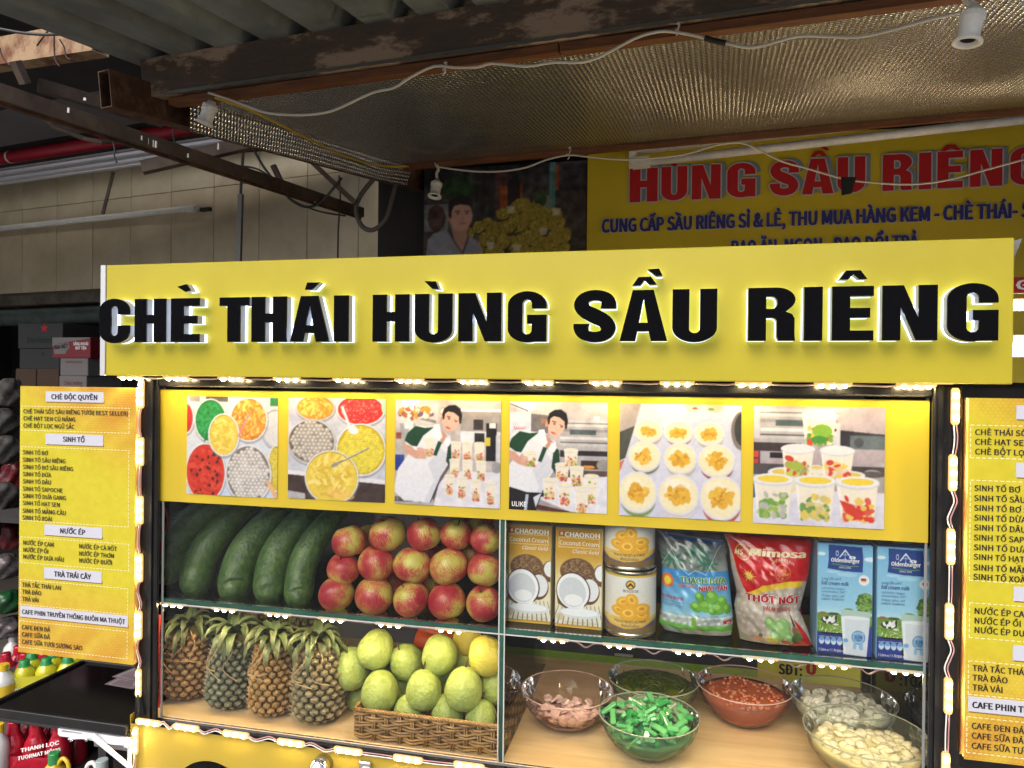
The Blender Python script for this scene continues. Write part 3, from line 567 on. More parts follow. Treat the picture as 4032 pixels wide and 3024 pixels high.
for g, a, b_ in BL:
    X0, X1 = P(a, 720, YB)[0], P(b_, 720, YB)[0]
    sh = MB()
    for k, (dx, dz) in enumerate(((.012, .003), (.016, .006), (.020, .008))):
        sh.poly(GL[g], lambda p, q: (X0+p*(X1-X0)+dx, YB-.004-.0004*k, zb+q*(zt-zb)+dz))
    l = glyph_obj(g, X0, X1, zb, zt, YB-.0075, m_redink, ban).build('letter', m_redink, ban); sh.build('letter_shadow', m_greyink, l)
    ol = MB()
    for k, (dx, dz) in enumerate(((-.005, 0), (.005, 0), (0, -.005), (0, .005))): ol.poly(GL[g], lambda p, q: (X0+p*(X1-X0)+dx, YB-.006-.0003*k, zb+q*(zt-zb)+dz))
    ol.build('letter_outline', mat('banner_white', (.45, .45, .5, 1), .6), l)
def hatpoly(x0, x1, z0, z1): return [[(x0+(x1-x0)*a, z0+(z1-z0)*b) for a, b in GL['^'][0]]]
for loops in (hatpoly(P(3188,620,YB)[0], P(3256,620,YB)[0], P(3222,618,YB)[2], P(3222,596,YB)[2]), hatpoly(P(3700,590,YB)[0], P(3782,590,YB)[0], P(3740,596,YB)[2], P(3740,572,YB)[2]),
              [[tuple(P(x, y, YB)[[0, 2]]) for x, y in ((3222,577),(3252,579),(3266,595),(3250,595))]], [[tuple(P(x, y, YB)[[0, 2]]) for x, y in ((2630,635),(2655,636),(2668,655),(2650,655))]]):
    MB().poly(loops, lambda a, b: (a, YB-.0077, b)).build('accent', m_redink, ban)
def btext(body, px0, px1, pyb, cap_px, m, y=YB-.004, bold=.055, white=True):
    xa, xb = P(px0, pyb, YB)[0], P(px1, pyb, YB)[0]; xm = (px0+px1)/2; z = P(px0, pyb, YB)[2]; cap = P(xm, 800, YB)[2]-P(xm, 800+cap_px, YB)[2]
    if white: letter('lettering_outline', body, lambda a, b: (a, y+.001, b), xa-.003, xb+.003, z-.0015, cap+.003, mat('banner_white', (.45, .45, .5, 1), .6), ban, bold=bold+.012)
    letter('lettering', body, lambda a, b: (a, y, b), xa, xb, z, cap, m, ban, bold=bold)
btext('CUNG CẤP SẦU RIÊNG SỈ & LẺ, THU MUA HÀNG KEM - CHÈ THÁI- SẦU', 2368, 4140, 916, 54, m_blueink)
btext('BAO ĂN, NGON - BAO ĐỔI TRẢ', 2878, 3618, 1006, 58, m_blueink)
# photo banner with the man and the durian pile
k2 = crop(1344, 0, 1.6458)
pt = Paint(530, 1060, 1590, 1660, 165)
pt.grad((34, 34, 40), (60, 52, 46)).noise(.10, 12)
pt.rect(790, 1080, 1020, 1480, (30, 30, 30)); 
for x in range(795, 1020, 14): pt.rect(x, 1090, x+4, 1480, (58, 54, 50))
pt.rect(1010, 1100, 1090, 1420, (68, 44, 46)).rect(1040, 1200, 1090, 1340, (128, 66, 30)).rect(1090, 1160, 1170, 1420, (22, 14, 16)).rect(1170, 1190, 1186, 1300, (120, 58, 30))
pt.rect(1355, 1060, 1395, 1430, (70, 108, 108)).rect(1395, 1080, 1412, 1240, (130, 62, 32)).ell(1310, 1320, 60, 60, (110, 112, 100)).ell(1300, 1290, 40, 60, (40, 60, 36)).rect(1400, 1250, 1590, 1660, (48, 40, 36), .7).rect(535, 1300, 700, 1480, (112, 112, 122), .8).ell(620, 1390, 60, 90, (60, 40, 34), .8).ell(760, 1190, 110, 70, (28, 52, 24))
pt.noise(.08, 30)
DUR = [(1170,1330,70,45,-20),(1260,1370,80,50,15),(1370,1400,70,45,10),(1100,1390,60,40,0),(1060,1380,45,38,0),(960,1440,40,40,0),(900,1460,38,40,0),(830,1500,45,40,0),(1180,1440,95,55,-30),(1290,1450,80,50,10),(1390,1450,70,50,0),(1000,1470,60,45,20),(1080,1470,70,45,-10),(1420,1540,80,55,-20),(1230,1540,90,50,-15),(1340,1590,95,50,-15),(1150,1580,80,50,20),(1040,1560,70,55,0),(960,1540,55,50,0),(1000,1630,70,40,0),(1200,1640,90,40,0),(1430,1610,60,40,0),(900,1600,40,50,0)]
for (x, y, a, b_, ro) in DUR:
    pt.ell(x+5, y+9, a, b_, (40, 34, 12), ro); pt.ell(x, y, a, b_, (126, 112, 42), ro)
    for i in range(40):
        an = RNG.rand()*6.28; q = math.sqrt(RNG.rand())*.95; pt.ell(x+a*q*math.cos(an), y+b_*q*math.sin(an), 4.5, 5.5, (170, 156, 72) if RNG.rand() > .5 else (88, 78, 26))
for (x, y) in ((1400,1375),(1110,1350),(980,1580),(1150,1600),(1320,1500)): pt.poly([(x-30,y-20),(x+30,y-15),(x+20,y+25),(x-15,y+30)], (176, 168, 150), .8)
# man: shirt, neck, head
pt.poly([(550,1660),(560,1530),(600,1490),(700,1470),(790,1540),(830,1510),(880,1540),(915,1580),(935,1660)], (120, 120, 132)).poly([(690,1470),(720,1450),(830,1480),(840,1530),(800,1640),(740,1560)], (62, 60, 68)).poly([(715,1440),(825,1440),(825,1530),(795,1620),(740,1540)], (156, 118, 104)).poly([(560,1580),(640,1640),(560,1660)], (96, 96, 108), .7)
pt.ell(782, 1385, 78, 100, (168, 130, 118)).ell(706, 1385, 14, 28, (150, 110, 98)).poly([(700,1380),(702,1290),(740,1255),(800,1250),(850,1275),(858,1330),(840,1315),(780,1305),(735,1315),(722,1350),(716,1400)], (18, 16, 18)).ell(788, 1430, 50, 45, (172, 134, 122))
pt.line([(745,1352),(775,1350)], 7, (42, 30, 28)).line([(812,1352),(838,1354)], 7, (42, 30, 28)).ell(762, 1366, 9, 5, (28, 20, 20)).ell(824, 1367, 9, 5, (28, 20, 20)).line([(796,1368),(792,1400),(806,1402)], 4, (140, 100, 90)).ell(800, 1432, 22, 6, (168, 84, 82)).noise(.03, 40)
pb = thing('photo_banner', 'dark photo banner of a man in a grey shirt beside a pile of durians', 'banner', P(1670, 1000, YB))
f = lambda x, y: P(*k2(x, y), YB)
qa = f(536, 1300)[0]; qb = f(1590, 1300)[0]; qz1 = f(1060, 1070)[2]; qz0 = f(1060, 1660)[2]
link_mesh('print', pt.mesh('print', flat_to3((qa, YB, qz1), (qb-.002, YB, qz1), (qa, YB, qz0)), 1.3), m_printd, pb)
MB().box((qa, YB+.002, qz0-.6), (qb-.002, YB+.006, qz1)).build('cloth', m_darkwall, pb)

# ================================================================== SIGNBOARD
YS = 1.25; YF = YS - .027
sx0, sx1 = P(398, 1260, YS)[0], P(3992, 1225, YS)[0]; sz1 = P(2200, 990, YS)[2]; sz0 = P(2200, 1496, YS)[2]
sign = thing('signboard', 'long yellow signboard with raised black letters on top of the cart', 'signboard', (sx0, YS, sz0))
sw = P(432, 1260, YS)[0]-sx0
MB().bbox((sx0+.012, YS, sz0), (sx1, YS+.03, sz1), .0015).build('panel', m_yel, sign)
MB().box((sx0, YS-.002, sz0), (sx0+.0115, YS+.03, sz1)).build('edge_trim', m_alu, sign)
MB().box((sx0+.002, YS+.0305, sz0+.003), (sx1+.004, YS+.034, sz1-.002)).build('back_panel', m_black, sign)
fl = MB(); z = sz1; fl.add([(sx1+.001, YS+.031, z-.002), (sx1+.019, YS+.02, z+.002), (sx1+.010, YS+.026, z-.03), (sx1+.007, YS+.03, z-.06), (sx1+.008, YS+.028, z-.11), (sx1+.001, YS+.031, z-.13)], [(0, 5, 4, 3, 2, 1)]); fl.build('torn_vinyl', mat('vinyl_back', (.16, .16, .16, 1), .5), sign)
lz0, lz1 = P(2000, 1344, YF)[2], P(2000, 1151, YF)[2]
SL = [('C',390.5,509.7),('H',529.7,652),('E',672.5,784),('T',863.7,980),('H',989.8,1128),('A',1142,1297),('I',1314,1371.8),('H',1466.7,1611),('U',1633,1781),('N',1804.4,1974),('G',1999.3,2151.6),
      ('S',2258,2426),('A',2440,2628),('U',2647.5,2823.7),('R',2946,3132),('I',3166,3239),('E',3276,3440),('N',3474,3692),('G',3730,3932)]
def raised(loops2, parent, z=None):
    """One raised letter: black face, white return, lit base."""
    f = MB(); f.poly(loops2, lambda a, b: (a, YF, b)); o = f.build('letter', m_black_acr, parent)
    edge = MB(); edge.side(loops2, lambda a, b: (a, YF, b), lambda a, b: (a, YF+.003, b)); edge.build('letter_rim', m_black_acr, o, fix=True)
    s1 = MB(); s1.side(loops2, lambda a, b: (a, YF+.003, b), lambda a, b: (a, YS-.009, b)); s1.build('letter_return', m_white_ret, o, fix=True)
    s2 = MB(); s2.side(loops2, lambda a, b: (a, YS-.009, b), lambda a, b: (a, YS-.0005, b)); s2.build('letter_glow', m_glow, o, fix=True)
    return o
for g, a, b_ in SL:
    X0, X1 = P(a, 1250, YF)[0], P(b_, 1250, YF)[0]; ov = .012*(lz1-lz0)/.09*.3 if g in 'CGSU' else 0
    loops = [[(X0+p*(X1-X0), lz0-(.002 if g in 'CGSU' else 0)+q*(lz1-lz0+(.0035 if g in 'CGS' else (.002 if g == 'U' else 0)))) for p, q in l] for l in GL[g]]
    raised(loops, sign)
ac = [[crop(360,1020,2.458)(*p) for p in ((828,268),(908,318),(960,305),(920,242))], [crop(1200,980,2.212)(*p) for p in ((20,293),(0,355),(62,357),(125,291))], [crop(1200,980,2.212)(*p) for p in ((1040,280),(1110,348),(1167,352),(1140,282))],
      [crop(2200,940,2.458)(*p) for p in ((857,296),(940,363),(1006,357),(972,288))], [crop(2200,940,2.458)(*p) for p in ((710,456),(790,453),(832,402),(878,446),(950,443),(893,366),(772,370))], [crop(2900,900,1.954)(*p) for p in ((790,393),(858,393),(900,350),(945,390),(1008,388),(957,320),(845,322))]]
for l in ac:
    o = raised([[tuple(P(x, y, YF)[[0, 2]]) for x, y in l]], sign); o.name = 'letter_accent'

# ================================================================== CART
YG = 1.30; YFr = 1.283
ZF = P(1500, 2940, YG)[2]              # the case floor
ZS = P(1500, 2434, YG)[2]              # the shelf top
YBk = 1.80
xl, xr = P(615, 2200, YFr)[0], P(3668, 2200, YFr)[0]
cart = thing('food_cart', 'glass fronted food cart with black frame and yellow lower panel under the signboard', 'food cart', (0, YG, 0))
xpl = P(533, 2200, YFr)[0]; xpr = P(3790, 2200, YFr)[0]; ztopf = sz0-.002; zgt = P(2000, 1540, YG)[2]
for a, b_ in ((xpl, xl), (xr, xpr)):
    MB().bbox((a, YFr, ZF-.03), (b_, YFr+.012, ztopf), .003).build('post', m_black, cart)
    a2 = a if a < 0 else b_-.02; MB().bbox((a2, YBk, ZF-.03), (a2+.02, YBk+.02, ztopf), .003).build('post', m_black, cart)
    MB().box((b_-.016 if a < 0 else a+.006, YFr-.004, ZF-.02), (b_-.009 if a < 0 else a+.013, YFr-.001, ztopf)).build('post_rib', m_black, cart)
MB().bbox((xl, YFr, zgt), (xr, YFr+.035, ztopf), .003).build('top_rail', m_black, cart); MB().bbox((xl, YBk, zgt), (xr, YBk+.035, ztopf), .003).build('top_rail', m_black, cart)
for x in (xpl+.012, xpr-.047): MB().box((x, YFr+.036, zgt), (x+.035, YBk-.001, ztopf-.002)).build('side_rail', m_black, cart)
MB().box((xl, YFr+.036, ztopf+.0005), (xr, YBk, ztopf+.006)).build('top_board', m_darkwall, cart)
zr0 = P(1500, 2968, YFr)[2]
MB().bbox((xpl, YFr-.004, zr0), (xpr, YFr+.016, ZF-.003), .004).build('bottom_rail', m_black, cart)
MB().bbox((xpl+.003, YG-.002, ZF-.018), (xpr-.003, YBk+.03, ZF), .002).build('floor_board', m_ply, cart)
# yellow lower body
xb0, xb1 = P(519, 2900, YFr-.006)[0], xpr+.03
hx0, hx1 = P(700, 3000, YFr)[0], P(985, 3000, YFr)[0]; hc = (hx0+hx1)/2; hr = (hx1-hx0)/2*1.12; hz = P(845, 2988, YFr)[2]-hr
hx_ = hc
circ = [(hc+hr*math.cos(a), hz+hr*math.sin(a)) for a in np.linspace(0, 2*math.pi, 49)[:-1]]
zp = zr0-.001; fl = [(xb0, .12), (xb1, .12), (xb1, zp), (xb0, zp)]
yq = YFr-.010
MB().poly([fl, circ[::-1]], lambda a, b: (a, yq, b)).side([circ], lambda a, b: (a, yq, b), lambda a, b: (a, yq+.02, b)).build('lower_panel', m_yel_panel, cart)
pz0 = P(519, 2815, yq)[2]
MB().box((xb0, yq, zr0-.0005), (xpl-.001, yq+.012, pz0)).build('panel_ear', m_yel_panel, cart)
MB().box((xb0, yq+.02, .12), (xb0+.004, YBk, zp)).build('side_panel', m_alu, cart); MB().box((xb1-.004, yq+.02, .12), (xb1, YBk, zp)).build('side_panel', m_alu, cart)
MB().box((xb0+.02, YBk, .12), (xb1-.02, YBk+.01, zp)).build('back_panel', m_darkwall, cart)
for x in (xb0+.12, xb1-.12):
    for y in (1.4, 1.72):
        mb = MB(); mb.smooth = True; mb.tube([(x-.015, y, .06), (x+.015, y, .06)], .06, 20); mb.build('wheel', m_black, cart); MB().box((x-.02, y-.02, .1), (x+.02, y+.02, .12)).build('caster_fork', m_alu, cart)
# glass: front panes, shelf, divider, sides
xd = P(1976, 2500, YG)[0]
for a, b_ in ((xl+.002, xd-.005), (xd+.005, xr-.002)):
    MB().box((a, YG, ZS+.002), (b_, YG+.004, zgt-.001)).build('glass_pane', [m_glass], cart)
    MB().box((a, YG, ZF+.001), (b_, YG+.004, ZS-.009)).build('glass_pane', [m_glass], cart)
def shelf(a, b_):
    MB().box((a, YG+.007, ZS-.0065), (b_, YBk-.02, ZS)).build('glass_shelf', m_glass, cart); MB().box((a, YG-.0005, ZS-.0075), (b_, YG+.0065, ZS+.001)).build('shelf_edge', m_glass_edge, cart)
shelf(xpl+.008, xd-.004); shelf(xd+.004, xpr-.008)
zpb = P(1976, 2040, YG)[2]
MB().box((xd-.003, YG+.006, ZF+.001), (xd+.003, YBk-.02, zgt-.002)).build('glass_divider', m_glass, cart)
MB().box((xd-.0035, YG-.001, ZF+.001), (xd+.0035, YG+.0055, zgt-.002)).build('divider_edge', m_glass_edge, cart)
for x in (xpl+.001, xpr-.005): MB().box((x, YFr+.037, ZF+.001), (x+.004, YBk-.002, zgt-.003)).build('side_glass', m_glass, cart)
m_clear = mat('clear_trim', (.75, .78, .78, 1), .15, coat=.5)
for x in (xl+.002, xr-.006): MB().box((x, YG-.003, ZF+.001), (x+.004, YG-.0006, zgt-.002)).build('glass_trim', mat('grey_trim', (.20, .21, .22, 1), .2, coat=.6), cart)
for x in (xd-.0065, xd+.0042): MB().box((x, YG-.0022, ZF+.001), (x+.0022, YG-.0006, zpb)).build('glass_trim', mat('pale_trim', (.42, .44, .42, 1), .2, coat=.6), cart)
for z in (ZS-.0105,): MB().box((xl+.003, YG-.002, z), (xr-.003, YG-.0007, z+.0022)).build('shelf_trim', MATS['pale_trim'], cart)
# red wire at the left end of the case
cable('red_wire', [P(640, 1975, 1.34), P(660, 2040, 1.36), P(648, 2100, 1.36), P(628, 2160, 1.35), P(632, 2300, 1.35)], .0022, mat('red_wire', (.5, .03, .02, 1), .4), 'thin red wire running down inside the left end of the case above the shelf', 'wire')
cable('red_wire', [P(629, 2420, 1.34), P(626, 2550, 1.34), P(630, 2700, 1.34), P(625, 2790, 1.34)], .0022, MATS['red_wire'], 'thin red wire running down beside the leftmost pineapple', 'wire')
# fittings on the lower panel (tap top and metal dish)
mt = mat('chrome', (.7, .7, .72, 1), .12, metal=1)
d = thing('tap_dome', 'round chrome dome on the lower panel', 'tap dome', P(1258, 3024, yq-.02)); mb = MB(); mb.smooth = True; mb.lathe([(0, .02), (.012, .018), (.019, .006), (.019, -.02), (0, -.02)], 24); mb.v = [(x, -z, y) for x, y, z in mb.v]; mb.build('knob_cap', mt, d, world=False)
mb = MB(); mb.smooth = True; mb.tube([(0, 0, 0), (0, .022, 0)], .008, 12); mb.build('stem', mt, d, world=False)
d = thing('metal_latch', 'small steel latch on the lower panel', 'latch', P(1437, 3030, yq-.008)); MB().bbox((-.012, -.004, -.02), (.012, .006, .016), .002).build('latch_plate', mt, d, world=False); MB().box((-.004, -.010, -.02), (.014, -.0045, .004)).build('latch_arm', mt, d, world=False)
pot = thing('steel_pot', 'dark steel pot seen through the round opening of the lower panel', 'pot', (hc, 1.45, hz-hr*.5)); mb = MB(); mb.smooth = True; mb.lathe([(0, -.05), (hr*.8, -.05), (hr*.9, .08), (hr*.93, .085), (hr*.88, .08), (hr*.78, -.04), (0, -.04)], 32); mb.build('pot_body', mat('dark_steel', (.12, .11, .09, 1), .35, metal=.8), pot, world=False)
# ------------------------------------------------------------------ LED strips
def led_module(parent, pos, along_, out, L=.056, wd=.0125):
    a, o_ = nrm(along_), nrm(out); s_ = np.cross(a, o_); pos = np.array(pos)
    mb = MB(); h = .0045; pts = []
    for (ha, t_) in ((L/2, 0), (L/2-.003, 0)): pass
    c8 = [(-L/2, -wd*.32), (-L/2+.004, -wd/2), (L/2-.004, -wd/2), (L/2, -wd*.32), (L/2, wd*.32), (L/2-.004, wd/2), (-L/2+.004, wd/2), (-L/2, wd*.32)]
    vs = [pos+a*x+s_*y for x, y in c8]+[pos+a*x*.97+s_*y*.9+o_*h for x, y in c8]
    mb.add(vs, [tuple(range(7, -1, -1)), tuple(range(8, 16))]+[(i, (i+1) % 8, 8+(i+1) % 8, 8+i) for i in range(8)])
    m = mb.build('led_module', m_ledbody, parent, fix=True)
    for k in (-1, 0, 1):
        b = MB(); b.smooth = True; c = pos+a*k*L*.30+o_*h; vs = []; rr = [.0042, .0036, .0022, .0003]; hh_ = [.0002, .0018, .0030, .0034]
        for r_i, h_i in zip(rr, hh_):
            for q in range(10): an = q/10*6.283; vs.append(c+a*r_i*math.cos(an)+s_*r_i*math.sin(an)+o_*h_i)
        b.add(vs, [(j*10+q, j*10+(q+1) % 10, (j+1)*10+(q+1) % 10, (j+1)*10+q) for j in range(3) for q in range(10)]); b.build('led_lens', m_ledbulb, m)
    return m
def led_strip(label, ptsn, al, out, L=.056, slack=.006, sag=None, extra=None):
    st = thing('led_strip', label, 'led strip', ptsn[0], group='warm LED strips on the cart')
    for p in ptsn: led_module(st, p, al, out, L)
    a, o_ = nrm(al), nrm(out); s_ = np.cross(a, o_)
    for i, (p, q) in enumerate(zip(ptsn[:-1], ptsn[1:])):
        p, q = np.array(p), np.array(q); d = nrm(q-p); p_, q_ = p+d*L/2, q-d*L/2; amp = (RNG.rand()-.5)*2*slack
        for k, m in ((1, m_wire), (-1, m_wirep)):
            pp = [p_+o_*.003+s_*k*.002]; 
            for t_ in (.25, .5, .75): pp.append(p_*(1-t_)+q_*t_+o_*.004+s_*(k*.0022+amp*math.sin(t_*math.pi*(2 if abs(amp) > slack*.6 else 1)))+(np.array((0, 0, -sag)) if sag and t_ == .5 else 0))
            pp.append(q_+o_*.003+s_*k*.002); mb = MB(); mb.smooth = True; mb.tube(spline(pp, 4), .0011, 6); mb.build('wire', m, st)
    return st
zt_ = sz0-.001
tops = [P(x, 1503, 1.268) for x in (514,695,912,1131,1367,1613,1860,2117,2384,2666,2966,3280,3607)]; 
for p in tops: p[2] = zt_
led_strip('LED strip under the bottom edge of the yellow signboard', tops, (1, 0, 0), (0, -.35, -1), L=.060, slack=.002)
led_strip('upright LED strip along the left post of the cart', [P(x, y, YFr-.004) for x, y in ((559,1551),(558,1778),(556,2008),(554,2235),(551,2461),(548,2688))], (0, 0, -1), (0, -1, 0), L=.060, slack=.007)
led_strip('upright LED strip along the right post of the cart', [P(x, y, YFr-.004) for x, y in ((3760,1600),(3750,1862),(3742,2152),(3736,2446),(3732,2738),(3722,3030))], (0, 0, -1), (0, -1, 0), L=.060, slack=.007)
MB().tube(spline([P(548, 2725, YFr-.006), P(545, 2760, YFr-.007), P(548, 2800, YFr-.008), P(540, 2835, YFr-.012)], 4), .0035, 6).build('wire_sleeve', m_tape, bpy.data.objects['led_strip.001'])
led_strip('sloping row of LED modules along the yellow lower panel', [P(x, y, yq-.002) for x, y in ((586,2843),(735,2863),(930,2890),(1147,2923),(1372,2955),(1607,2987),(1847,3014),(2100,3045),(2370,3078))], P(1607,2987,yq)-P(735,2863,yq), (0, -1, 0), L=.060, slack=.006)
led_strip('short LED strip at the lower left corner of the yellow panel', [P(536, 2915, yq-.002), P(533, 3090, yq-.002)], (0, 0, -1), (0, -1, 0), L=.058, slack=.002)
zu = ZS-.0125
def under(xs):
    r = []
    for x in xs: p = P(x, 2400+.09*(x-1100), YG+.012); p[2] = zu; r.append(p)
    return r
led_strip('LED strip under the shelf edge above the pineapples and guavas', under((682,885,1094,1309,1535,1772)), (1, 0, 0), (0, -.25, -1), L=.060, slack=.002)
led_strip('LED strip under the shelf edge above the glass bowls', under((2178,2438,2711,2994,3279,3565)), (1, 0, 0), (0, -.25, -1), L=.060, slack=.002, sag=.008)

# ================================================================== POSTER BAND WITH SIX PHOTOGRAPHS
YP = YG-.0038
px0, px1 = P(628, 1750, YP)[0], P(3657, 1850, YP)[0]; pz1 = (P(628, 1533, YP)[2]+P(3658, 1576, YP)[2])/2; pz0 = (P(626, 1973, YP)[2]+P(3654, 2136, YP)[2])/2
post = thing('poster_band', 'yellow poster band of six dessert photographs stuck across the cart glass', 'poster', (px0, YP, pz0))
mb = MB(); mb.smooth = True; n = 40
mb.add([(px0+(px1-px0)*i/n, YP+.0008*math.sin(i*1.7)*(1-k), (pz0 if k == 0 else pz1)) for i in range(n+1) for k in (0, 1)], [(2*i, 2*i+2, 2*i+3, 2*i+1) for i in range(n)]); mb.build('vinyl', mat('glossy_yellow', (.43, .325, .02, 1), .33, coat=.35), post)
ka, kb, kc = crop(600, 1500, 1.58), crop(1900, 1450, 1.843), crop(2800, 1450, 1.795)
def photo(pt, k, tl, tr, bl, br):
    a, b_, c, d = [P(*k(*q), YP) for q in (tl, tr, bl, br)]; xa, xb = (a[0]+c[0])/2, (b_[0]+d[0])/2; z1, z0 = (a[2]+b_[2])/2, (c[2]+d[2])/2
    link_mesh('photo_print', pt.mesh('photo_print', flat_to3((xa, YP-.0014, z1), (xb, YP-.0014, z1), (xa, YP-.0014, z0)), .56), m_print, post)
Wt, Yl, Og, Rd, Gn = (232, 232, 236), (226, 200, 80), (236, 170, 66), (206, 58, 40), (38, 140, 66)
def bowlp(pt, x, y, rx, ry, c, rim=(228, 230, 234), t=9, rot=0): return pt.ell(x+3, y+8, rx+4, ry+6, (120, 125, 135), rot, .55).ell(x, y, rx, ry, rim, rot).ell(x, y, rx-t, ry-t, np.array(c)*.72, rot).ell(x, y+3, rx-t-2, ry-t-4, c, rot)
pt = Paint(218, 95, 788, 717, 120); pt.grad((214, 214, 218), (196, 212, 232)).rect(235, 95, 300, 130, (70, 60, 52), .5).rect(340, 95, 480, 128, (60, 54, 54), .8).rect(738, 100, 790, 150, (48, 128, 72))
bowlp(pt, 215, 235, 50, 100, (190, 50, 44)); bowlp(pt, 770, 285, 85, 120, (212, 212, 214), (190, 196, 206)); bowlp(pt, 370, 248, 104, 138, Gn); pt.bits(370, 255, 90, 120, 160, 7, [(28, 118, 52), (52, 164, 84), (40, 140, 66)], 2.6)
bowlp(pt, 607, 235, 116, 138, (214, 138, 46)); pt.bits(607, 235, 104, 124, 260, 6, [(240, 180, 80), (226, 150, 54), (248, 202, 110), (196, 120, 40)], 3.4)
bowlp(pt, 340, 575, 128, 185, Rd, t=8); pt.bits(340, 575, 112, 165, 150, 8, [(196, 48, 34), (216, 72, 50), (180, 38, 30)], 2.2); pt.bits(340, 575, 115, 172, 26, 7, [(70, 30, 28)], 1.5)
bowlp(pt, 780, 530, 58, 145, (224, 200, 60)); pt.pearls(785, 530, 46, 130, 8, (226, 206, 70), (240, 226, 120), (190, 160, 40))
bowlp(pt, 608, 575, 142, 182, (150, 140, 134)); pt.pearls(608, 580, 128, 168, 14, (206, 202, 196), (236, 236, 234), (120, 108, 104))
bowlp(pt, 453, 335, 98, 134, Yl); pt.bits(453, 335, 80, 108, 70, 7, [(232, 210, 96), (214, 186, 66), (238, 220, 120)], 3.2, rot=None)
pt.line([(612, 200), (585, 250), (545, 340)], 13, (222, 140, 140)).line([(730, 620), (785, 717)], 26, (226, 180, 130)).noise(.03, 50); photo(pt, ka, (220, 95), (788, 103), (215, 703), (775, 728))
pt = Paint(848, 103, 1456, 742, 124); pt.grad((206, 208, 216), (190, 196, 210)); pt.poly([(848, 110), (900, 110), (960, 260), (870, 280), (848, 200)], (180, 182, 200)).poly([(845, 585), (1456, 625), (1456, 742), (845, 742)], (62, 48, 46)).poly([(845, 560), (1456, 600), (1456, 628), (845, 588)], (222, 222, 228)).poly([(845, 690), (960, 705), (960, 742), (845, 742)], (176, 176, 178)).noise(.05, 14)
bowlp(pt, 1020, 168, 124, 82, (220, 150, 50), (200, 196, 190)); pt.bits(1020, 168, 106, 62, 150, 6, [(238, 184, 70), (214, 144, 44), (246, 206, 110)], 3)
bowlp(pt, 1300, 175, 148, 98, (200, 46, 44)); pt.bits(1300, 178, 128, 78, 200, 4, [(226, 90, 84), (190, 30, 34), (240, 150, 140), (206, 50, 48)], 1.8); pt.ell(1452, 150, 25, 50, (180, 220, 180))
bowlp(pt, 998, 380, 152, 142, (140, 130, 122), (205, 206, 208)); pt.pearls(998, 378, 138, 126, 15, (184, 176, 164), (226, 224, 218), (100, 88, 78))
bowlp(pt, 1305, 420, 154, 162, (220, 196, 40)); pt.pearls(1305, 425, 140, 146, 9, (232, 216, 60), (246, 236, 130), (196, 164, 30)); pt.line([(1188, 160), (1235, 280)], 16, (226, 226, 232)).ell(1258, 300, 33, 26, (226, 226, 232), 20)
bowlp(pt, 1125, 598, 168, 168, Yl, (236, 236, 240), 7); pt.bits(1120, 585, 138, 140, 110, 9, [(236, 214, 100), (222, 194, 72), (242, 222, 130), (210, 180, 60)], 3.2); pt.ell(1180, 700, 90, 30, (244, 196, 120), 10, .5).line([(1352, 408), (1200, 490), (1150, 515)], 10, (120, 116, 112)).line([(1352, 405), (1200, 486)], 4, (220, 220, 224)).ell(1148, 518, 30, 12, (150, 146, 140), -30).noise(.03, 50)
photo(pt, ka, (852, 103), (1457, 112), (843, 728), (1445, 757))
def man(pt, ox, oy, s, cup_only=False):
    q = lambda *pts: [(ox+(x-1870)*s, oy+(y-235)*s) for x, y in pts]; e = lambda x, y, a, b, c, r=0, al=1: pt.ell(ox+(x-1870)*s, oy+(y-235)*s, a*s, b*s, c, r, al)
    pt.poly(q((1575,760),(1740,765),(1790,640),(1560,640)), (30, 28, 34)); pt.poly(q((1645,283),(1755,288),(1860,345),(1872,480),(1800,600),(1735,765),(1570,758),(1503,700),(1530,560),(1600,460),(1575,390),(1600,310)), (226, 229, 236)); pt.poly(q((1720,520),(1800,420),(1860,470),(1800,600),(1735,765),(1700,760),(1760,620)), (204, 208, 220), .8)
    pt.poly(q((1570,380),(1590,330),(1640,285),(1700,296),(1758,290),(1690,345),(1650,415),(1615,410)), (22, 66, 42)); pt.poly(q((1850,370),(1880,395),(1885,470),(1860,540),(1835,500)), (24, 62, 42))
    pt.poly(q((1553,395),(1612,412),(1640,440),(1690,430),(1712,450),(1700,492),(1640,490),(1580,455)), (206, 158, 138)); pt.poly(q((1788,290),(1850,350),(1818,400),(1775,350),(1772,300)), (196, 148, 128)); pt.poly(q((1755,275),(1790,270),(1810,352),(1786,380),(1756,330)), (236, 238, 244)); pt.poly(q((1838,345),(1868,378),(1850,410),(1812,392)), (236, 238, 244)); pt.poly(q((1785,375),(1808,385),(1775,470),(1752,465)), (22, 66, 42))
    e(1866, 240, 50, 76, (222, 178, 158), 18); e(1805, 238, 9, 20, (200, 152, 132), 18); pt.poly(q((1812,240),(1808,205),(1820,172),(1850,152),(1890,148),(1922,172),(1932,215),(1924,268),(1914,262),(1912,222),(1880,196),(1845,190),(1826,205),(1820,240)), (18, 16, 18))
    for a, b_ in (((1838,220),(1860,226)), ((1882,240),(1902,250))): pt.line(q(a, b_), 5*s, (36, 24, 24))
    e(1850, 236, 7, 4, (24, 16, 16), 18); e(1892, 254, 7, 4, (24, 16, 16), 18); pt.line(q((1872,245),(1862,272),(1872,278)), 3*s, (192, 142, 124)); e(1846, 292, 19, 5.5, (184, 74, 72), 22); e(1875, 270, 26, 40, (232, 190, 170), 18, .35)
    for i in range(4): pt.line(q((1655, 428+16*i), (1692, 440+16*i)), 12*s, (214, 166, 146))
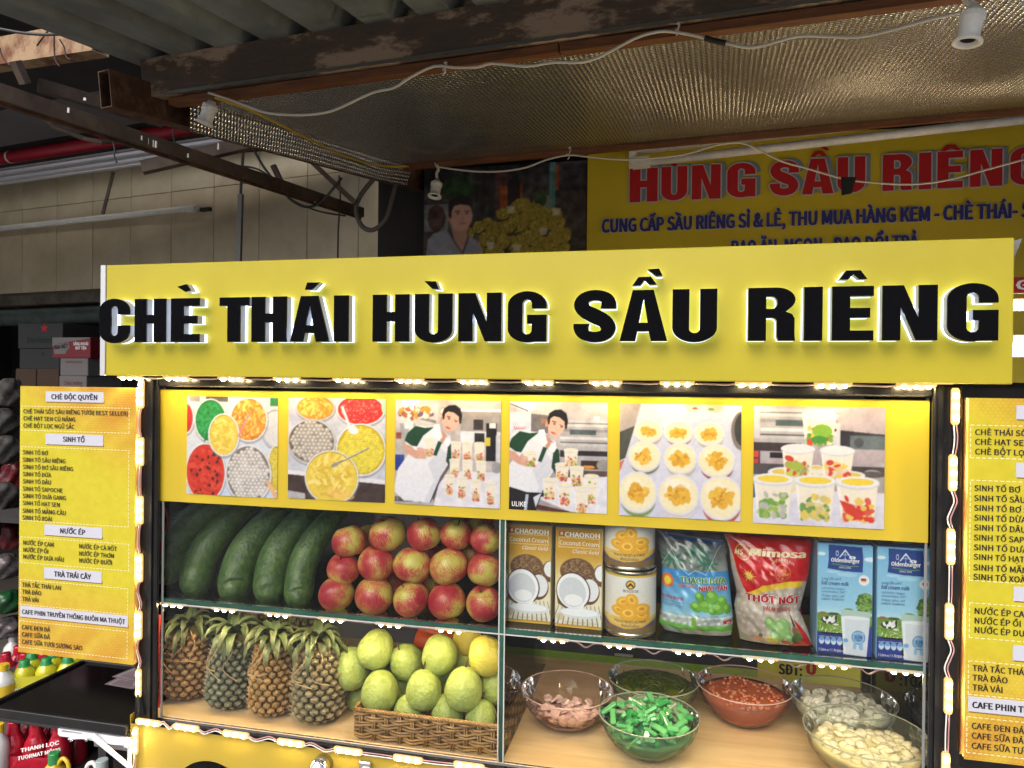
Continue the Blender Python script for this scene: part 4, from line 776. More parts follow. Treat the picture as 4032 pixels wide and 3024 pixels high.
def cupp(pt, x, y, w_, h, cols, lid=(228, 230, 234), tap=.8, top=(238, 226, 176), n=16):
    pt.poly([(x-w_/2, y), (x+w_/2, y), (x+w_/2*tap, y+h*.95), (x+w_/2*tap*.8, y+h), (x-w_/2*tap*.8, y+h), (x-w_/2*tap, y+h*.95)], (232, 226, 208))
    mc = np.array(cols).mean(0)*.5+np.array((232, 222, 196))*.5; pt.ell(x, y+h*.78, w_*.36, h*.22, mc, 0, .8)
    for i in range(n): b_ = RNG.rand(); xx = x+(RNG.rand()-.5)*w_*.70; yy = y+h*(.95-.55*b_*b_); pt.ell(xx, yy, w_*.08*(.5+RNG.rand()), w_*.06*(.6+RNG.rand()), cols[RNG.randint(len(cols))], RNG.rand()*180)
    pt.poly([(x-w_*.5, y), (x-w_*.43, y), (x-w_*.35, y+h), (x-w_*.4, y+h)], (246, 246, 248), .5); pt.ell(x, y+h*.01, w_*.54, w_*.17, (206, 210, 214)).ell(x, y-h*.02, w_*.52, w_*.14, lid).ell(x, y-h*.02, w_*.40, w_*.09, top)
RG = [(200, 60, 56), (216, 90, 84), (110, 160, 60), (220, 190, 90), (180, 48, 60)]
def kitchen1(pt):
    pt.grad((196, 188, 184), (176, 172, 172)); pt.rect(1515, 150, 1780, 300, (206, 202, 200)); pt.poly([(1550,190),(1770,250),(1770,268),(1550,215)], (130, 128, 130)); pt.bits(1640, 200, 110, 40, 60, 12, [(200, 150, 60), (222, 214, 210), (160, 90, 60), (110, 90, 120), (230, 226, 222)], 1.6); pt.rect(1540, 270, 1640, 370, (168, 170, 176)).rect(1570, 262, 1625, 305, (226, 226, 226)).rect(1515, 330, 1550, 370, (150, 80, 60)); pt.poly([(1530,118),(1670,125),(1640,150),(1590,160)], (222, 224, 226)).ell(1815, 190, 24, 26, (190, 150, 110)).ell(1815, 190, 18, 20, (225, 222, 216))
    pt.rect(1920, 172, 2172, 186, (240, 240, 240)).rect(1925, 186, 2172, 320, (156, 150, 148)).rect(1925, 310, 2172, 380, (216, 222, 230)).rect(2003, 237, 2062, 300, (56, 52, 54)).rect(2010, 320, 2070, 380, (40, 38, 40)).rect(2080, 258, 2145, 490, (24, 24, 28)).rect(2098, 258, 2140, 288, (232, 232, 230)).rect(2073, 345, 2106, 398, (206, 190, 70)).rect(2140, 330, 2172, 500, (196, 198, 206)).rect(1510, 470, 1570, 570, (48, 68, 150)).poly([(1790,640),(1880,560),(2172,560),(2172,790),(1760,790)], (222, 222, 232)).poly([(1740,700),(1850,500),(1870,520),(1790,650),(1760,760)], (90, 80, 80)).rect(1508, 735, 1600, 765, (36, 30, 34)).ell(2145, 530, 30, 36, (150, 150, 154))
    for i in range(12): pt.rect(1512+i*8, 738, 1515+i*8, 762, (220, 220, 220))
pt = Paint(1508, 118, 2170, 783, 140); kitchen1(pt); pt.noise(.05, 16); man(pt, 1870, 235, 1)
cupp(pt, 1728, 368, 66, 110, RG, n=20); 
for i in range(4): pt.line([(1668, 425+16*i), (1705, 437+16*i)], 12, (214, 166, 146))
for (x, y, h) in ((1895,385,105),(1965,383,108),(2040,385,110),(1888,492,110),(1968,497,116),(2052,500,120),(1858,592,120),(1935,600,128),(2020,615,130),(2110,628,132)): cupp(pt, x, y, 64, h, RG, n=22)
pt.noise(.025, 60); photo(pt, ka, (1515, 113), (2172, 127), (1508, 765), (2160, 790))
def oven(pt, x0, y0, x1, y1):
    pt.rect(x0, y0, x1, y1, (176, 174, 176)); h = y1-y0
    for a, c in ((0, (196,196,198)), (.1, (120,116,118)), (.13, (206,206,208)), (.3, (150,148,150)), (.55, (214,214,216)), (.72, (84,78,80)), (.76, (190,190,192))): pt.rect(x0, y0+a*h, x1, y0+(a+.09)*h, c)
    pt.rect(x0+(x1-x0)*.2, y0+.32*h, x0+(x1-x0)*.75, y0+.48*h, (78, 92, 92))
pt = Paint(196, 240, 908, 1038, 140); pt.grad((198, 190, 190), (160, 154, 156)); pt.poly([(202,240),(390,248),(388,300),(310,322),(202,270)], (222, 222, 226)).line([(205,262),(330,310)], 10, (90, 90, 96)).rect(196, 320, 355, 560, (206, 214, 226)).poly([(355,330),(480,340),(480,470),(355,460)], (110, 106, 110)).rect(430, 368, 482, 402, (168, 120, 80))
oven(pt, 570, 370, 908, 590); pt.rect(810, 340, 848, 372, (222, 226, 228)).rect(570, 590, 908, 640, (40, 36, 40)).rect(690, 625, 908, 665, (176, 176, 180)).rect(720, 660, 850, 720, (60, 44, 40)).ell(770, 706, 50, 12, (222, 150, 60)).ell(880, 690, 50, 40, (150, 146, 144)).rect(570, 730, 908, 790, (90, 74, 70)).poly([(378,935),(520,790),(908,770),(908,1050),(640,1030)], (222, 224, 234)).poly([(402,990),(640,1030),(640,1045),(402,1030)], (88, 46, 34)).noise(.05, 16)
pt.poly([(200,860),(430,890),(500,930),(380,938),(402,1040),(196,1038)], (22, 20, 26)); man(pt, 550, 400, 1.2); pt.poly([(200,870),(330,905),(440,905),(378,940),(402,1040),(196,1038)], (22, 20, 26)).poly([(322,920),(345,920),(332,1038),(310,1038)], (180, 190, 214))
cupp(pt, 352, 615, 100, 105, [(120, 160, 60), (150, 180, 70), (200, 80, 60)], n=26)
for i in range(4): pt.line([(285, 640+20*i), (330, 655+20*i)], 14, (214, 166, 146))
for (x, y, h) in ((795,770,110),(585,695,120),(648,590,115),(785,840,130),(690,715,135),(497,810,140),(605,840,150),(728,870,170)): cupp(pt, x, y, 100, h, RG+[(226, 214, 170)], n=26)
pt.noise(.025, 60); photo(pt, kb, (202, 240), (912, 250), (190, 1020), (900, 1057))
pt = Paint(996, 255, 1876, 1085, 165); pt.grad((208, 212, 226), (204, 206, 226)).poly([(996,255),(1155,255),(1110,420),(1000,470)], (176, 166, 158)).poly([(996,470),(1110,420),(1040,660),(996,680)], (74, 76, 68)).poly([(996,690),(1035,670),(1010,740),(996,760)], (200, 120, 90)).ell(1530, 270, 55, 42, (214, 208, 170)).ell(1685, 270, 58, 44, (206, 206, 170)).ell(1545, 285, 20, 8, (190, 60, 60)).ell(1660, 290, 22, 8, (110, 150, 70)).ell(1880, 440, 78, 140, (128, 116, 112)).ell(1885, 430, 60, 118, (52, 54, 50)).noise(.03, 12)
for (x, y, rx, ry, side_) in ((1208,455,105,85,(196,150,90)),(1427,460,105,82,(150,70,50)),(1648,465,108,84,(170,170,100)),(1182,640,122,110,(110,110,60)),(1442,648,122,112,(190,180,140)),(1700,655,132,118,(140,70,56)),(1135,905,145,150,(120,150,90)),(1432,912,150,150,(214,206,200)),(1735,920,150,160,(190,80,70))):
    pt.ell(x+10, y+ry*.42, rx*.86, ry*.9, (170, 176, 196), 0, .5).ell(x+4, y+ry*.35, rx*.90, ry*.88, side_).ell(x+2, y+10, rx, ry, (196, 198, 204)).ell(x, y, rx, ry, (222, 222, 228)).ell(x, y, rx*.9, ry*.9, (238, 230, 190)).ell(x-rx*.2, y-ry*.3, rx*.5, ry*.4, (244, 240, 212), 0, .6)
    c_ = [(226, 178, 60), (234, 190, 76), (214, 164, 50)]; an = RNG.rand()*180; pt.ell(x, y+4, rx*.55, ry*.30, c_[0], an).bits(x, y+4, rx*.55, ry*.42, 30, rx*.10, c_, 1.8); pt.bits(x, y+4, rx*.45, ry*.3, 5, rx*.05, [(196, 136, 40)], 2)
pt.ell(1430, 830, 90, 30, (246, 246, 244), 10, .4).noise(.02, 60); photo(pt, kb, (1000, 255), (1880, 268), (990, 1062), (1870, 1112))
pt = Paint(299, 265, 1225, 1114, 165); pt.grad((186, 174, 178), (160, 150, 156)).rect(299, 265, 345, 500, (200, 200, 204)); oven(pt, 350, 285, 900, 540); pt.rect(870, 380, 915, 540, (206, 206, 210)).ell(880, 430, 10, 10, (60, 30, 30)).poly([(915,430),(1225,455),(1225,560),(915,560)], (52, 50, 56)).rect(985, 465, 1225, 560, (96, 108, 112)).ell(1045, 515, 34, 34, (70, 74, 80)).rect(299, 530, 640, 590, (58, 50, 52)).rect(299, 585, 350, 740, (70, 50, 90)).rect(303, 592, 338, 640, (206, 76, 50)).rect(303, 650, 338, 720, (196, 70, 50)).rect(420, 600, 640, 640, (36, 32, 36)).rect(360, 600, 420, 660, (170, 170, 176)).rect(299, 680, 1225, 760, (80, 76, 80)).ell(1075, 730, 110, 50, (66, 60, 58)).ell(1140, 790, 100, 90, (166, 160, 158)).ell(1130, 735, 100, 22, (90, 84, 82)).ell(1190, 665, 50, 14, (180, 176, 176)).poly([(299,900),(420,860),(1225,860),(1225,1140),(299,1140)], (212, 212, 228)).ell(305, 880, 30, 50, (60, 90, 150)).noise(.04, 16)
for (x, y, w_, h) in ((530,740,230,150),(750,700,120,90),(985,745,200,150)): cupp(pt, x, y, w_, h, [(210, 190, 90), (220, 214, 190)], top=(222, 196, 84))
cupp(pt, 768, 330, 240, 205, [(120, 168, 60), (90, 150, 56), (206, 80, 60), (220, 190, 80)], n=34, top=(226, 222, 214)); pt.ell(790, 440, 70, 50, (130, 176, 60)).ell(770, 500, 60, 26, (70, 140, 60))
cupp(pt, 620, 570, 228, 195, [(190, 200, 90), (206, 84, 60), (150, 160, 90)], n=30, top=(226, 226, 226)); pt.ell(600, 690, 60, 30, (160, 180, 70)).ell(560, 640, 34, 20, (200, 70, 54), 20)
cupp(pt, 897, 575, 230, 192, [(206, 70, 60), (230, 200, 90), (222, 214, 180)], n=26, top=(230, 230, 228))
for (x, cc) in ((445, [(110, 160, 70), (150, 180, 90), (180, 180, 180)]), (745, [(224, 200, 90), (206, 190, 120), (110, 150, 80)]), (1040, [(206, 60, 50), (214, 90, 70), (224, 196, 90)])): cupp(pt, x, 795, 280, 270, cc, n=46, top=(232, 206, 70))
pt.poly([(915,920),(1010,950),(1090,1040),(1060,1060),(960,1010)], (206, 62, 48)).noise(.02, 60); photo(pt, kc, (303, 265), (1232, 280), (295, 1090), (1217, 1138))
for body, k, xa, xb, yb, cap, m in (('ULIKE', kb, 215, 318, 998, 34, m_white), ('SANAKY', kb, 228, 316, 443, 22, m_redink)):
    a, b_ = P(*k(xa, yb), YP), P(*k(xb, yb), YP); letter('print_lettering', body, lambda x, z: (x, YP-.0022, z), a[0], b_[0], a[2], cap/1.843*1.35/F, m, post, bold=.0)

# ================================================================== MENU BOARDS
YM = 1.268; k4, k5, k6 = crop(0, 1000, 1.659), crop(0, 1950, 1.545), crop(0, 1150, 3.687)
mx0, mx1 = P(80, 1550, YM)[0], P(536, 1550, YM)[0]; mz1 = P(85, 1520, YM)[2]; mz0 = P(300, 2593, YM)[2]
menu = thing('menu_board', 'yellow menu board fixed on the left post of the cart', 'menu board', (mx0, YM, mz0), group='yellow drinks menu boards on the cart')
MB().bbox((mx0+.0005, YM+.0012, mz0+.0005), (mx1-.0005, YM+.021, mz1-.0005), .0012).build('board', m_wood_edge, menu)
pt = Paint(0, 0, 456, 1060, 190); pt.fill((214, 200, 48)); T = np.clip(((pt.X-120)*.9-(pt.Y)*1.0+180)/260, 0, 1)*np.clip((420-pt.Y)/300, 0, 1); B = np.clip((pt.Y-700-pt.X*.15)/300, 0, 1); S = np.clip(T+B, 0, 1)
st_ = (np.sin((pt.X+pt.Y)*.035)*.5+.5)**2
pt.I = pt.I*(1-S[..., None]*.9)+np.array((206, 142, 46))/255.*S[..., None]*.9; pt.I = pt.I*(1-(st_*S*.55)[..., None])+np.array((226, 206, 70))/255.*(st_*S*.55)[..., None]
gx = pt.X/11.; gy = pt.Y/9.5; off = (np.floor(gy) % 2)*.5; dd = np.sqrt(((gx+off) % 1-.5)**2+((gy % 1)-.5)**2); pt.I[(dd < .30) & (S > .18)] = pt.I[(dd < .30) & (S > .18)]*.5+np.array((232, 208, 84))/255.*.5
pt.noise(.02, 30)
link_mesh('printed_face', pt.mesh('printed_face', flat_to3((mx0, YM, mz1), (mx1, YM, mz1), (mx0, YM, mz0)), .72), m_print, menu)
mf = lambda x, z: (x, YM-.0011, z)
def mtext(k, body, xa, xb, yb, cap, kk, bold=.04):
    a, b_ = P(*k(xa, yb), YM), P(*k(xb, yb), YM); d = P(*k(xa, yb-cap), YM); letter('menu_lettering', body, mf, a[0], b_[0], a[2], d[2]-a[2], m_ink, menu, bold=bold)
def mbox(k, x0, y0, x1, y1l):
    a, b_, c = P(*k(x0, y0), YM), P(*k(x1, y0), YM), P(*k(x0, y1l), YM)
    mb = MB(); mb.box((a[0], YM-.0008, c[2]), (b_[0], YM-.0003, a[2])); mb.build('heading_label', m_label, menu)
    mb = MB(); mb.add([(a[0]+.002, YM-.00015, c[2]-.0022), (b_[0]+.002, YM-.00015, c[2]-.0022), (b_[0]+.002, YM-.00015, c[2]+.004), (a[0]+.002, YM-.00015, c[2]+.004)], [(0, 1, 2, 3)]); mb.build('heading_shade', mat('brown_print', (.22, .12, .02, 1), .5), menu)
def dashed(k, x0, y0, x1, k2_, y1):
    a, b_, c = P(*k(x0, y0), YM), P(*k(x1, y0), YM), P(*k2_(x0 if k is k2_ else x0*.93, y1), YM); mb = MB(); xa, xb, za, zb2 = a[0], b_[0], a[2], c[2]; w_ = .00065
    x = xa
    while x < xb:
        for z in (za, zb2): mb.add([(x, YM-.0003, z-w_), (min(x+.0055, xb), YM-.0003, z-w_), (min(x+.0055, xb), YM-.0003, z+w_), (x, YM-.0003, z+w_)], [(0, 1, 2, 3)])
        x += .0085
    z = zb2
    while z < za:
        for x in (xa, xb): mb.add([(x-w_, YM-.0003, z), (x+w_, YM-.0003, z), (x+w_, YM-.0003, min(z+.0055, za)), (x-w_, YM-.0003, min(z+.0055, za))], [(0, 1, 2, 3)])
        z += .0085
    tag(mb.build('dashed_frame', mat('cream_print', (.75, .68, .42, 1), .5), menu), kind='stuff')
dashed(k4, 140, 993, 845, k4, 1150); dashed(k4, 140, 1258, 843, k5, 152); dashed(k5, 128, 252, 785, k5, 408); dashed(k5, 125, 512, 778, k5, 662); dashed(k5, 120, 762, 775, k5, 922)
mbox(k6, 668, 1440, 1505, 1590); mbox(k4, 300, 1172, 675, 1242); mbox(k5, 272, 176, 623, 240); mbox(k5, 270, 437, 620, 505); mbox(k5, 124, 670, 780, 737)
mtext(k6, 'CHÈ ĐỘC QUYỀN', 748, 1420, 1553, 70, 0); mtext(k4, 'SINH TỐ', 412, 556, 1225, 32, 0); mtext(k5, 'NƯỚC ÉP', 368, 522, 230, 30, 0); mtext(k5, 'TRÀ TRÁI CÂY', 330, 557, 492, 30, 0); mtext(k5, 'CAFE PHIN TRUYỀN THỐNG BUÔN MA THUỘT', 136, 765, 720, 27, 0)
for b_, xa, xb, y in (('CHÈ THÁI SỐT SẦU RIÊNG TƯƠI( BEST SELLER)', 155, 837, 1040), ('CHÈ HẠT SEN CỦ NĂNG', 155, 493, 1086), ('CHÈ BỘT LỌC NGŨ SẮC', 155, 489, 1133), ('SINH TỐ BƠ', 152, 315, 1308), ('SINH TỐ SẦU RIÊNG', 152, 430, 1356), ('SINH TỐ BƠ SẦU RIÊNG', 152, 480, 1403), ('SINH TỐ DỪA', 152, 337, 1450), ('SINH TỐ DÂU', 152, 335, 1497), ('SINH TỐ SAPOCHE', 151, 411, 1545), ('SINH TỐ DƯA GANG', 151, 432, 1592), ('SINH TỐ HẠT SEN', 151, 392, 1638)): mtext(k4, b_, xa, xb, y, 27, 0, .02)
for b_, xa, xb, y in (('SINH TỐ MÃNG CẦU', 139, 402, 105), ('SINH TỐ XOÀI', 139, 317, 147), ('NƯỚC ÉP CAM', 144, 328, 300), ('NƯỚC ÉP ỔI', 144, 295, 343), ('NƯỚC ÉP DƯA HẤU', 144, 390, 385), ('NƯỚC ÉP CÀ RỐT', 484, 713, 322), ('NƯỚC ÉP THƠM', 484, 695, 366), ('NƯỚC ÉP BƯỞI', 484, 682, 408), ('TRÀ TẮC THÁI LAN', 137, 372, 555), ('TRÀ ĐÀO', 137, 253, 598), ('TRÀ VẢI', 137, 236, 642), ('CAFE ĐEN ĐÁ', 135, 307, 813), ('CAFE SỮA ĐÁ', 135, 306, 857), ('CAFE SỮA TƯƠI SƯƠNG SÁO', 135, 502, 902)): mtext(k5, b_, xa, xb, y, 26, 0, .02)
m2 = copy_tree(menu); m2['label'] = 'yellow menu board fixed beside the right post of the cart'
m2.location = (P(3806, 2200, YM)[0], YM, P(3790, 2988, YM)[2]-.0)

# ================================================================== FRUIT
def rdir(): return (RNG.rand()*6.28)
m_gourd = mat('gourd_skin', (.035, .085, .018, 1), .42, c2=(.13, .20, .05), scale=60, thr=(.40, .80), bump=.35, bscale=130, coat=.08)
def gourd(bx, by, Yb, tx, ty, Yt, dia, label):
    a, t_ = P(bx, by, Yb), P(tx, ty, Yt); o = thing('green_gourd', label, 'gourd', a, group='long green gourds on the shelf'); n = 26
    ctrl = [a, a+(t_-a)*.33+np.array((-.022, -.004, -.008)), a+(t_-a)*.68+np.array((-.012, 0, .006)), t_]; path = spline(ctrl, n//3); m = len(path)
    rad = [dia/2*(math.sin(min(1, (i/(m-1)+.015)/.28)*math.pi/2)**.75)*(1-.42*max(0, i/(m-1)-.35)/.65)*(1 if i < m-2 else (.8 if i == m-2 else .3)) for i in range(m)]
    mb = MB(); mb.smooth = True; mb.tube([p-a for p in path], rad, 28); mb.build('gourd_body', m_gourd, o, world=False); return o
kn = crop(590, 1930, 1.516)
def gourd(pts, Y0, Y1, wpx, label):
    n = len(pts); W_ = [P(*kn(*p), Y0+(Y1-Y0)*i/(n-1)) for i, p in enumerate(pts)]; a = W_[0]; d = BAS.T @ (W_[1]-np.array((0, 0, CZ))); rr = wpx/1.516/2/F*d[2]
    o = thing('green_gourd', label, 'gourd', a, group='long green gourds on the shelf'); path = spline(W_, 8); m = len(path); L = np.cumsum([0]+[np.linalg.norm(path[i+1]-path[i]) for i in range(m-1)]); rad = []
    for l in L:
        t_ = l/L[-1]; e = l/(rr*1.35); rad.append(rr*(math.sqrt(max(0, 1-(1-min(e, 1))**2)) if e < 1 else 1)*(1-.36*max(0, t_-.42)/.58)+.0006)
    rad[-1] *= .5; path = [np.array((p[0], p[1], max(p[2], ZS+r_i*.15+.001))) for p, r_i in zip(path, rad)]; mb = MB(); mb.smooth = True; mb.tube([p-a for p in path], rad, 30); mb.build('gourd_body', m_gourd, o, world=False); return o
gourd([(118,540),(112,470),(128,370),(190,250),(330,120),(460,60),(600,30)], 1.35, 1.48, 186, 'long dark green gourd at the left end of the shelf beside the post')
gourd([(268,614),(278,530),(312,410),(390,280),(500,150),(610,70),(720,30)], 1.352, 1.52, 196, 'second long green gourd from the post on the shelf')
gourd([(500,645),(510,560),(548,420),(625,290),(740,160),(850,70),(950,30)], 1.352, 1.53, 204, 'middle long green gourd of the five on the shelf')
gourd([(715,660),(718,570),(742,430),(815,290),(925,160),(1020,80),(1100,30)], 1.350, 1.53, 196, 'fourth long green gourd from the post on the shelf')
gourd([(895,684),(890,600),(912,450),(975,310),(1065,190),(1150,90),(1210,30)], 1.345, 1.51, 172, 'slimmest long green gourd leaning next to the apples')
gourd([(170,150),(230,110),(330,90),(450,60)], 1.66, 1.72, 150, 'dark green gourd lying behind the leftmost gourds under the poster')
# apples: streaked skin
m_apple = mat('apple_skin', (.5, .05, .04, 1), .38, coat=.08); t = m_apple.node_tree; b = t.nodes['Principled BSDF']
tc = t.nodes.new('ShaderNodeTexCoord'); oi = t.nodes.new('ShaderNodeObjectInfo'); ad = t.nodes.new('ShaderNodeVectorMath'); ad.operation = 'ADD'; ml = t.nodes.new('ShaderNodeMath'); ml.operation = 'MULTIPLY'; ml.inputs[1].default_value = 60
t.links.new(oi.outputs['Random'], ml.inputs[0]); t.links.new(tc.outputs['Object'], ad.inputs[0]); t.links.new(ml.outputs[0], ad.inputs[1])
n1 = t.nodes.new('ShaderNodeTexNoise'); n1.inputs['Scale'].default_value = .75; n1.inputs['Detail'].default_value = 2; t.links.new(ad.outputs[0], n1.inputs[0])
mp = t.nodes.new('ShaderNodeMapping'); mp.inputs['Scale'].default_value = (22, 22, 1.6); t.links.new(ad.outputs[0], mp.inputs[0]); n2 = t.nodes.new('ShaderNodeTexNoise'); n2.inputs['Scale'].default_value = 1; n2.inputs['Detail'].default_value = 3; t.links.new(mp.outputs[0], n2.inputs[0])
mx = t.nodes.new('ShaderNodeMath'); mx.operation = 'MULTIPLY_ADD'; mx.inputs[1].default_value = .52; t.links.new(n2.outputs[0], mx.inputs[0]); m3 = t.nodes.new('ShaderNodeMath'); m3.operation = 'MULTIPLY'; m3.inputs[1].default_value = 1.0; t.links.new(n1.outputs[0], m3.inputs[0]); t.links.new(m3.outputs[0], mx.inputs[2])
cr = t.nodes.new('ShaderNodeValToRGB'); e = cr.color_ramp.elements; e[0].position = .595; e[0].color = (.34, .020, .036, 1); e[1].position = .92; e[1].color = (.56, .50, .10, 1); q = e.new(.72); q.color = (.46, .055, .050, 1); q = e.new(.81); q.color = (.52, .19, .07, 1)
t.links.new(mx.outputs[0], cr.inputs[0]); t.links.new(cr.outputs[0], b.inputs['Base Color'])
vo = t.nodes.new('ShaderNodeTexVoronoi'); vo.inputs['Scale'].default_value = 300; 
m_stem = mat('fruit_stem', (.06, .035, .015, 1), .8)
def apple_mesh(seed):
    rs = np.random.RandomState(seed); mb = MB(); mb.smooth = True; prof = []
    for i in range(19):
        th = math.pi*i/18; r = math.sin(th)*(1+.06*math.cos(th)); z = -math.cos(th)*1.0
        if th > 2.3: z -= .32*((th-2.3)/.84)**2.2
        if th < .6: z += .14*((.6-th)/.6)**2
        prof.append((max(r, .0005), z))
    ph = rs.rand()*6; mb.lathe(prof, 30, fn=lambda a, i: 1+.022*math.sin(5*a+ph)*(1-i/18)+.02*math.sin(2*a+ph)); return mb.mesh('apple_skin')
AM = [apple_mesh(i) for i in range(3)]
for m_ in AM: m_.materials.append(m_apple)
smb = MB(); smb.smooth = True; smb.tube([(0, 0, .50), (.02, 0, .75), (.08, .02, 1.02)], [.05, .035, .05], 6); SM = smb.mesh('stem'); SM.materials.append(m_stem)
def apple(cx, cy, rx, Y, label, k=ka, tilt=None, stem=True):
    x, y = k(cx, cy); c = P(x, y, Y); zc = (c-np.array((0, 0, CZ))) @ BAS[:, :] if False else None
    d = BAS.T @ (c-np.array((0, 0, CZ))); r = rx/1.58/F*d[2]
    o = thing('apple', label, 'apple', c, group='apples stacked on the shelf'); o.rotation_euler = tilt or ((RNG.rand()-.35)*1.0, (RNG.rand()-.5)*.9, rdir())
    s = link_mesh('apple_skin', AM[RNG.randint(3)], None, o, world=False); s.scale = (r*(1.0+.06*RNG.rand()), r*(1.0+.06*RNG.rand()), r*(.97+.08*RNG.rand()))
    if stem: s2 = link_mesh('stem', SM, None, o, world=False); s2.scale = (r, r, r)
    return o
rows = {'bottom': [(1143,1322,105),(1380,1330,121),(1607,1352,110),(1833,1365,113),(2060,1380,108)], 'middle': [(1187,1167,98),(1395,1130,112),(1620,1145,116),(1845,1150,115),(2068,1172,104)], 'third': [(1225,995,106),(1465,948,111),(1688,950,106),(1892,950,98),(2075,983,94)]}
ordn = ['at the end next to the gourds', 'second from the gourds', 'in the centre', 'second from the glass divider', 'against the glass divider']
for rn, lst in rows.items():
    for i, (x, y, r) in enumerate(lst):
        apple(x, y, r, {'bottom': 1.345, 'middle': 1.352, 'third': 1.36}[rn]+.006*(i % 2), f'apple in the {rn} row of the stack, {ordn[i]}')
for x, y, r, Y, lb in ((2030, 862, 98, 1.42, 'yellow apple on top of the stack, half behind the poster'), (1345, 985, 90, 1.43, 'apple in the back layer, between the two leftmost of the third row'), (1800, 1090, 90, 1.43, 'greenish apple in the back layer above the middle row'), (1990, 1060, 90, 1.43, 'dark red apple in the back layer near the glass divider'), (1500, 1250, 90, 1.43, 'apple in the back layer, low between bottom and middle rows'), (1730, 1240, 90, 1.43, 'yellowish apple in the back layer right of the centre column')): apple(x, y, r, Y, lb)
# guavas
m_guava = mat('guava_skin', (.25, .33, .06, 1), .45, c2=(.40, .47, .15), scale=3.5, thr=(.3, .7), bump=.24, bscale=5.5, bdist=.022, sss=.1)
m_guavay = mat('ripe_guava_skin', (.56, .50, .07, 1), .38, c2=(.62, .52, .11), scale=3.5, thr=(.3, .7), bump=.24, bscale=5.5, bdist=.022, sss=.1)
def guava_mesh(seed):
    rs = np.random.RandomState(seed); ph = rs.rand()*6; mb = MB(); mb.smooth = True; prof = []
    for i in range(21):
        th = math.pi*i/20; r = math.sin(th)**.88*(1-.10*math.cos(math.pi-th)) ; z = -math.cos(th)*1.12; prof.append((max(r, .001)*(1 if i else 1), z))
    mb.lathe(prof, 32, fn=lambda a, i: 1+.022*math.sin(6*a+ph+i*.1)+.022*math.sin(3*a+ph*2)+.014*math.sin(11*a+i*.5+ph)+.012*math.sin(4*a-i*.7)); return mb.mesh('guava_skin')
GM = [guava_mesh(i) for i in range(3)]
gst = MB(); gst.smooth = True; gst.tube([(0, 0, 1.08), (.03, 0, 1.3), (.10, .03, 1.55)], [.06, .045, .05], 6); GST = gst.mesh('stem'); GST.materials.append(m_stem)
gcl = MB(); gcl.smooth = True; gcl.lathe([(.16, -1.09), (.20, -1.17), (.12, -1.15), (0, -1.11)], 12, fn=lambda a, i: 1+.15*math.sin(5*a)); GCL = gcl.mesh('calyx'); GCL.materials.append(m_stem)
kf = crop(600, 2300, 1.58)
def guava(cx, cy, rx, Y, label, tilt=(0, 0), ripe=False, stem=True):
    c = P(*kf(cx, cy), Y); d = BAS.T @ (c-np.array((0, 0, CZ))); r = rx/1.58/F*d[2]
    o = thing('guava', label, 'guava', c, group='guavas piled in the wicker basket'); o.rotation_euler = (tilt[0], tilt[1], rdir() if not any(tilt) else 0)
    me = GM[RNG.randint(3)]; s = link_mesh('guava_skin', me, None, o, world=False); s.scale = (r, r, r)
    if not s.material_slots: me.materials.append(m_guava)
    s.material_slots[0].link = 'OBJECT'; s.material_slots[0].material = m_guavay if ripe else m_guava
    if stem: s2 = link_mesh('stem', GST, None, o, world=False); s2.scale = (r, r, r)
    s3 = link_mesh('calyx', GCL, None, o, world=False); s3.scale = (r, r, r)
for g in GM: g.materials.append(m_guava)
guava(1236, 522, 116, 1.405, 'pale green guava with a stem, leftmost of the pile beside the pineapple', (0, -.25))
guava(1392, 405, 110, 1.40, 'round green guava at the top left of the pile', (-.6, .2))
guava(1580, 482, 104, 1.42, 'green guava with its brown base showing, centre of the upper row', (.55, -.25))
guava(1788, 437, 112, 1.395, 'tall yellow green guava in the upper row under the carrots', (.25, .08), stem=False)
guava(2075, 440, 112, 1.39, 'yellow guava touching the glass divider in the upper row', (.45, -.1), ripe=True, stem=False)
guava(1415, 668, 114, 1.365, 'pale green guava in the second row above the basket corner', (-.2, 0), stem=False)
guava(1688, 657, 110, 1.36, 'green guava with upright stem in the second row, middle', (-.1, -.05))
guava(1937, 650, 118, 1.358, 'largest pale green guava with a thin stem in the second row', (-.1, .05))
guava(2120, 640, 95, 1.41, 'green guava squeezed behind the glass divider', ripe=False)
guava(1598, 800, 100, 1.365, 'guava half sunk in the basket under the middle stem guava', stem=False)
guava(1832, 795, 100, 1.368, 'guava half sunk in the basket between the two front stem guavas', stem=False)
guava(2045, 835, 100, 1.36, 'guava with a short stem sunk in the right end of the basket', (-.2, 0))
guava(1960, 340, 90, 1.47, 'yellow guava in the back row near the shelf lights', ripe=True); guava(1925, 480, 85, 1.47, 'greenish guava in shade behind the upper row'); guava(1440, 545, 85, 1.46, 'dark guava in the back row behind the top left one'); guava(1290, 700, 80, 1.44, 'dark green guava in shade beside the pineapple and basket'); guava(1545, 640, 85, 1.45, 'shaded guava in the gap behind the second row')
guava(1810, 590, 80, 1.45, 'shaded guava in the back between the two stem guavas')
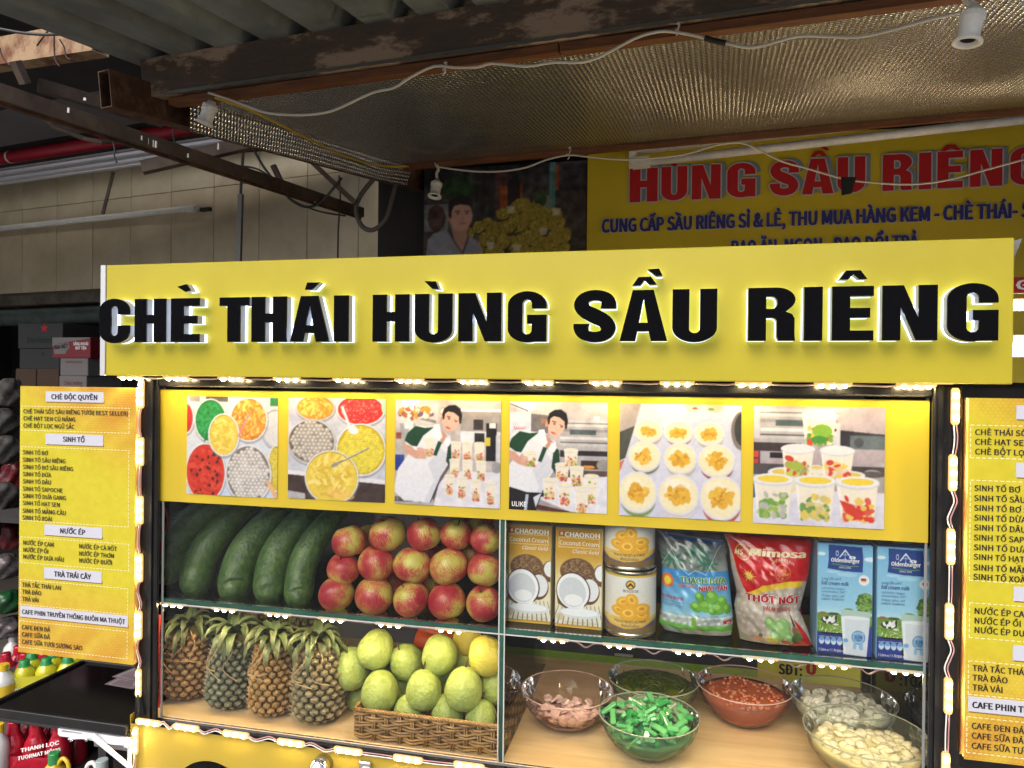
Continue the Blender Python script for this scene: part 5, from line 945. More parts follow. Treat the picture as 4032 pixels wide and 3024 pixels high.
# carrots behind
m_carrot = mat('carrot_skin', (.62, .10, .02, 1), .4, c2=(.5, .07, .02), scale=20)
for i, (a, b_, Y, lb) in enumerate((((1660, 280), (1880, 330), 1.56, 'orange carrot lying behind the guavas, upper one'), ((1640, 340), (1820, 380), 1.54, 'orange carrot lying behind the guavas, lower one'), ((1700, 390), (1920, 350), 1.58, 'reddish carrot lying behind the tall guava'))):
    A, B_ = P(*kf(*a), Y), P(*kf(*b_), Y); o = thing('carrot', lb, 'carrot', A, group='carrots behind the guavas'); mb = MB(); mb.smooth = True; d = B_-A; mb.tube([d*t_ for t_ in (0, .04, .3, .6, .9, 1)], [.008, .022, .023, .019, .011, .002], 14); mb.build('carrot_root', m_carrot, o, world=False)
# pineapples
m_scale = attr_mat('pineapple_scale', .6, bump=.4, bscale=180); m_leaf = attr_mat('pineapple_leaf', .45); m_straw = mat('dry_straw', (.42, .30, .16, 1), .8)
def pineapple(cx, cyb, wpx, hpx, Y, base, label, lean=(0, 0), seed=0):
    rs = np.random.RandomState(seed); bp = P(*kf(cx, cyb), Y); bp[2] = ZF; d = BAS.T @ (bp-np.array((0, 0, CZ))); Rr = wpx/1.58/2/F*d[2]*.93; Hh = hpx/1.58/F*d[2]*.98
    o = thing('pineapple', label, 'pineapple', bp, group='pineapples standing in the case'); o.rotation_euler = (lean[0], lean[1], 0)
    def rad(z): t_ = z/Hh; return Rr*(min(1, (t_+.03)/.16)**.5)*(1-.30*max(0, t_-.35)**1.3/.65)*(1 if t_ < .93 else max(.55, 1-(t_-.93)*5))
    mb = MB(); mb.smooth = True; mb.lathe([(0, .002)]+[(rad(Hh*i/14)*.95, .003+Hh*i/14) for i in range(15)]+[(0, Hh)], 26); mb.build('core', mat('pineapple_core', (.09, .06, .02, 1), .8), o, world=False)
    rows_ = 12; ncol = 15; vs, fs, cs = [], [], []
    for j in range(rows_):
        for i in range(ncol):
            an = (i+.5*(j % 2)+(rs.rand()-.5)*.12)/ncol*2*math.pi; z = Hh*(.045+.91*(j+.3+(rs.rand()-.5)*.12)/rows_); r0 = rad(z); da = math.pi/ncol*1.08; dz = Hh/rows_*.64; k0 = len(vs)
            c1 = np.array(base)*(.75+.5*rs.rand()); tip = np.array((.30, .25, .19))*(.8+.5*rs.rand()); edge_ = c1*.16
            def pt3(a, zz, rr_): return (rr_*math.cos(a), rr_*math.sin(a), zz)
            for q in range(6):
                t_ = q/6*2*math.pi+math.pi/6; a = an+da*1.03*math.cos(t_); zz = z+dz*math.sin(t_); vs.append(pt3(a, zz, rad(min(max(zz, 0), Hh))*.955)); cs.append(edge_)
            for q in range(6):
                t_ = q/6*2*math.pi+math.pi/6; a = an+da*.74*math.cos(t_); zz = z+dz*.72*math.sin(t_); vs.append(pt3(a, zz, rad(min(max(zz, 0), Hh))+Rr*.075)); cs.append(c1)
            for q in range(6):
                t_ = q/6*2*math.pi+math.pi/6; a = an+da*.30*math.cos(t_); zz = z+dz*.25*math.sin(t_)-dz*.02; vs.append(pt3(a, zz, r0+Rr*.115)); cs.append(c1*.7+tip*.5)
            vs.append(pt3(an, z+dz*.62, r0+Rr*(.20+.08*rs.rand()))); cs.append(tip*1.6)
            for q in range(6):
                q2 = (q+1) % 6; fs += [(k0+q, k0+q2, k0+6+q2, k0+6+q), (k0+6+q, k0+6+q2, k0+12+q2, k0+12+q), (k0+12+q, k0+12+q2, k0+18)]
    me = bpy.data.meshes.new('fruitlets'); me.from_pydata(vs, [], fs); ca = me.color_attributes.new('col', 'FLOAT_COLOR', 'POINT'); arr = np.ones((len(vs), 4), np.float32); arr[:, :3] = np.clip(np.array(cs), 0, 1); ca.data.foreach_set('color', arr.ravel()); me.update()
    tag(link_mesh('fruitlets', me, m_scale, o, world=False), kind='stuff')
    # crown: leaves rise, meet the shelf and bend over
    capz = (ZS-.014-ZF)-Hh
    for i in range(30):
        an = i*2.399+rs.rand()*.3; ring = i/30.; L = .090*(1.0-.4*rs.rand()); w_ = .0072*(1+.4*rs.rand()); up0 = .25+ring*1.0; r0 = Rr*(.34-.25*ring)
        pts = []; p = np.array((r0, 0, Hh-.006+.012*ring)); an2 = up0; step = L/9
        for s_ in range(10):
            pts.append(p.copy()); p = p+np.array((math.cos(an2), 0, math.sin(an2)))*step; an2 -= (.20+.16*ring*(s_ > 2)+.10*rs.rand())
            if p[2] > Hh+capz-.003: p[2] = Hh+capz-.003-rs.rand()*.002; an2 = min(an2, -.25)
        vs, cs = [], []; g = np.array((.060, .100, .045))*(.5+.9*rs.rand()); g2 = np.array((.15, .13, .06))
        for s_, q in enumerate(pts):
            t_ = s_/9; ww = w_*(1-t_**2.2)*(.85+.15*(s_ > 0))+.0004; t3 = nrm(pts[min(s_+1, 9)]-pts[max(s_-1, 0)]); nn = np.array((-t3[2], 0, t3[0]))
            for y_, dn in ((-1, .0022), (-.5, 0), (0, -.0012), (.5, 0), (1, .0022)):
                jag = .0010*(s_ % 2) if abs(y_) == 1 else 0; vs.append(q+np.array((0, y_*(ww+jag), 0))+nn*dn*(ww/w_)); cs.append(g*(1-.3*t_)+g2*(.35 if abs(y_) == 1 else .1)*(1+t_))
        fs = [(s_*5+k, s_*5+k+1, s_*5+6+k, s_*5+5+k) for s_ in range(9) for k in range(4)]
        c_, s2 = math.cos(an), math.sin(an); vs = [(v[0]*c_-v[1]*s2, v[0]*s2+v[1]*c_, v[2]) for v in vs]
        me = bpy.data.meshes.new('leaf'); me.from_pydata([tuple(map(float, v)) for v in vs], [], fs); ca = me.color_attributes.new('col', 'FLOAT_COLOR', 'POINT'); arr = np.ones((len(vs), 4), np.float32); arr[:, :3] = np.clip(np.array(cs), 0, 1); ca.data.foreach_set('color', arr.ravel()); me.polygons.foreach_set('use_smooth', [True]*len(fs)); me.update()
        link_mesh('leaf', me, m_leaf, o, world=False)
    for i in range(3):
        a0 = -1.57+(rs.rand()-.5)*1.4; pp = [(rad(Hh*.98)*math.cos(a0)*1.1, rad(Hh*.98)*math.sin(a0)*1.1, Hh*1.0), (Rr*1.12*math.cos(a0+.2), Rr*1.12*math.sin(a0+.2), Hh*.85), (Rr*1.16*math.cos(a0+.1-rs.rand()*.5), Rr*1.16*math.sin(a0+.1), Hh*(.62)), (Rr*1.15*math.cos(a0+.5), Rr*1.18*math.sin(a0+.4), Hh*(.45+.2*rs.rand()))]
        mb = MB(); mb.tube(spline(pp, 4), .0011, 5); mb.build('dry_strand', m_straw, o, world=False)
BR, GRN = (.30, .155, .045), (.115, .135, .085)
pineapple(213, 745, 290, 450, 1.405, BR, 'orange brown pineapple at the left end of the case', (0, .03), 1)
pineapple(478, 790, 285, 470, 1.385, GRN, 'grey green pineapple second from the left post', (0, .06), 2)
pineapple(740, 830, 275, 480, 1.375, (.35, .19, .05), 'orange brown pineapple third from the left post', (-.02, .02), 3)
pineapple(1036, 865, 318, 500, 1.375, (.20, .165, .085), 'brownish green pineapple beside the guavas', (0, -.02), 4)
pineapple(300, 600, 250, 430, 1.58, (.10, .11, .07), 'dark pineapple standing in the second row behind the left pair', (0, 0), 5)
pineapple(620, 640, 250, 430, 1.57, (.12, .10, .05), 'dark pineapple standing in the second row behind the middle pair', (0, 0), 6)
pineapple(920, 660, 250, 430, 1.57, (.10, .11, .07), 'dark pineapple standing in the second row behind the right pair', (0, 0), 7)
# wicker basket
m_wick = mat('wicker', (.42, .25, .10, 1), .5, c2=(.20, .10, .035), scale=60, stretch=(.3, 1, 1), thr=(.4, .7), bump=.1); m_wickd = mat('wicker_dark', (.10, .05, .02, 1), .7)
bx0 = P(1392, 2860, 1.312)[0]; bx1 = xd-.006; bz = P(1391, 2795, 1.312)[2]
bk = thing('wicker_basket', 'low brown wicker basket holding the guavas', 'basket', ((bx0+bx1)/2, 1.42, ZF))
by0, by1 = 1.316, 1.55; hb = bz-ZF
MB().box((bx0+.006, by0+.006, ZF+.001), (bx1-.006, by1-.006, ZF+.005)).box((bx0+.006, by0+.004, ZF+.005), (bx1-.006, by0+.006, bz-.004)).box((bx0+.004, by0+.006, ZF+.005), (bx0+.006, by1-.006, bz-.004)).build('liner', m_wickd, bk)
def weave(p, q, nm):
    p, q = np.array(p), np.array(q); L = np.linalg.norm(q-p); d = (q-p)/L; nr = np.array((d[1], -d[0], 0)); nst = max(3, int(L/.027)); rowsn = 9; mb = MB(); mb.smooth = True
    for r in range(rowsn):
        z = ZF+.004+(hb-.008)*(r+.5)/rowsn; path = []
        for i in range(nst*4+1):
            t_ = i/(nst*4); path.append(p+d*L*t_+nr*(-.0015+.0048*math.sin(t_*nst*math.pi+(math.pi if (r//2) % 2 else 0)))+np.array((0, 0, z+.0008*math.sin(i*1.3+r))))
        mb.tube(path, .0024, 6)
    for i in range(nst):
        for dx in (-.0024, .0024):
            c = p+d*L*(i+.5)/nst+d*dx; mb.tube([c+np.array((0, 0, ZF+.002)), c+np.array((0, 0, ZF+hb))], .0019, 5)
    tag(mb.build(nm, m_wick, bk), kind='stuff')
for a, b_ in (((bx0, by0), (bx1, by0)), ((bx0, by1), (bx0, by0)), ((bx1, by0), (bx1, by1)), ((bx1, by1), (bx0, by1))): weave((*a, 0), (*b_, 0), 'woven_side')
loop = [(bx0, by0), (bx1, by0), (bx1, by1), (bx0, by1)]; mb = MB(); mb.smooth = True
for ph in (0, 2.09, 4.19):
    path = []
    for (a, b_) in zip(loop, loop[1:]+loop[:1]):
        L = math.hypot(b_[0]-a[0], b_[1]-a[1]); n = int(L/.004)
        for i in range(n): t_ = i/n; s_ = len(path)*1.1+ph; path.append((a[0]+(b_[0]-a[0])*t_, a[1]+(b_[1]-a[1])*t_+.0022*math.cos(s_)*(1 if a[1] == b_[1] else 0), bz+.0025*math.sin(s_)))
    mb.tube(path, .0023, 5, closed=True)
tag(mb.build('braided_rim', m_wick, bk), kind='stuff')

# ================================================================== GOODS ON THE RIGHT SHELF
kh, kj = crop(1900, 1980, 2.212), crop(2800, 1980, 2.212)
m_gold = mat('carton_gold', (.52, .32, .05, 1), .35); m_cream = mat('carton_cream', (.66, .58, .40, 1), .4)
def box_to(fx0, fx1, fz0, fz1, Y, x0, x1, y0, y1):       # picture coordinates of a print -> lettering on its front
    return (lambda x: fx0+(x-x0)/(x1-x0)*(fx1-fx0)), (lambda y: fz1-(y-y0)/(y1-y0)*(fz1-fz0))
Yc = 1.345; a, b_ = P(*kh(197, 900), Yc), P(*kh(594, 900), Yc); fx0, fx1 = a[0], b_[0]; fz0 = ZS; fz1 = P(*kh(400, 192), Yc)[2]
car = thing('coconut_cream_carton', 'gold coconut cream carton standing against the glass divider', 'carton', ((fx0+fx1)/2, Yc+.03, ZS), group='gold coconut cream cartons')
dp = .062
MB().bbox((fx0, Yc, fz0), (fx1, Yc+dp, fz1), .0015).build('carton_body', m_cream, car)
mb = MB(); mb.add([(fx0+.002, Yc+.002, fz1), (fx1-.002, Yc+.002, fz1), (fx1-.002, Yc+dp-.002, fz1), (fx0+.002, Yc+dp-.002, fz1), (fx0+.006, Yc+dp*.45, fz1+.009), (fx1-.006, Yc+dp*.45, fz1+.009), (fx1-.006, Yc+dp*.5, fz1+.009), (fx0+.006, Yc+dp*.5, fz1+.009)], [(0,1,5,4),(2,3,7,6),(1,2,6,5),(3,0,4,7),(4,5,6,7)]); mb.build('folded_top', m_cream, car)
mb = MB(); mb.smooth = False; mb.lathe([(0, 0), (.011, 0), (.011, .012), (0, .012)], 20, c=(fx0+.032, Yc+.03, fz1+.006)); mb.build('screw_cap', m_white_ret, car)
pt = Paint(195, 185, 598, 1068, 100); pt.grad((184, 134, 28), (196, 150, 50), 185, 420).grad((196, 150, 50), (232, 214, 160), 420, 640).grad((232, 214, 160), (226, 224, 214), 640, 1040)
for i in range(-6, 26): pt.poly([(190+i*22, 1040), (190+i*22+9, 1040), (250+i*17, 860), (246+i*17, 860)], (96, 96, 52) if i % 2 else (220, 220, 214))
pt.ell(385, 565, 150, 118, (116, 84, 56)).bits(385, 560, 140, 105, 130, 5, [(140, 106, 74), (96, 68, 44), (160, 126, 90)], 3); pt.ell(590, 590, 70, 95, (110, 78, 52)).ell(600, 570, 62, 72, (232, 234, 236)); pt.ell(485, 735, 95, 118, (92, 62, 42)).ell(495, 725, 78, 100, (226, 228, 232)); pt.poly([(200,740),(220,860),(300,910),(405,912),(300,860)], (104, 76, 50))
pt.ell(352, 742, 148, 168, (62, 40, 34), -12).ell(350, 742, 140, 158, (240, 240, 244), -12).ell(345, 752, 118, 132, (206, 210, 216), -12).ell(355, 820, 80, 50, (236, 238, 240)).ell(405, 935, 185, 48, (214, 218, 224)).ell(405, 928, 160, 34, (236, 238, 242)).poly([(400,870),(450,860),(425,930),(405,930)], (236, 238, 242)).ell(240, 975, 34, 34, (200, 180, 140), 0, .7).grad((190, 140, 40), (226, 190, 90), 1040, 1068)
pt.rect(222, 268, 575, 272, (240, 230, 200)).rect(222, 352, 575, 356, (240, 230, 200)).rect(222, 268, 226, 356, (240, 230, 200)).rect(571, 268, 575, 356, (240, 230, 200)).rect(226, 215, 270, 258, (150, 40, 34)).rect(236, 222, 260, 250, (226, 200, 180)).noise(.015, 40)
link_mesh('carton_front', pt.mesh('carton_front', flat_to3((fx0+.001, Yc-.0008, fz1-.001), (fx1-.001, Yc-.0008, fz1-.001), (fx0+.001, Yc-.0008, fz0+.001))), m_print, car)
fx, fz = box_to(fx0, fx1, fz0, fz1, 0, 195, 598, 185, 1068)
cf = lambda x, z: (x, Yc-.0016, z)
def ct(body, x0, x1, yb, cap, m, par, bold=.02, shear=0): 
    return letter('pack_lettering', body, cf, fx(x0), fx(x1), fz(yb), fz(yb-cap)-fz(yb), m, par, bold=bold, shear=shear)
ct('CHAOKOH', 276, 575, 262, 42, m_white, car, .03); ct('Coconut Cream', 232, 565, 336, 36, m_white, car, 0); ct('Classic Gold', 345, 572, 404, 32, m_white, car, .0, .3); ct('Net content 13.5 fl. oz. (400 mL)', 290, 572, 1022, 16, m_gold, car, 0)
c2 = copy_tree(car); c2['label'] = 'gold coconut cream carton standing next to the peach cans'
c2.location = (P(*kh(838, 900), Yc-.004)[0], Yc+.024, ZS); c2.rotation_euler = (0, 0, R(-1.5))
# peach cans
Yk = 1.395; ca_, cb_ = P(*kh(1070, 900), Yk), P(*kh(1521, 900), Yk); cxx, rc = (ca_[0]+cb_[0])/2, (cb_[0]-ca_[0])/2*.985; hc_ = .121; Yk = 1.40-.0; Yk = YG+.012+rc
can = thing('peach_can', 'lower can of peach halves with upside down logo', 'can', (cxx, Yk, ZS), group='stacked peach cans')
mcan = mat('tin', (.55, .50, .38, 1), .25, metal=.9)
mb = MB(); mb.smooth = True; mb.lathe([(0, 0), (rc*.97, 0), (rc*1.0, .002), (rc*1.0, .005), (rc*.975, .006), (rc*.975, hc_-.006), (rc*1.0, hc_-.005), (rc*1.0, hc_-.001), (rc*.96, hc_), (rc*.94, hc_-.003), (0, hc_-.003)], 40); mb.build('tin_body', mcan, can, world=False)
ax = math.atan2(-Yk, -cxx)   # label faces the street
def can3(U, V): an = ax+np.arcsin(np.clip((2*U-1)*.999, -1, 1)); return np.stack((rc*.982*np.cos(an), rc*.982*np.sin(an), hc_-.007-(hc_-.014)*V), -1)
pt = Paint(1070, 625, 1521, 1150, 110); pt.grad((226, 226, 222), (230, 224, 208), 625, 1000).grad((236, 206, 120), (206, 170, 110), 1000, 1150)
pt.poly([(1070,1030),(1120,1060),(1200,1075),(1300,1080),(1400,1070),(1521,1000),(1521,1150),(1070,1150)], (226, 180, 70)).poly([(1070,1040),(1130,1085),(1250,1105),(1400,1090),(1521,1030),(1521,1150),(1070,1150)], (96, 92, 130)).poly([(1070,1085),(1200,1115),(1521,1085),(1521,1150),(1070,1150)], (130, 104, 66)); pt.grad((214, 180, 60), (220, 190, 80), 625, 645)
def peaches(pt, ox, oy):
    pt.ell(ox, oy+120, 170, 26, (222, 180, 80), 0, .6)
    for (x, y, a, b2, ro) in ((-100,40,60,42,20),(-62,-40,62,45,-20),(10,-60,60,55,60),(-20,60,75,66,0),(95,70,68,60,10),(95,20,70,50,0)):
        pt.ell(ox+x, oy+y+4, a, b2, (200, 130, 24), ro).ell(ox+x, oy+y, a, b2, (232, 172, 50), ro).ell(ox+x, oy+y-4, a*.62, b2*.5, (242, 200, 96), ro).ell(ox+x, oy+y-2, a*.36, b2*.3, (214, 150, 40), ro)
peaches(pt, 1298, 905); pt.ell(1297, 708, 40, 40, (40, 34, 30)).ell(1297, 708, 33, 33, (232, 184, 60)).poly([(1268,722),(1297,690),(1326,722),(1316,730),(1297,710),(1278,730)], (40, 34, 30)); pt.noise(.02, 40)
link_mesh('can_label', pt.mesh('can_label', can3), m_print, can, world=False)
def canw(x, z):
    u = (x-1070)/451.; an = ax+math.asin(max(-1, min(1, (2*u-1)*.999))); return (rc*.992*math.cos(an), rc*.992*math.sin(an), hc_-.007-(hc_-.014)*(-z-625)/525.)
for body, x0, x1, yb, cap, mir, fnt in (('BODDOB', 1232, 1362, 775, 24, True, CJK), ('PEACH HALVES IN SYRUP', 1165, 1430, 1052, 22, False, CJK), ('พีชในน้ำเชื่อม', 1222, 1372, 1088, 20, False, 'NotoSansThai-VariableFont_wdth,wght.woff2')):
    letter('pack_lettering', body, canw, x0, x1, -yb, cap, m_ink, can, bold=.005, fnt=fnt, mirror=mir, world=False)
can2 = copy_tree(can); can2.location = (cxx-.003, Yk+.004, ZS+hc_+.0005); can2['label'] = 'upper can of peach halves standing on another can'
# soft bags
def bag(name, label, cat, pts, Y, depth, k, pt, seed, sub='bag_front', back=None, tz=None, wr=.003):
    """pts: (y, xleft, xright) rows in crop coordinates."""
    ys = np.array([p[0] for p in pts], float); xl_ = np.array([P(*k(p[1], p[0]), Y)[0] for p in pts]); xr_ = np.array([P(*k(p[2], p[0]), Y)[0] for p in pts]); ztop_ = P(*k(pts[0][1], pts[0][0]), Y)[2]; rs = np.random.RandomState(seed)
    o = thing(name, label, cat, ((xl_[-1]+xr_[-1])/2, Y+.01, ZS)); loc = np.array(o.location); vv = (ys-ys[0])/(ys[-1]-ys[0])
    def fn(U, V, sgn=-1):
        x = np.interp(V, vv, xl_)*(1-U)+np.interp(V, vv, xr_)*U; z = ztop_+(ZS+.0015-ztop_)*V; e = np.clip(1-(2*U-1)**2, 0, 1)**.55*np.clip(np.minimum((V+.02)/.35, 1), 0, 1)**.7*np.clip((1.04-V)/.12, 0, 1)**.5
        wrk = wr*(np.sin(U*17+V*9+seed)*np.sin(V*13-U*5)+.6*np.sin(U*33-V*21+seed)*np.sin(V*29+2))*np.clip(e, 0, 1)
        return np.stack((x, Y+sgn*depth/2*e+wrk*sgn, z), -1)-loc
    link_mesh(sub, pt.mesh(sub, fn), attr_mat('glossy_bag_print', .18, coat=.6), o, world=False)
    n = 14; mb = MB(); mb.smooth = True; g = [(i/n, j/n) for j in range(n+1) for i in range(n+1)]; vs = fn(np.array([a for a, b in g]), np.array([b for a, b in g]), 1)
    mb.add(vs, [(j*(n+1)+i, (j+1)*(n+1)+i, (j+1)*(n+1)+i+1, j*(n+1)+i+1) for j in range(n) for i in range(n)]); mb.build('bag_back', back or m_whitepl, o, world=False)
    def on(x, y):   # crop position to the front surface
        zz = (y-ys[0])/(ys[-1]-ys[0]); xa, xb = np.interp(zz, vv, [p[1] for p in pts]), np.interp(zz, vv, [p[2] for p in pts]); return fn(np.array([(x-xa)/(xb-xa)]), np.array([zz]))[0]+np.array((0, -.0016, 0))
    def ttl(body, x0, x1, yb, cap, m, bold=.02, shear=0, arc=0, outline=None):
        if outline: letter('lettering_outline', body, lambda x, z: on(x, -z)+np.array((0, .0007, 0)), x0-2, x1+2, -yb, cap, outline, o, bold=bold+.045, shear=shear, world=False, arc=arc)
        return letter('pack_lettering', body, lambda x, z: on(x, -z), x0, x1, -yb, cap, m, o, bold=bold, shear=shear, world=False, arc=arc)
    return o, ttl
pt = Paint(1530, 215, 2185, 1235, 150); pt.grad((84, 84, 84), (128, 136, 132), 215, 580); pt.noise(.06, 8)
for (x, y, r) in ((1900,430,1),(1650,520,.8),(1980,540,.7)):
    for i in range(9): an = i*.7; pt.ell(x+90*r*math.cos(an), y-30+60*r*math.sin(an), 75*r, 17*r, (44, 104, 78), math.degrees(an), .75)
pt.poly([(1530,240),(2150,300),(2140,335),(1530,275)], (42, 66, 120), .9).poly([(1530,222),(2150,285),(2150,296),(1530,240)], (120, 134, 164), .8)
pt.grad((52, 132, 196), (150, 200, 222), 580, 1045); pt.m((pt.Y > 1045), (160, 172, 166)); pt.pearls(1860, 1110, 420, 70, 34, (180, 190, 184), (206, 214, 210), (140, 154, 148))
pt.poly([(1530,1035),(1860,1045),(2185,1030),(2185,1050),(1530,1052)], (206, 222, 226), .8).poly([(1815,1045),(1850,1045),(1858,1130),(1810,1130)], (120, 170, 70)).poly([(1530,1130)]+[(1530+i*8, 1112+(i % 2)*22+6*math.sin(i)) for i in range(83)]+[(2185,1180),(1530,1165)], (96, 166, 60)).m(pt.Y > 1182, (156, 168, 162))
for (x, y, rx, ry) in ((1885,830,40,48),(2000,830,58,62),(2090,870,42,50),(1850,935,52,50),(1935,920,70,62),(2050,945,62,58),(2130,950,34,52),(1990,970,34,34)): pt.ell(x+3, y+4, rx, ry, (60, 110, 34)).ell(x, y, rx, ry, (104, 168, 56)).ell(x-rx*.2, y-ry*.25, rx*.5, ry*.45, (140, 196, 84))
for i in range(14): an = i/14*6.283; pt.ell(1590+48*math.cos(an), 705+58*math.sin(an), 15, 15, (206, 110, 66))
pt.ell(1590, 705, 44, 54, (214, 120, 70)).ell(1592, 705, 32, 42, (232, 206, 60)); pt.rect(2090, 1068, 2168, 1102, (176, 30, 50))
pt.line([(1530,560),(1700,330)], 8, (190, 194, 196), .5).line([(1600,220),(1720,560),(1790,620)], 7, (220, 224, 226), .6).line([(2130,330),(1990,560),(1960,620)], 7, (214, 220, 222), .6).line([(1790,620),(1860,570),(1960,620)], 8, (226, 232, 236), .7).noise(.02, 30)
ob, tt = bag('jelly_bag', 'clear and blue bag of coconut jelly cubes between the peach cans and red bag', 'bag', [(232,1538,2100),(300,1530,2125),(420,1536,2120),(580,1560,2140),(800,1556,2160),(1045,1553,2180),(1160,1530,2180),(1232,1580,2165)], 1.375, .06, kh, pt, 3)
tt('THẠCH DỪA', 1715, 2118, 705, 52, mat('green_ink', (.06, .28, .03, 1), .4), .05, outline=m_white); tt('HIỆP THÀNH -', 1706, 1868, 754, 24, m_redink, .03, outline=m_white); tt('NHẬT TÂN', 1882, 2128, 772, 42, m_redink, .05, outline=m_white)
for body, x0, x1, yb in (('新蜜餞果子廠', 1562, 1750, 890), ('CƠ SỞ HIỆP THÀNH - NHẬT TÂN', 1560, 1755, 920), ('397/55/7 NGUYỄN DUY - P.12 - Q.8', 1560, 1755, 944), ('ĐT: (028) 38579571 - 39512362', 1560, 1732, 960)): tt(body, x0, x1, yb, 15 if yb > 900 else 30, m_redink if yb < 900 else MATS['deep_blue_ink'], .0)
tt('1KG', 2118, 2152, 1098, 18, m_white, .02)
pt = Paint(110, 265, 890, 1285, 160); pt.fill((176, 160, 146)); pt.pearls(500, 960, 420, 330, 42, (190, 176, 164), (206, 196, 188), (160, 142, 130)); pt.I[:] = pt.I*.55+np.array((184, 168, 152))/255.*.45
pt.poly([(110,265),(890,265),(890,670),(770,655),(600,680),(400,740),(230,825),(180,700)], (190, 24, 26)).poly([(230,800),(400,712),(600,668),(770,655),(830,665),(830,705),(770,712),(600,728),(420,765),(235,850)], (220, 186, 44)); pt.noise(.07, 6)
pt.poly([(110,270),(200,330),(230,265),(330,290),(520,265),(860,300),(880,330),(200,345)], (206, 40, 36), .7); pt.ell(238, 420, 66, 74, (214, 164, 66)).ell(238, 420, 56, 64, (180, 30, 26)).ell(238, 420, 50, 56, (206, 150, 60), 0, .25)
for i in range(12): an = i/12*6.283; r_ = 90 if i % 2 == 0 else 66; pt.poly([(272+24*math.cos(an-.3), 632+24*math.sin(an-.3)), (272+r_*math.cos(an), 632+r_*.9*math.sin(an)), (272+24*math.cos(an+.3), 632+24*math.sin(an+.3))], (226, 190, 90))
pt.ell(272, 632, 34, 34, (226, 190, 90)).ell(608, 582, 82, 78, (206, 120, 66)).ell(608, 582, 72, 68, (184, 40, 34)).bits(608, 582, 60, 55, 40, 8, [(214, 140, 80), (200, 60, 50)], 2)
for (x, y, rx, ry) in ((650,1060,50,55),(485,1065,66,62),(600,1100,78,78),(515,1180,72,52),(660,1190,62,44)): pt.ell(x+3, y+5, rx, ry, (84, 120, 58)).ell(x, y, rx, ry, (130, 172, 98)).ell(x-rx*.25, y-ry*.3, rx*.45, ry*.4, (166, 200, 136))
pt.poly([(760,1020),(810,1080),(850,1160),(880,1285),(600,1285),(700,1230),(790,1180)], (176, 22, 26)).ell(745, 1140, 40, 50, (140, 96, 56)).ell(730, 1200, 70, 40, (70, 100, 50), -25).ell(600, 1240, 50, 24, (186, 40, 40)).ell(450, 1225, 66, 40, (206, 190, 90), 15).ell(340, 1190, 26, 16, (60, 100, 60), -40).ell(310, 1225, 50, 22, (220, 150, 110)).poly([(740,940),(730,1090),(760,1090)], (60, 80, 40)).line([(380,480),(440,680)], 5, (226, 140, 130), .6).line([(680,470),(560,640),(520,730)], 18, (214, 110, 130), .5).noise(.02, 30)
ob, tt = bag('palm_seed_bag', 'red topped bag of palm seeds between the blue bag and milk cartons', 'bag', [(268,112,880),(340,140,885),(420,158,865),(600,175,850),(830,222,800),(960,200,770),(1150,225,840),(1285,250,885)], 1.36, .065, kj, pt, 8, back=m_redink)
tt('Mimosa', 322, 820, 440, 62, mat('gold_ink', (.75, .62, .36, 1), .3), .05, shear=.12); tt('THỐT NỐT', 285, 760, 865, 62, m_redink, .06, outline=m_white); tt('PALM SEEDS', 436, 670, 942, 40, m_redink, .02); tt('NEW', 248, 298, 645, 20, m_redink, .02); tt('HIỆU KỲ LÂN', 515, 705, 510, 22, MATS['gold_ink'], .0, arc=36); tt('MS', 200, 276, 445, 48, MATS['gold_ink'], .03, shear=.2)
# milk cartons
Ym = 1.322; fx0, fx1 = P(*kj(923, 800), Ym)[0], P(*kj(1407, 800), Ym)[0]; fz0, fz1 = ZS, P(*kj(1150, 360), Ym)[2]
milk = thing('milk_carton', 'light blue milk carton beside the red palm seed bag', 'carton', ((fx0+fx1)/2, Ym+.03, ZS), group='light blue milk cartons')
MB().bbox((fx0, Ym, fz0), (fx1, Ym+.063, fz1), .0015).build('carton_body', mat('carton_blue', (.25, .47, .68, 1), .35, coat=.2), milk)
MB().bbox((fx0+.004, Ym+.003, fz1+.0003), (fx1-.004, Ym+.06, fz1+.003), .001).build('carton_top', mat('carton_navy', (.03, .05, .16, 1), .35), milk); MB().box((fx0+.03, Ym+.02, fz1+.0032), (fx0+.06, Ym+.042, fz1+.007)).build('opening_tab', m_whitepl, milk)
pt = Paint(925, 355, 1405, 1330, 120); pt.grad((120, 178, 214), (150, 200, 226), 355, 900).grad((150, 200, 226), (190, 218, 230), 900, 990); pt.ell(955, 445, 40, 16, (206, 222, 232)).ell(1385, 475, 55, 20, (214, 226, 236)).ell(1180, 620, 90, 18, (170, 206, 228), 0, .7).ell(1060, 600, 60, 12, (176, 210, 230), 0, .7)
pt.poly([(925,970),(1000,965),(1140,975),(1405,970),(1405,1140),(925,1140)], (104, 140, 52)).bits(1080, 1070, 170, 70, 220, 4, [(126, 160, 70), (84, 120, 40), (150, 180, 90)], 2).bits(1060, 1110, 150, 30, 40, 4, [(226, 226, 190)], 1).ell(975, 972, 32, 14, (140, 104, 70)).ell(1070, 972, 50, 12, (60, 84, 40))
pt.ell(1350, 870, 75, 100, (90, 124, 54)).bits(1345, 870, 80, 105, 160, 9, [(110, 150, 70), (70, 104, 44), (130, 166, 90)], 1.4).ell(1200, 940, 50, 26, (110, 136, 72))
pt.ell(1030, 1030, 70, 32, (36, 32, 34)).bits(1020, 1030, 60, 28, 12, 11, [(232, 232, 232)], 1.5).ell(1080, 1010, 20, 24, (220, 220, 220)).ell(1090, 1008, 10, 22, (36, 32, 34)).ell(1090, 1066, 26, 8, (224, 224, 220))
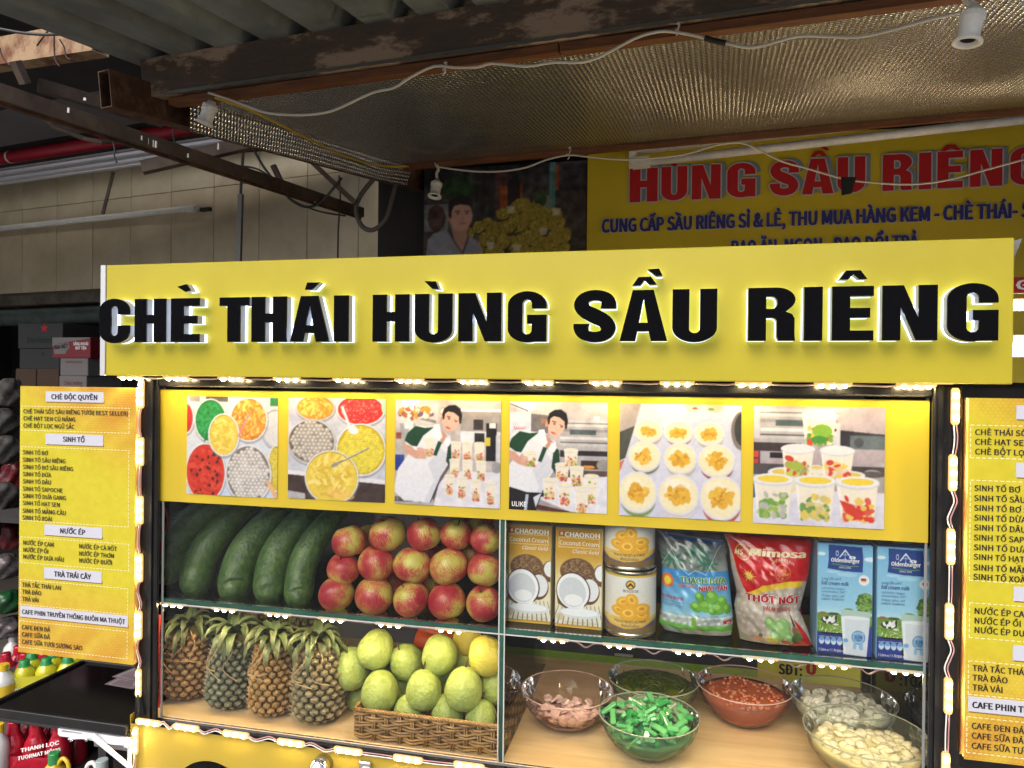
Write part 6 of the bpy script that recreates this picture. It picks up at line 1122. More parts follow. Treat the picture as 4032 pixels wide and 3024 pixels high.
pt.poly([(925,1135),(1000,1155),(1140,1150),(1140,1330),(925,1330)], (34, 52, 134)).poly([(1360,1100),(1405,1050),(1405,1330),(1300,1330)], (38, 56, 140)).rect(1140, 1290, 1405, 1330, (34, 52, 134))
pt.poly([(1130,925),(1392,935),(1360,1330),(1160,1320)], (206, 214, 222)).poly([(1130,925),(1392,935),(1386,1000),(1136,985)], (170, 196, 186)).ell(1262, 995, 122, 16, (226, 230, 234)).poly([(1136,990),(1165,990),(1180,1310),(1160,1310)], (226, 230, 236))
pt.ell(1288, 1165, 60, 60, (70, 130, 184)).ell(1288, 1165, 52, 52, (150, 188, 218)).ell(1288, 1165, 42, 42, (110, 160, 204)).poly([(1245,1215),(1275,1225),(1265,1275),(1240,1265)], (140, 182, 216)).poly([(1290,1225),(1330,1215),(1328,1275),(1295,1270)], (140, 182, 216))
for i in range(5): pt.ell(966+i*53, 1213, 24, 34, (196, 214, 232)).ell(966+i*53, 1198, 22, 18, (110, 160, 206))
pt.poly([(1018,362),(1312,372),(1322,470),(1318,592),(1160,590),(1012,572),(1022,480)], (32, 62, 132)).poly([(1110,470),(1165,395),(1225,470),(1212,470),(1165,412),(1122,470)], (226, 232, 240)).line([(1165,412),(1165,470)], 5, (226, 232, 240)).line([(1140,445),(1190,445)], 4, (226, 232, 240)).ell(1095, 435, 13, 24, (226, 232, 240)).ell(1095, 435, 8, 18, (32, 62, 132)).ell(1228, 466, 30, 13, (230, 232, 238)).rect(1215, 470, 1221, 492, (230, 232, 238)).rect(1245, 470, 1251, 492, (230, 232, 238)).ell(1228, 466, 8, 5, (32, 62, 132)).line([(1050,530),(1120,536),(1200,545),(1278,540)], 6, (130, 170, 70)).ell(1330, 660, 46, 46, (226, 228, 232)).rect(1306, 645, 1350, 654, (30, 24, 24)).rect(1306, 654, 1350, 664, (196, 40, 36)).rect(1306, 664, 1350, 674, (222, 186, 50)).noise(.012, 40)
link_mesh('carton_front', pt.mesh('carton_front', flat_to3((fx0+.0008, Ym-.0008, fz1-.0008), (fx1-.0008, Ym-.0008, fz1-.0008), (fx0+.0008, Ym-.0008, fz0+.0008))), m_print, milk)
fx, fz = box_to(fx0, fx1, fz0, fz1, 0, 925, 1405, 355, 1330); cf = lambda x, z: (x, Ym-.0016, z)
mnav = mat('label_navy', (.02, .05, .20, 1), .5)
for body, x0, x1, yb, cap, m, bo, sh_ in (('Oldenburger', 1042, 1290, 512, 34, m_white, .03, 0), ('SINCE 1964', 1112, 1215, 566, 16, m_white, .0, 0), ('Long-life UHT', 962, 1134, 676, 24, mnav, .0, .2), ('full cream milk', 960, 1200, 718, 32, mnav, .02, .2), ('Lait entier longue', 962, 1160, 757, 20, mnav, .0, .2), ('conservation, UHT', 962, 1172, 787, 20, mnav, .0, .2), ('Πλήρες γάλα, UHT', 962, 1165, 823, 20, mnav, .0, .2), ('μακράς διαρκείας', 962, 1160, 851, 20, mnav, .0, .2), ('3.5%', 1254, 1320, 1172, 26, mnav, .02, .1), ('fat', 1272, 1304, 1194, 16, mnav, 0, .2), ('1 Litre e / 1 Λιτρο e', 944, 1160, 1302, 24, m_white, .02, .1), ('FROM PURE', 1245, 1332, 1135, 10, m_white, .0, 0), ("COW'S MILK", 1240, 1335, 1212, 10, m_white, .0, 0), ('per 100ml / pour 100ml / ανά 100ml', 944, 1142, 1178, 9, m_white, 0, 0)): letter('pack_lettering', body, cf, fx(x0), fx(x1), fz(yb), fz(yb-cap)-fz(yb), m, milk, bold=bo, shear=sh_, fnt=None if ord(max(body)) > 900 and '℮' not in body else CJK)
mk2 = copy_tree(milk); mk2['label'] = 'light blue milk carton at the right end of the shelf'; mk2.location = (P(*kj(1688, 800), Ym-.002)[0], Ym+.028, ZS); mk2.rotation_euler = (0, 0, R(.8))

# ================================================================== GLASS BOWLS
m_bowl = thin_glass('faceted_glass', (.97, .985, .95), 1.30, .05, .06, (.8, .85, .75)); m_bowlp = thin_glass('faceted_glass_pink', (.98, .92, .90), 1.30, .05, .06, (.9, .6, .55))
BP_ = [(.034, 0), (.040, .004), (.058, .014), (.074, .028), (.086, .044), (.093, .060), (.0975, .078)]
def rbowl(z, s=1): return float(np.interp(z/s, [p[1] for p in BP_], [p[0] for p in BP_]))*s
def bowl(cx, Y, s, label, m, h=1.0):
    p = P(cx, 2750, Y); o = thing('glass_bowl', label, 'bowl', (p[0], Y, ZF+.0005), group='faceted glass bowls of jelly'); N = 36
    mb = MB(); prof = [(0, .0)]+BP_; 
    mb.lathe([(max(r, .0005)*s, z*s*h) for r, z in prof], N, fn=lambda a, i: 1+(.018 if (i+int(round(a/(2*math.pi)*N))) % 2 and 1 < i < 7 else 0)); mb.build('bowl_wall', m, o, world=False)
    mb = MB(); mb.smooth = True; mb.tube([(BP_[-1][0]*s*math.cos(a), BP_[-1][0]*s*math.sin(a), BP_[-1][1]*s*h) for a in np.linspace(0, 2*math.pi, 49)[:-1]], .0014, 6, closed=True)
    mb.build('bowl_rim', mat('rim_glass', (.30, .34, .28, 1), .08, coat=1, spec=1) if m is m_bowl else mat('rim_glass_pink', (.55, .36, .34, 1), .08, coat=1), o, world=False); return o, s
def fill(o, s, name, label, m, z1, h=1.0, rough_=.002, cat='jelly', group=None):
    t = thing(name, label, cat, o.location); mb = MB(); mb.smooth = True; zz = np.linspace(.003, z1, 8); mb.lathe([(.0005, .003)]+[(rbowl(z, s)*.955-.001, z*h) for z in zz]+[(rbowl(z1, s)*f_, z1*h+rough_*math.sin(f_*20)*.5) for f_ in (.8, .6, .4, .2, .003)], 30, fn=lambda a, i: 1+(.01*math.sin(7*a+i) if i > 8 else 0)); mb.build('jelly_base', m, t, world=False); return t
def pieces(t, s, meshes, n, z0, z1, piece, seed, mound=.0, h=1.0):
    rs = np.random.RandomState(seed)
    for i in range(n):
        f_ = math.sqrt(rs.rand()); z = z0+(z1-z0)*rs.rand(); rmax = rbowl(min(z, .076*s), s)*.93-.009; a = rs.rand()*6.283; r = rmax*f_; zz = z+mound*(1-f_**2)
        o = bpy.data.objects.new(piece, meshes[rs.randint(len(meshes))]); COL.objects.link(o); o.parent = t; o.location = (r*math.cos(a), r*math.sin(a), zz*h); o.rotation_euler = ((rs.rand()-.5)*1.3, (rs.rand()-.5)*1.3, rs.rand()*6.28)
def pmesh(name, size, m, kind='box', seed=0):
    rs = np.random.RandomState(seed); mb = MB()
    if kind == 'box': mb.bbox(-np.array(size)/2, np.array(size)/2, min(size)*.18)
    elif kind == 'flake': n = 6; pts = [(size[0]*(.4+.6*rs.rand())*math.cos(k/n*6.28), size[0]*(.4+.6*rs.rand())*math.sin(k/n*6.28)) for k in range(n)]; mb.add([(x, y, -size[1]) for x, y in pts]+[(x*.8, y*.8, size[1]) for x, y in pts], [tuple(range(n-1, -1, -1)), tuple(range(n, 2*n))]+[(k, (k+1) % n, n+(k+1) % n, n+k) for k in range(n)])
    else: mb.smooth = True; mb.lathe([(.0002, -size[1]), (size[0]*.8, -size[1]*.5), (size[0], 0), (size[0]*.7, size[1]*.6), (.0002, size[1])], 8)
    me = mb.mesh(name); me.materials.append(m); return me
def jelly_mat(name, c, tr=.5, rough=.15): return mat(name, c, rough, trans=tr, ior=1.33, coat=.5)
# pink
o, s = bowl(2232, 1.475, .98, 'faceted bowl of pink jelly behind the divider', m_bowlp)
t = fill(o, s, 'pink_jelly', 'pale pink jelly flakes in the leftmost bowl', jelly_mat('pink_jelly', (.92, .58, .54, 1)), .022); pieces(t, s, [pmesh('jelly_flake', (.017, .0020), jelly_mat('pink_flake', (.94, .64, .60, 1), .25), 'flake', i) for i in range(4)], 85, .018, .040, 'jelly_flake', 1)
# olive
o, s = bowl(2571, 1.575, 1.0, 'faceted bowl of dark green grass jelly strips at the back', m_bowl)
t = fill(o, s, 'green_liquid', 'dark olive green syrup with strips in the back bowl', mat('olive_liquid', (.07, .10, .008, 1), .06, coat=.8), .060, cat='dessert'); pieces(t, s, [pmesh('jelly_strip', (.020, .003, .002), jelly_mat('olive_strip', (.05, .08, .012, 1), .1), 'box', i) for i in range(2)], 90, .0595, .0625, 'jelly_strip', 2)
# green
o, s = bowl(2555, 1.402, .985, 'faceted bowl heaped with bright green jelly sticks in front', m_bowl)
gj = [jelly_mat('green_jelly', (.20, .70, .28, 1)), jelly_mat('green_jelly_dark', (.08, .55, .16, 1)), jelly_mat('clear_jelly', (.75, .82, .65, 1), .7)]
t = fill(o, s, 'green_jelly', 'bright green jelly sticks heaped in the front bowl', gj[0], .048); pieces(t, s, [pmesh('jelly_stick', (l, .0105, .0065), gj[k]) for k, l in ((0, .036), (0, .030), (0, .022), (1, .032), (0, .026), (2, .030))], 190, .040, .074, 'jelly_stick', 3, mound=.020)
# red
o, s = bowl(2930, 1.585, 1.02, 'faceted bowl of red jelly bits in syrup at the back', m_bowlp)
t = fill(o, s, 'red_jelly', 'red brown jelly bits in syrup in the back bowl', jelly_mat('red_syrup', (.66, .16, .07, 1), .2), .058); pieces(t, s, [pmesh('jelly_bit', (.0042, .003), jelly_mat(f'red_bit_{i}', c, .2), 'blob', i) for i, c in enumerate(((.72, .22, .10, 1), (.50, .08, .04, 1), (.76, .34, .20, 1)))], 200, .056, .062, 'jelly_bit', 4)
# white
o, s = bowl(3316, 1.565, 1.05, 'faceted bowl of clear jelly cubes at the back right', m_bowl)
t = fill(o, s, 'clear_jelly', 'translucent white jelly cubes in the back right bowl', jelly_mat('milky_jelly', (.86, .86, .78, 1), .15), .055); pieces(t, s, [pmesh('jelly_cube', (.015, .013, .011), jelly_mat('ice_jelly', (.88, .88, .82, 1), .25)), pmesh('jelly_cube', (.012, .011, .010), MATS['milky_jelly'])], 120, .051, .063, 'jelly_cube', 5, mound=.012)
# cream
o, s = bowl(3408, 1.412, 1.09, 'faceted bowl of pale yellow palm seeds in front right', m_bowl)
t = fill(o, s, 'palm_seeds', 'pale yellow palm seeds in syrup in the front right bowl', jelly_mat('cream_syrup', (.80, .72, .42, 1), .15), .058, cat='palm seeds'); pieces(t, s, [pmesh('palm_seed', (.012, .006), jelly_mat('seed_flesh', (.88, .82, .58, 1), .3), 'blob', i) for i in range(2)], 110, .052, .062, 'palm_seed', 6, mound=.004)
# things seen through the case: green cloth table, placard, dark partition
m_cloth = mat('green_cloth', (.36, .62, .04, 1), .9, c2=(.28, .50, .03), scale=60, bump=.2)
q0, q1 = P(2050, 2590, 2.05), P(2960, 2660, 2.0)
gt = thing('side_table', 'table under a bright green cloth behind the cart', 'table', ((q0[0]+q1[0])/2, 2.0, 0)); MB().bbox((q0[0]-.25, 1.86, q0[2]-.03), (q1[0]+.1, 2.12, q0[2]-.004), .002).build('table_top', m_ply, gt); uv_quad('cloth', [(q0[0]-.26, 1.85, q0[2]-.002), (q1[0]+.1, 1.85, q0[2]-.002), (q1[0]+.1, 2.13, q0[2]), (q0[0]-.26, 2.13, q0[2])], m_cloth, 20, 6, .002, gt)
MB().add([(q0[0]-.26, 1.849, q0[2]-.003), (q1[0]+.1, 1.849, q0[2]-.003), (q1[0]+.1, 1.845, q0[2]-.25), (q0[0]-.26, 1.845, q0[2]-.25)], [(3, 2, 1, 0)]).build('cloth_drop', m_cloth, gt)
for x in (q0[0]-.2, q1[0]+.05):
    for y in (1.9, 2.08): MB().box((x, y, .005), (x+.03, y+.03, q0[2]-.031)).build('leg', m_black, gt)
YQ = 1.98; pa, pb_ = P(2985, 2590, YQ), P(3700, 2960, YQ)
pl_ = thing('placard', 'yellow placard with a phone number behind the glass bowls', 'sign', (pa[0], YQ, pb_[2])); MB().box((pa[0], YQ, pb_[2]), (pb_[0]+.2, YQ+.01, pa[2])).build('placard_board', mat('placard_yellow', (.66, .58, .07, 1), .5), pl_)
kk = crop(2900, 2400, 1.954); pq = lambda x, z: (x, YQ-.002, z)
zz0, zz1 = P(3600, 2860, YQ)[2], P(3600, 2775, YQ)[2]; MB().box((P(3480, 2800, YQ)[0], YQ-.001, zz0-.04), (pb_[0]+.2, YQ-.0004, zz1)).build('red_stripe', m_redink, pl_)
for body, x0, x1, yb, cap, m in (('SĐT:', 322, 505, 490, 70, m_ink), ('0', 532, 615, 492, 92, m_redink), ('2 727', 1075, 1500, 570, 100, m_redink), ('NƠI', 1130, 1290, 700, 60, m_ink), ('SHIP', 1100, 1420, 890, 110, m_white)):
    a, b_ = P(*kk(x0, yb), YQ), P(*kk(x1, yb), YQ); letter('placard_lettering', body, pq, a[0], b_[0], a[2], cap/1.954/F*2.0, m, pl_, bold=.05)
MB().tube([(pa[0]+.05, YQ+.02, .005), (pa[0]+.05, YQ+.02, pa[2])], .01).build('stand_pole', m_black, pl_)
tag(MB().bbox(P(2420, 2570, 2.0), P(2490, 2590, 1.96)+np.array((0, .03, -.012)), .002).build('paper_scrap', m_white_ret), 'crumpled white paper scrap on the green cloth', 'paper')

# ================================================================== FOLD-OUT TABLE AND BRACKET
kt = crop(0, 2500, 3.1667); zt2 = P(250, 2826, 1.262)[2]; fl_ = PZ(-74, 2783, zt2); bl_ = PZ(379, 2598, zt2); xe = xb0-.002
tb = thing('fold_out_shelf', 'glossy black fold out shelf on the left side of the cart', 'shelf', (fl_[0], 1.26, zt2)); yb1 = bl_[1]
lip = P(250, 2826, 1.262)[2]-P(250, 2866, 1.262)[2]
MB().bbox((fl_[0]+.012, 1.2735, zt2-lip*.6), (xe, yb1-.011, zt2-.006), .001).build('shelf_top', mat('gloss_black', (.003, .003, .004, 1), .08), tb)
for a, b_ in (((fl_[0], 1.262, zt2-lip), (xe, 1.273, zt2)), ((fl_[0], yb1-.011, zt2-lip), (xe, yb1, zt2)), ((fl_[0], 1.2735, zt2-lip), (fl_[0]+.011, yb1-.0115, zt2))): MB().bbox(a, b_, .0015).build('shelf_lip', m_black, tb)
kf1 = lambda x, y: P(*kt(x, y), 1.266)
brk = thing('folding_bracket', 'white folding metal bracket under the black side shelf', 'bracket', kf1(1600, 1300)); mbw = mat('white_enamel', (.68, .70, .74, 1), .3)
def plate(nm, pts, Y, th_=.004, holes=()): 
    L = [[tuple(P(*kt(*p), Y)[[0, 2]]) for p in pts]]+[[tuple(P(*kt(*p), Y)[[0, 2]]) for p in h] for h in holes]; mb = MB(); mb.poly(L, lambda a, b: (a, Y, b)).poly(L, lambda a, b: (a, Y+th_, b)).side(L, lambda a, b: (a, Y, b), lambda a, b: (a, Y+th_, b)); return mb.build(nm, mbw, brk)
plate('top_plate', [(722,1165),(1620,1290),(1620,1385),(1380,1365),(1100,1310),(745,1262),(722,1240)], 1.268, holes=[[(770,1188),(1020,1225),(1020,1240),(770,1210)]]); plate('wall_plate', [(1588,1310),(1625,1310),(1625,1700),(1588,1700)], 1.264); plate('brace', [(1118,1245),(1150,1228),(1640,1655),(1610,1685),(1125,1290)], 1.258); plate('lever', [(845,1292),(1120,1262),(1125,1290),(850,1308)], 1.255, .003)
for x, y in ((945, 1275), (1135, 1272), (1612, 1362)): mb = MB(); mb.smooth = True; c = kf1(x, y); mb.tube([c+np.array((0, -.014, 0)), c+np.array((0, -.009, 0))], .0035, 12); mb.build('rivet', mt, brk)
for i, q in enumerate(([(1300,615),(1460,535),(1700,580),(1700,660),(1650,678)], [(1395,520),(1690,400),(1800,420),(1800,590),(1690,590)])):
    zz = zt2-.0055+.0012*i; pts = [PZ(*kt(x, y), zz) for x, y in q]; mb = MB(); mb.add(pts, [tuple(range(len(pts)-1, -1, -1))]); mb.add([p-np.array((0, 0, .0006)) for p in pts], [tuple(range(len(pts)))]); o = mb.build('menu_leaflet', mat('leaflet', (.24, .17, .18, 1), .5, c2=(.32, .24, .25), scale=8)); tag(o, ['pinkish menu leaflet lying flat on the black side shelf', 'pinkish menu leaflet lying on top of another on the side shelf'][i], 'leaflet')
    pc = sum(pts)/len(pts); mb = MB(); mb.add([pc+(p-pc)*.8+np.array((0, 0, .0004)) for p in pts]+[pc+(p-pc)*.72+np.array((0, 0, .0004)) for p in pts], [((k+1) % len(pts), k, len(pts)+k, len(pts)+(k+1) % len(pts)) for k in range(len(pts))]); mb.build('leaflet_border', m_label, o, world=False)

# ================================================================== STOCK OF THE NEXT SHOP
def at(x, y, Y): return P(x, y, Y)
def carton(x0, x1, y0, y1, Y, dep, m, label, texts=(), art=None, seed=0):
    a, b_ = at(x0, y1, Y), at(x1, y0, Y); o = thing('drinks_carton', label, 'carton', (a[0], Y, a[2])); MB().bbox((a[0], Y, a[2]), (b_[0], Y+dep, b_[2]), .003).build('carton_body', m, o)
    for (body, u0, u1, v, cap, mm, bo) in texts:
        W_, H_ = b_[0]-a[0], b_[2]-a[2]; letter('carton_lettering', body, lambda x, z: (x, Y-.002, z), a[0]+u0*W_, a[0]+u1*W_, a[2]+v*H_, cap*H_, mm, o, bold=bo)
    if art: art(o, a, b_, Y)
    return o
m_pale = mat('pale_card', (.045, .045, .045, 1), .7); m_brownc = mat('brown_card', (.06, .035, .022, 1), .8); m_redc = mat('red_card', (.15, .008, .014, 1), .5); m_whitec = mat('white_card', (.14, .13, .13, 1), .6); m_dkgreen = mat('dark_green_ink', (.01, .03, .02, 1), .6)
def star(o, a, b_, Y):
    cx, cz, r = a[0]+(b_[0]-a[0])*.6, a[2]+(b_[2]-a[2])*.80, (b_[2]-a[2])*.2; mb = MB(); mb.poly([[(cx+(r if i % 2 == 0 else r*.42)*math.sin(i*math.pi/5), cz+(r if i % 2 == 0 else r*.42)*math.cos(i*math.pi/5)) for i in range(10)]], lambda x, z: (x, Y-.002, z)); mb.build('star', m_redink, o)
YW = 2.75
def rack(x0, x1, ytop, Y0, Y1, label):
    a, b_ = at(x0, ytop, Y0), at(x1, ytop, Y0); o = thing('storage_rack', label, 'rack', (a[0], Y0, 0)); MB().box((a[0], Y0, a[2]-.025), (b_[0], Y1, a[2]-.001)).build('rack_board', m_darkwall, o)
    for x in (a[0]+.01, b_[0]-.04):
        for y in (Y0+.01, Y1-.04): MB().box((x, y, .005), (x+.03, y+.03, a[2]-.026)).build('leg', m_darkwall, o)
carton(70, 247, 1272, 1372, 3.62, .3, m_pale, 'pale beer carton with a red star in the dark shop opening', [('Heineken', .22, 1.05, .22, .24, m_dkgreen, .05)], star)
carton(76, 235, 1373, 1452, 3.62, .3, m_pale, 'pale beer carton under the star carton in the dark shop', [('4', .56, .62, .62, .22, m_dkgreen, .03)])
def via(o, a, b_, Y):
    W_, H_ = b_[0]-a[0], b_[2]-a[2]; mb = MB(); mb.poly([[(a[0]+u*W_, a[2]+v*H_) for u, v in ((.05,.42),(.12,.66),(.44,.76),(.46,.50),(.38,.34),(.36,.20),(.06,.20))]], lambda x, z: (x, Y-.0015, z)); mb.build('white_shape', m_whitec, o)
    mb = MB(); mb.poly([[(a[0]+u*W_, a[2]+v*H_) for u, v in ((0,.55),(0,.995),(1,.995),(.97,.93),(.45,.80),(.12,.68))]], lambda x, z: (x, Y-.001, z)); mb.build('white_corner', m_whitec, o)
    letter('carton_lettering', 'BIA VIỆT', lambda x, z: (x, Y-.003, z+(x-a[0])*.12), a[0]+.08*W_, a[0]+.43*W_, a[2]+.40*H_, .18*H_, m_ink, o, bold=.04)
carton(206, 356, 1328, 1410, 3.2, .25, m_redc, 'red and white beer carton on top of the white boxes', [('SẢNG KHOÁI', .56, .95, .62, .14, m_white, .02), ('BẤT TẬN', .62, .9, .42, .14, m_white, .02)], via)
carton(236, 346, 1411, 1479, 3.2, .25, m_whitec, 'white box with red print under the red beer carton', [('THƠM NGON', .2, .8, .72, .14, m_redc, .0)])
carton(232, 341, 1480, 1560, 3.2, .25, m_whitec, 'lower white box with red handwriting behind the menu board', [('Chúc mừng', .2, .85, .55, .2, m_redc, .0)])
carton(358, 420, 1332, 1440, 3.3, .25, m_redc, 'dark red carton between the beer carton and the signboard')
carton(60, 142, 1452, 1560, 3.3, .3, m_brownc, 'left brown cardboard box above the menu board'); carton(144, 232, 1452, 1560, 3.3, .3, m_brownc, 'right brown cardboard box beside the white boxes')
rack(-200, 430, 1561, 3.15, 4.0, 'dark storage rack carrying the cartons in the next shop')
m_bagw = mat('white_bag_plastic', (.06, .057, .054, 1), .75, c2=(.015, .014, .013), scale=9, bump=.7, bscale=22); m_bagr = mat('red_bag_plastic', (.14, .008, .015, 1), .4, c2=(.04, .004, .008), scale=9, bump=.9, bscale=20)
def lump(name, x, y, rpx, hpx, Y, m, label, seed):
    c = at(x, y, Y); r = rpx/F*Y*1.1; h = hpx/F*Y*1.1; rs = np.random.RandomState(seed); ph = rs.rand(6)*6; mb = MB(); mb.smooth = True
    n, k = 14, 24; prof = [(math.sin(math.pi*i/n)**.7*r+.0005, -math.cos(math.pi*i/n)*h) for i in range(n+1)]; mb.lathe(prof, k, fn=lambda a, i: 1+.26*math.sin(2*a+ph[0]+i*.5)+.16*math.sin(5*a+ph[1]-i)+.09*math.sin(11*a+ph[2]+i*1.7)); o = mb.build(name, m); o.location = c; o.rotation_euler = (0, 0, ph[3]); return tag(o, label, 'bag')
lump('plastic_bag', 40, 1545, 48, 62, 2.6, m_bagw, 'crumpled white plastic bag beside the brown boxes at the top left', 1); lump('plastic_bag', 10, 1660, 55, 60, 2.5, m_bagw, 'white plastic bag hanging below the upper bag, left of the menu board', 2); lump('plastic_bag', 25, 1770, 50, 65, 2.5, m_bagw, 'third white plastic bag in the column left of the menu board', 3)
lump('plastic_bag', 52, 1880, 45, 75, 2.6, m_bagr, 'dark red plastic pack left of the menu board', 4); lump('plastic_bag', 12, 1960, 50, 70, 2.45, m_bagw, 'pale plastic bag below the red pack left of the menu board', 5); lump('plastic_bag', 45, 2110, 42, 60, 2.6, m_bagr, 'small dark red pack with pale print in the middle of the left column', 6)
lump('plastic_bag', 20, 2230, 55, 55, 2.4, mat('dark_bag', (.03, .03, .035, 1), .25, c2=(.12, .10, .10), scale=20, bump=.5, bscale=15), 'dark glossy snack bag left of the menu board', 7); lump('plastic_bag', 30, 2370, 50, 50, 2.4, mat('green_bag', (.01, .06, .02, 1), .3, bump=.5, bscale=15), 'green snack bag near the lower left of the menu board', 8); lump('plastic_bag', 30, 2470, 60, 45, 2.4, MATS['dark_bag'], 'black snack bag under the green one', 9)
# bottles
def bottle(x, ytop, ybot, wpx, Y, mbody, mcap, mlab, label, k=None, cap_h=.13, group=None, cat='bottle'):
    a, t_ = at(x, ybot, Y), at(x, ytop, Y); H_ = t_[2]-a[2]; r = wpx/2/F*math.hypot(a[0], Y); o = thing('drink_bottle', label, cat, a, group=group); mb = MB(); mb.smooth = True
    mb.lathe([(0, 0), (r*.9, 0), (r, .03*H_), (r, .22*H_), (r*.95, .25*H_), (r, .28*H_), (r, .60*H_), (r*.85, .72*H_), (r*.42, .84*H_), (r*.38, .90*H_), (0, .90*H_)], 20); mb.build('bottle_body', mbody, o, world=False)
    mb = MB(); mb.smooth = False; mb.lathe([(r*.45, .87*H_), (r*.45, H_), (r*.40, H_*1.005), (0, H_*1.005)], 18); mb.build('cap', mcap, o, world=False)
    if mlab: mb = MB(); mb.smooth = True; mb.lathe([(r*1.01, .30*H_), (r*1.015, .31*H_), (r*1.015, .57*H_), (r*1.01, .58*H_)], 20); mb.build('bottle_label', mlab, o, world=False)
    return o
m_pet = mat('pale_pet', (.55, .56, .55, 1), .15, coat=.5); m_yb = mat('yellow_plastic', (.60, .42, .02, 1), .25, coat=.4); m_gb = mat('green_plastic', (.02, .22, .06, 1), .3, coat=.3); m_rb = mat('red_shrink', (.42, .008, .025, 1), .15, coat=.6, c2=(.30, .006, .02), scale=15, bump=.3, bscale=30); m_yg = mat('yellow_shrink', (.48, .46, .02, 1), .15, coat=.6, bump=.3, bscale=30); m_wcap = m_whitepl
def pack(x, y0, y1, Y, nx, ny, r, m, mcap, mtop, label, texts=(), rot=.25):
    a, t_ = at(x, y1, Y), at(x, y0, Y); H_ = t_[2]-a[2]; o = thing('bottle_pack', label, 'bottle pack', a, rot=(0, 0, rot)); 
    for i in range(nx):
        for j in range(ny):
            mb = MB(); mb.smooth = True; c = (i*2*r, j*2*r, 0); mb.lathe([(0, 0), (r*.92, 0), (r, .03*H_), (r*.99, .62*H_), (r*.80, .74*H_), (r*.45, .86*H_)], 18, c=c); mb.build('shrink_wrap', m, o, world=False)
            mb = MB(); mb.smooth = True; mb.lathe([(r*.62, .80*H_), (r*.50, .86*H_), (r*.48, .98*H_), (r*.42, H_), (0, H_)], 14, c=c); mb.build('bottle_top', mtop, o, world=False)
    w_ = nx*2*r; mb = MB(); mb.smooth = True; n = nx*10
    mb.add([(-r*.98+(w_-.04*r)*i/n, -r*1.04-.06*r*abs(math.cos(math.pi*i/10)), z*H_) for i in range(n+1) for z in (.04, .60)], [(2*i, 2*i+2, 2*i+3, 2*i+1) for i in range(n)]); mb.build('wrap_front', m, o, world=False)
    for (body, u0, u1, v, cap, mm, bo) in texts: letter('pack_lettering', body, lambda x_, z: (x_, -r*1.14, z+(x_)*.25), -r+u0*w_, -r+u1*w_, v*H_, cap*H_, mm, o, bold=bo, world=False)
    return o
zr = zt2
pack(22, 2570, 2750, 2.25, 3, 2, .036, m_rb, m_rb, m_rb, 'red shrink wrapped bottle pack behind the black shelf', [('THANH LỌC', .4, .95, .3, .05, m_white, .03)])
pack(95, 2598, 2730, 2.0, 4, 2, .033, m_yg, m_gb, m_gb, 'yellow and green bottle pack standing behind the black shelf edge', [('fuze', .06, .22, .22, .09, m_white, .03)], .5)
pack(120, 2560, 2640, 2.5, 3, 1, .038, m_rb, m_rb, m_rb, 'red bottle pack in the back row behind the yellow and green one')
pack(265, 2590, 2680, 2.3, 3, 1, .036, m_yg, m_yg, m_yg, 'yellow bottle pack in the back row near the menu board corner')
bottle(12, 2615, 2790, 72, 1.95, m_pet, m_yb, m_yb, 'pale bottle with yellow cap at the left frame edge'); bottle(48, 2505, 2640, 52, 2.4, m_pet, m_pet, None, 'clear bottle with pale cap behind the red pack'); 
bottle(-5, 2850, 3080, 60, 1.9, m_pet, m_yb, None, 'pale bottle at the lower left frame edge')
pack(52, 2835, 3120, 1.95, 3, 2, .040, m_rb, m_rb, m_rb, 'large red shrink wrapped tea pack below the black shelf', [('THANH LỌC', .42, .98, .60, .05, m_white, .04), ('TUORMAT MỘNG', .38, 1.0, .50, .05, m_white, .04)], .15)
# yellow jug with a handle and white jug
def jug(x, ytop, ybot, wpx, Y, mbody, mcap, label, hx=1):
    a, t_ = at(x, ybot, Y), at(x, ytop, Y); H_ = t_[2]-a[2]; r = wpx/2/F*Y*1.1; o = thing('plastic_jug', label, 'jug', a); mb = MB(); mb.smooth = True
    mb.lathe([(0, 0), (r, 0), (r*1.03, .05*H_), (r*1.03, .55*H_), (r*.92, .66*H_), (r*.55, .78*H_), (r*.34, .84*H_), (r*.34, .88*H_), (0, .88*H_)], 24, fn=lambda a_, i: 1/max(abs(math.cos(a_)), abs(math.sin(a_)))**.5*.9); mb.build('jug_body', mbody, o, world=False)
    mb = MB(); mb.lathe([(r*.40, .80*H_), (r*.40, .99*H_), (r*.36, H_), (0, H_)], 24, fn=lambda a_, i: 1+.03*math.sin(24*a_)); mb.build('cap', mcap, o, world=False)
    mb = MB(); mb.smooth = True; mb.tube(spline([(hx*r*.30, 0, .80*H_), (hx*r*.75, 0, .92*H_), (hx*r*1.25, 0, .84*H_), (hx*r*1.35, 0, .58*H_), (hx*r*1.0, 0, .40*H_)], 5), r*.15, 10); mb.build('handle', mbody, o, world=False); return o
jug(212, 2962, 3200, 115, 1.75, m_yb, m_gb, 'yellow plastic jug with a green cap and arched handle'); jug(400, 2990, 3220, 120, 1.62, m_whitepl, mat('grey_cap', (.35, .42, .42, 1), .4), 'white plastic jug with a pale grey cap under the bracket', -1)
bx = at(360, 2925, 1.95); tag(MB().bbox((bx[0], 1.95, .4), (bx[0]+.24, 2.15, bx[2]), .01).build('storage_crate', m_whitec), 'pale plastic container behind the white bracket', 'container')
rack(-120, 600, 3130, 1.8, 2.6, 'low dark rack carrying jugs and bottle packs below the black shelf')
rack(-350, 420, 2760, 1.93, 2.75, 'dark rack carrying bottle packs behind the black side shelf')
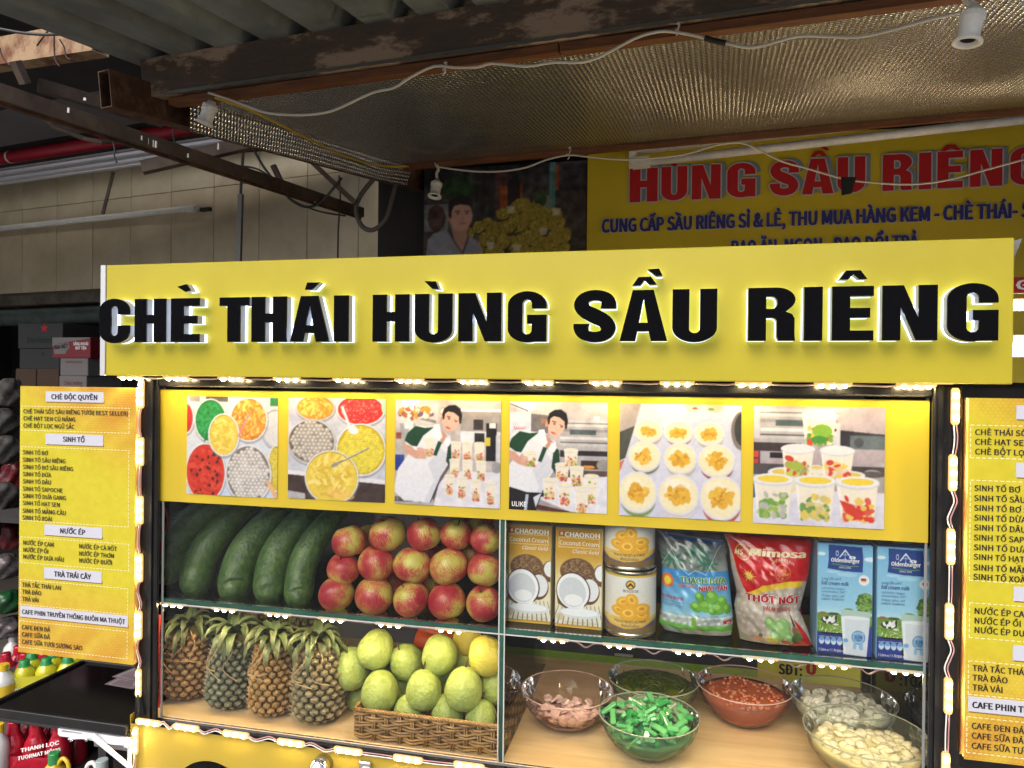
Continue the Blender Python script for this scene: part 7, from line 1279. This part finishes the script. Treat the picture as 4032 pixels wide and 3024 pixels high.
rack(-350, 300, 2010, 2.3, 2.95, 'dark rack behind the left menu board carrying plastic bags')
# lit tube and strip behind the right end of the signboard
lt = thing('lit_tube_lamp', 'lit white tube lamp behind the right end of the signboard', 'lamp', P(4010, 1385, 1.95)); mb = MB(); mb.smooth = True; a = P(3992, 1382, 1.95); mb.tube([a, a+np.array((.55, 0, 0))], .014, 12); mb.build('glass_tube', mat('lit_tube', (1, 1, 1, 1), .3, emit=(1, .97, .9), es=9), lt); MB().box(a+np.array((0, .014, .016)), a+np.array((.56, .05, .04))).build('batten', m_whitepl, lt)
rs_ = thing('red_sign', 'red sign strip with white letters behind the right end of the signboard', 'sign', P(3990, 1152, 2.6)); a, b_ = P(3975, 1155, 2.6), P(4300, 1085, 2.6); MB().box(a, b_+np.array((0, .01, 0))).build('sign_strip', m_redink, rs_); q = P(3998, 1140, 2.6); letter('sign_lettering', 'G SẦU RIÊNG', lambda x, z: (x, 2.597, z), q[0], q[0]+.36, q[2], .030, m_white, rs_, bold=.04)

led_strip('LED strip along the back top rail of the cart facing the foil ceiling', [np.array((x, YBk+.05, ztopf+.004)) for x in np.linspace(-.55, .62, 10)], (1, 0, 0), (0, .3, 1), L=.06, slack=.002)
led_strip('pair of warm LED lights above the lit tube behind the right end of the signboard', [P(x, 1364, 1.95) for x in (4012, 4120, 4230)], (1, 0, 0), (0, -1, 0), L=.06, slack=.002)

for i, (xa, xb) in enumerate(((.22, .50), (.85, 1.25))):
    l2 = thing('lit_tube_lamp', ['lit warm tube lamp hanging behind the middle of the signboard, seen in the foil', 'lit warm tube lamp hanging behind the right part of the signboard'][i], 'lamp', (xa, 2.72, CZ+.28)); mb = MB(); mb.smooth = True; mb.tube([(xa, 2.72, CZ+.28), (xb, 2.72, CZ+.28)], .014, 12); mb.build('glass_tube', mat('warm_tube', (1, 1, 1, 1), .3, emit=(1, .76, .46), es=11), l2); MB().box((xa-.02, 2.735, CZ+.26), (xb+.02, 2.76, CZ+.30)).build('batten', m_whitepl, l2)
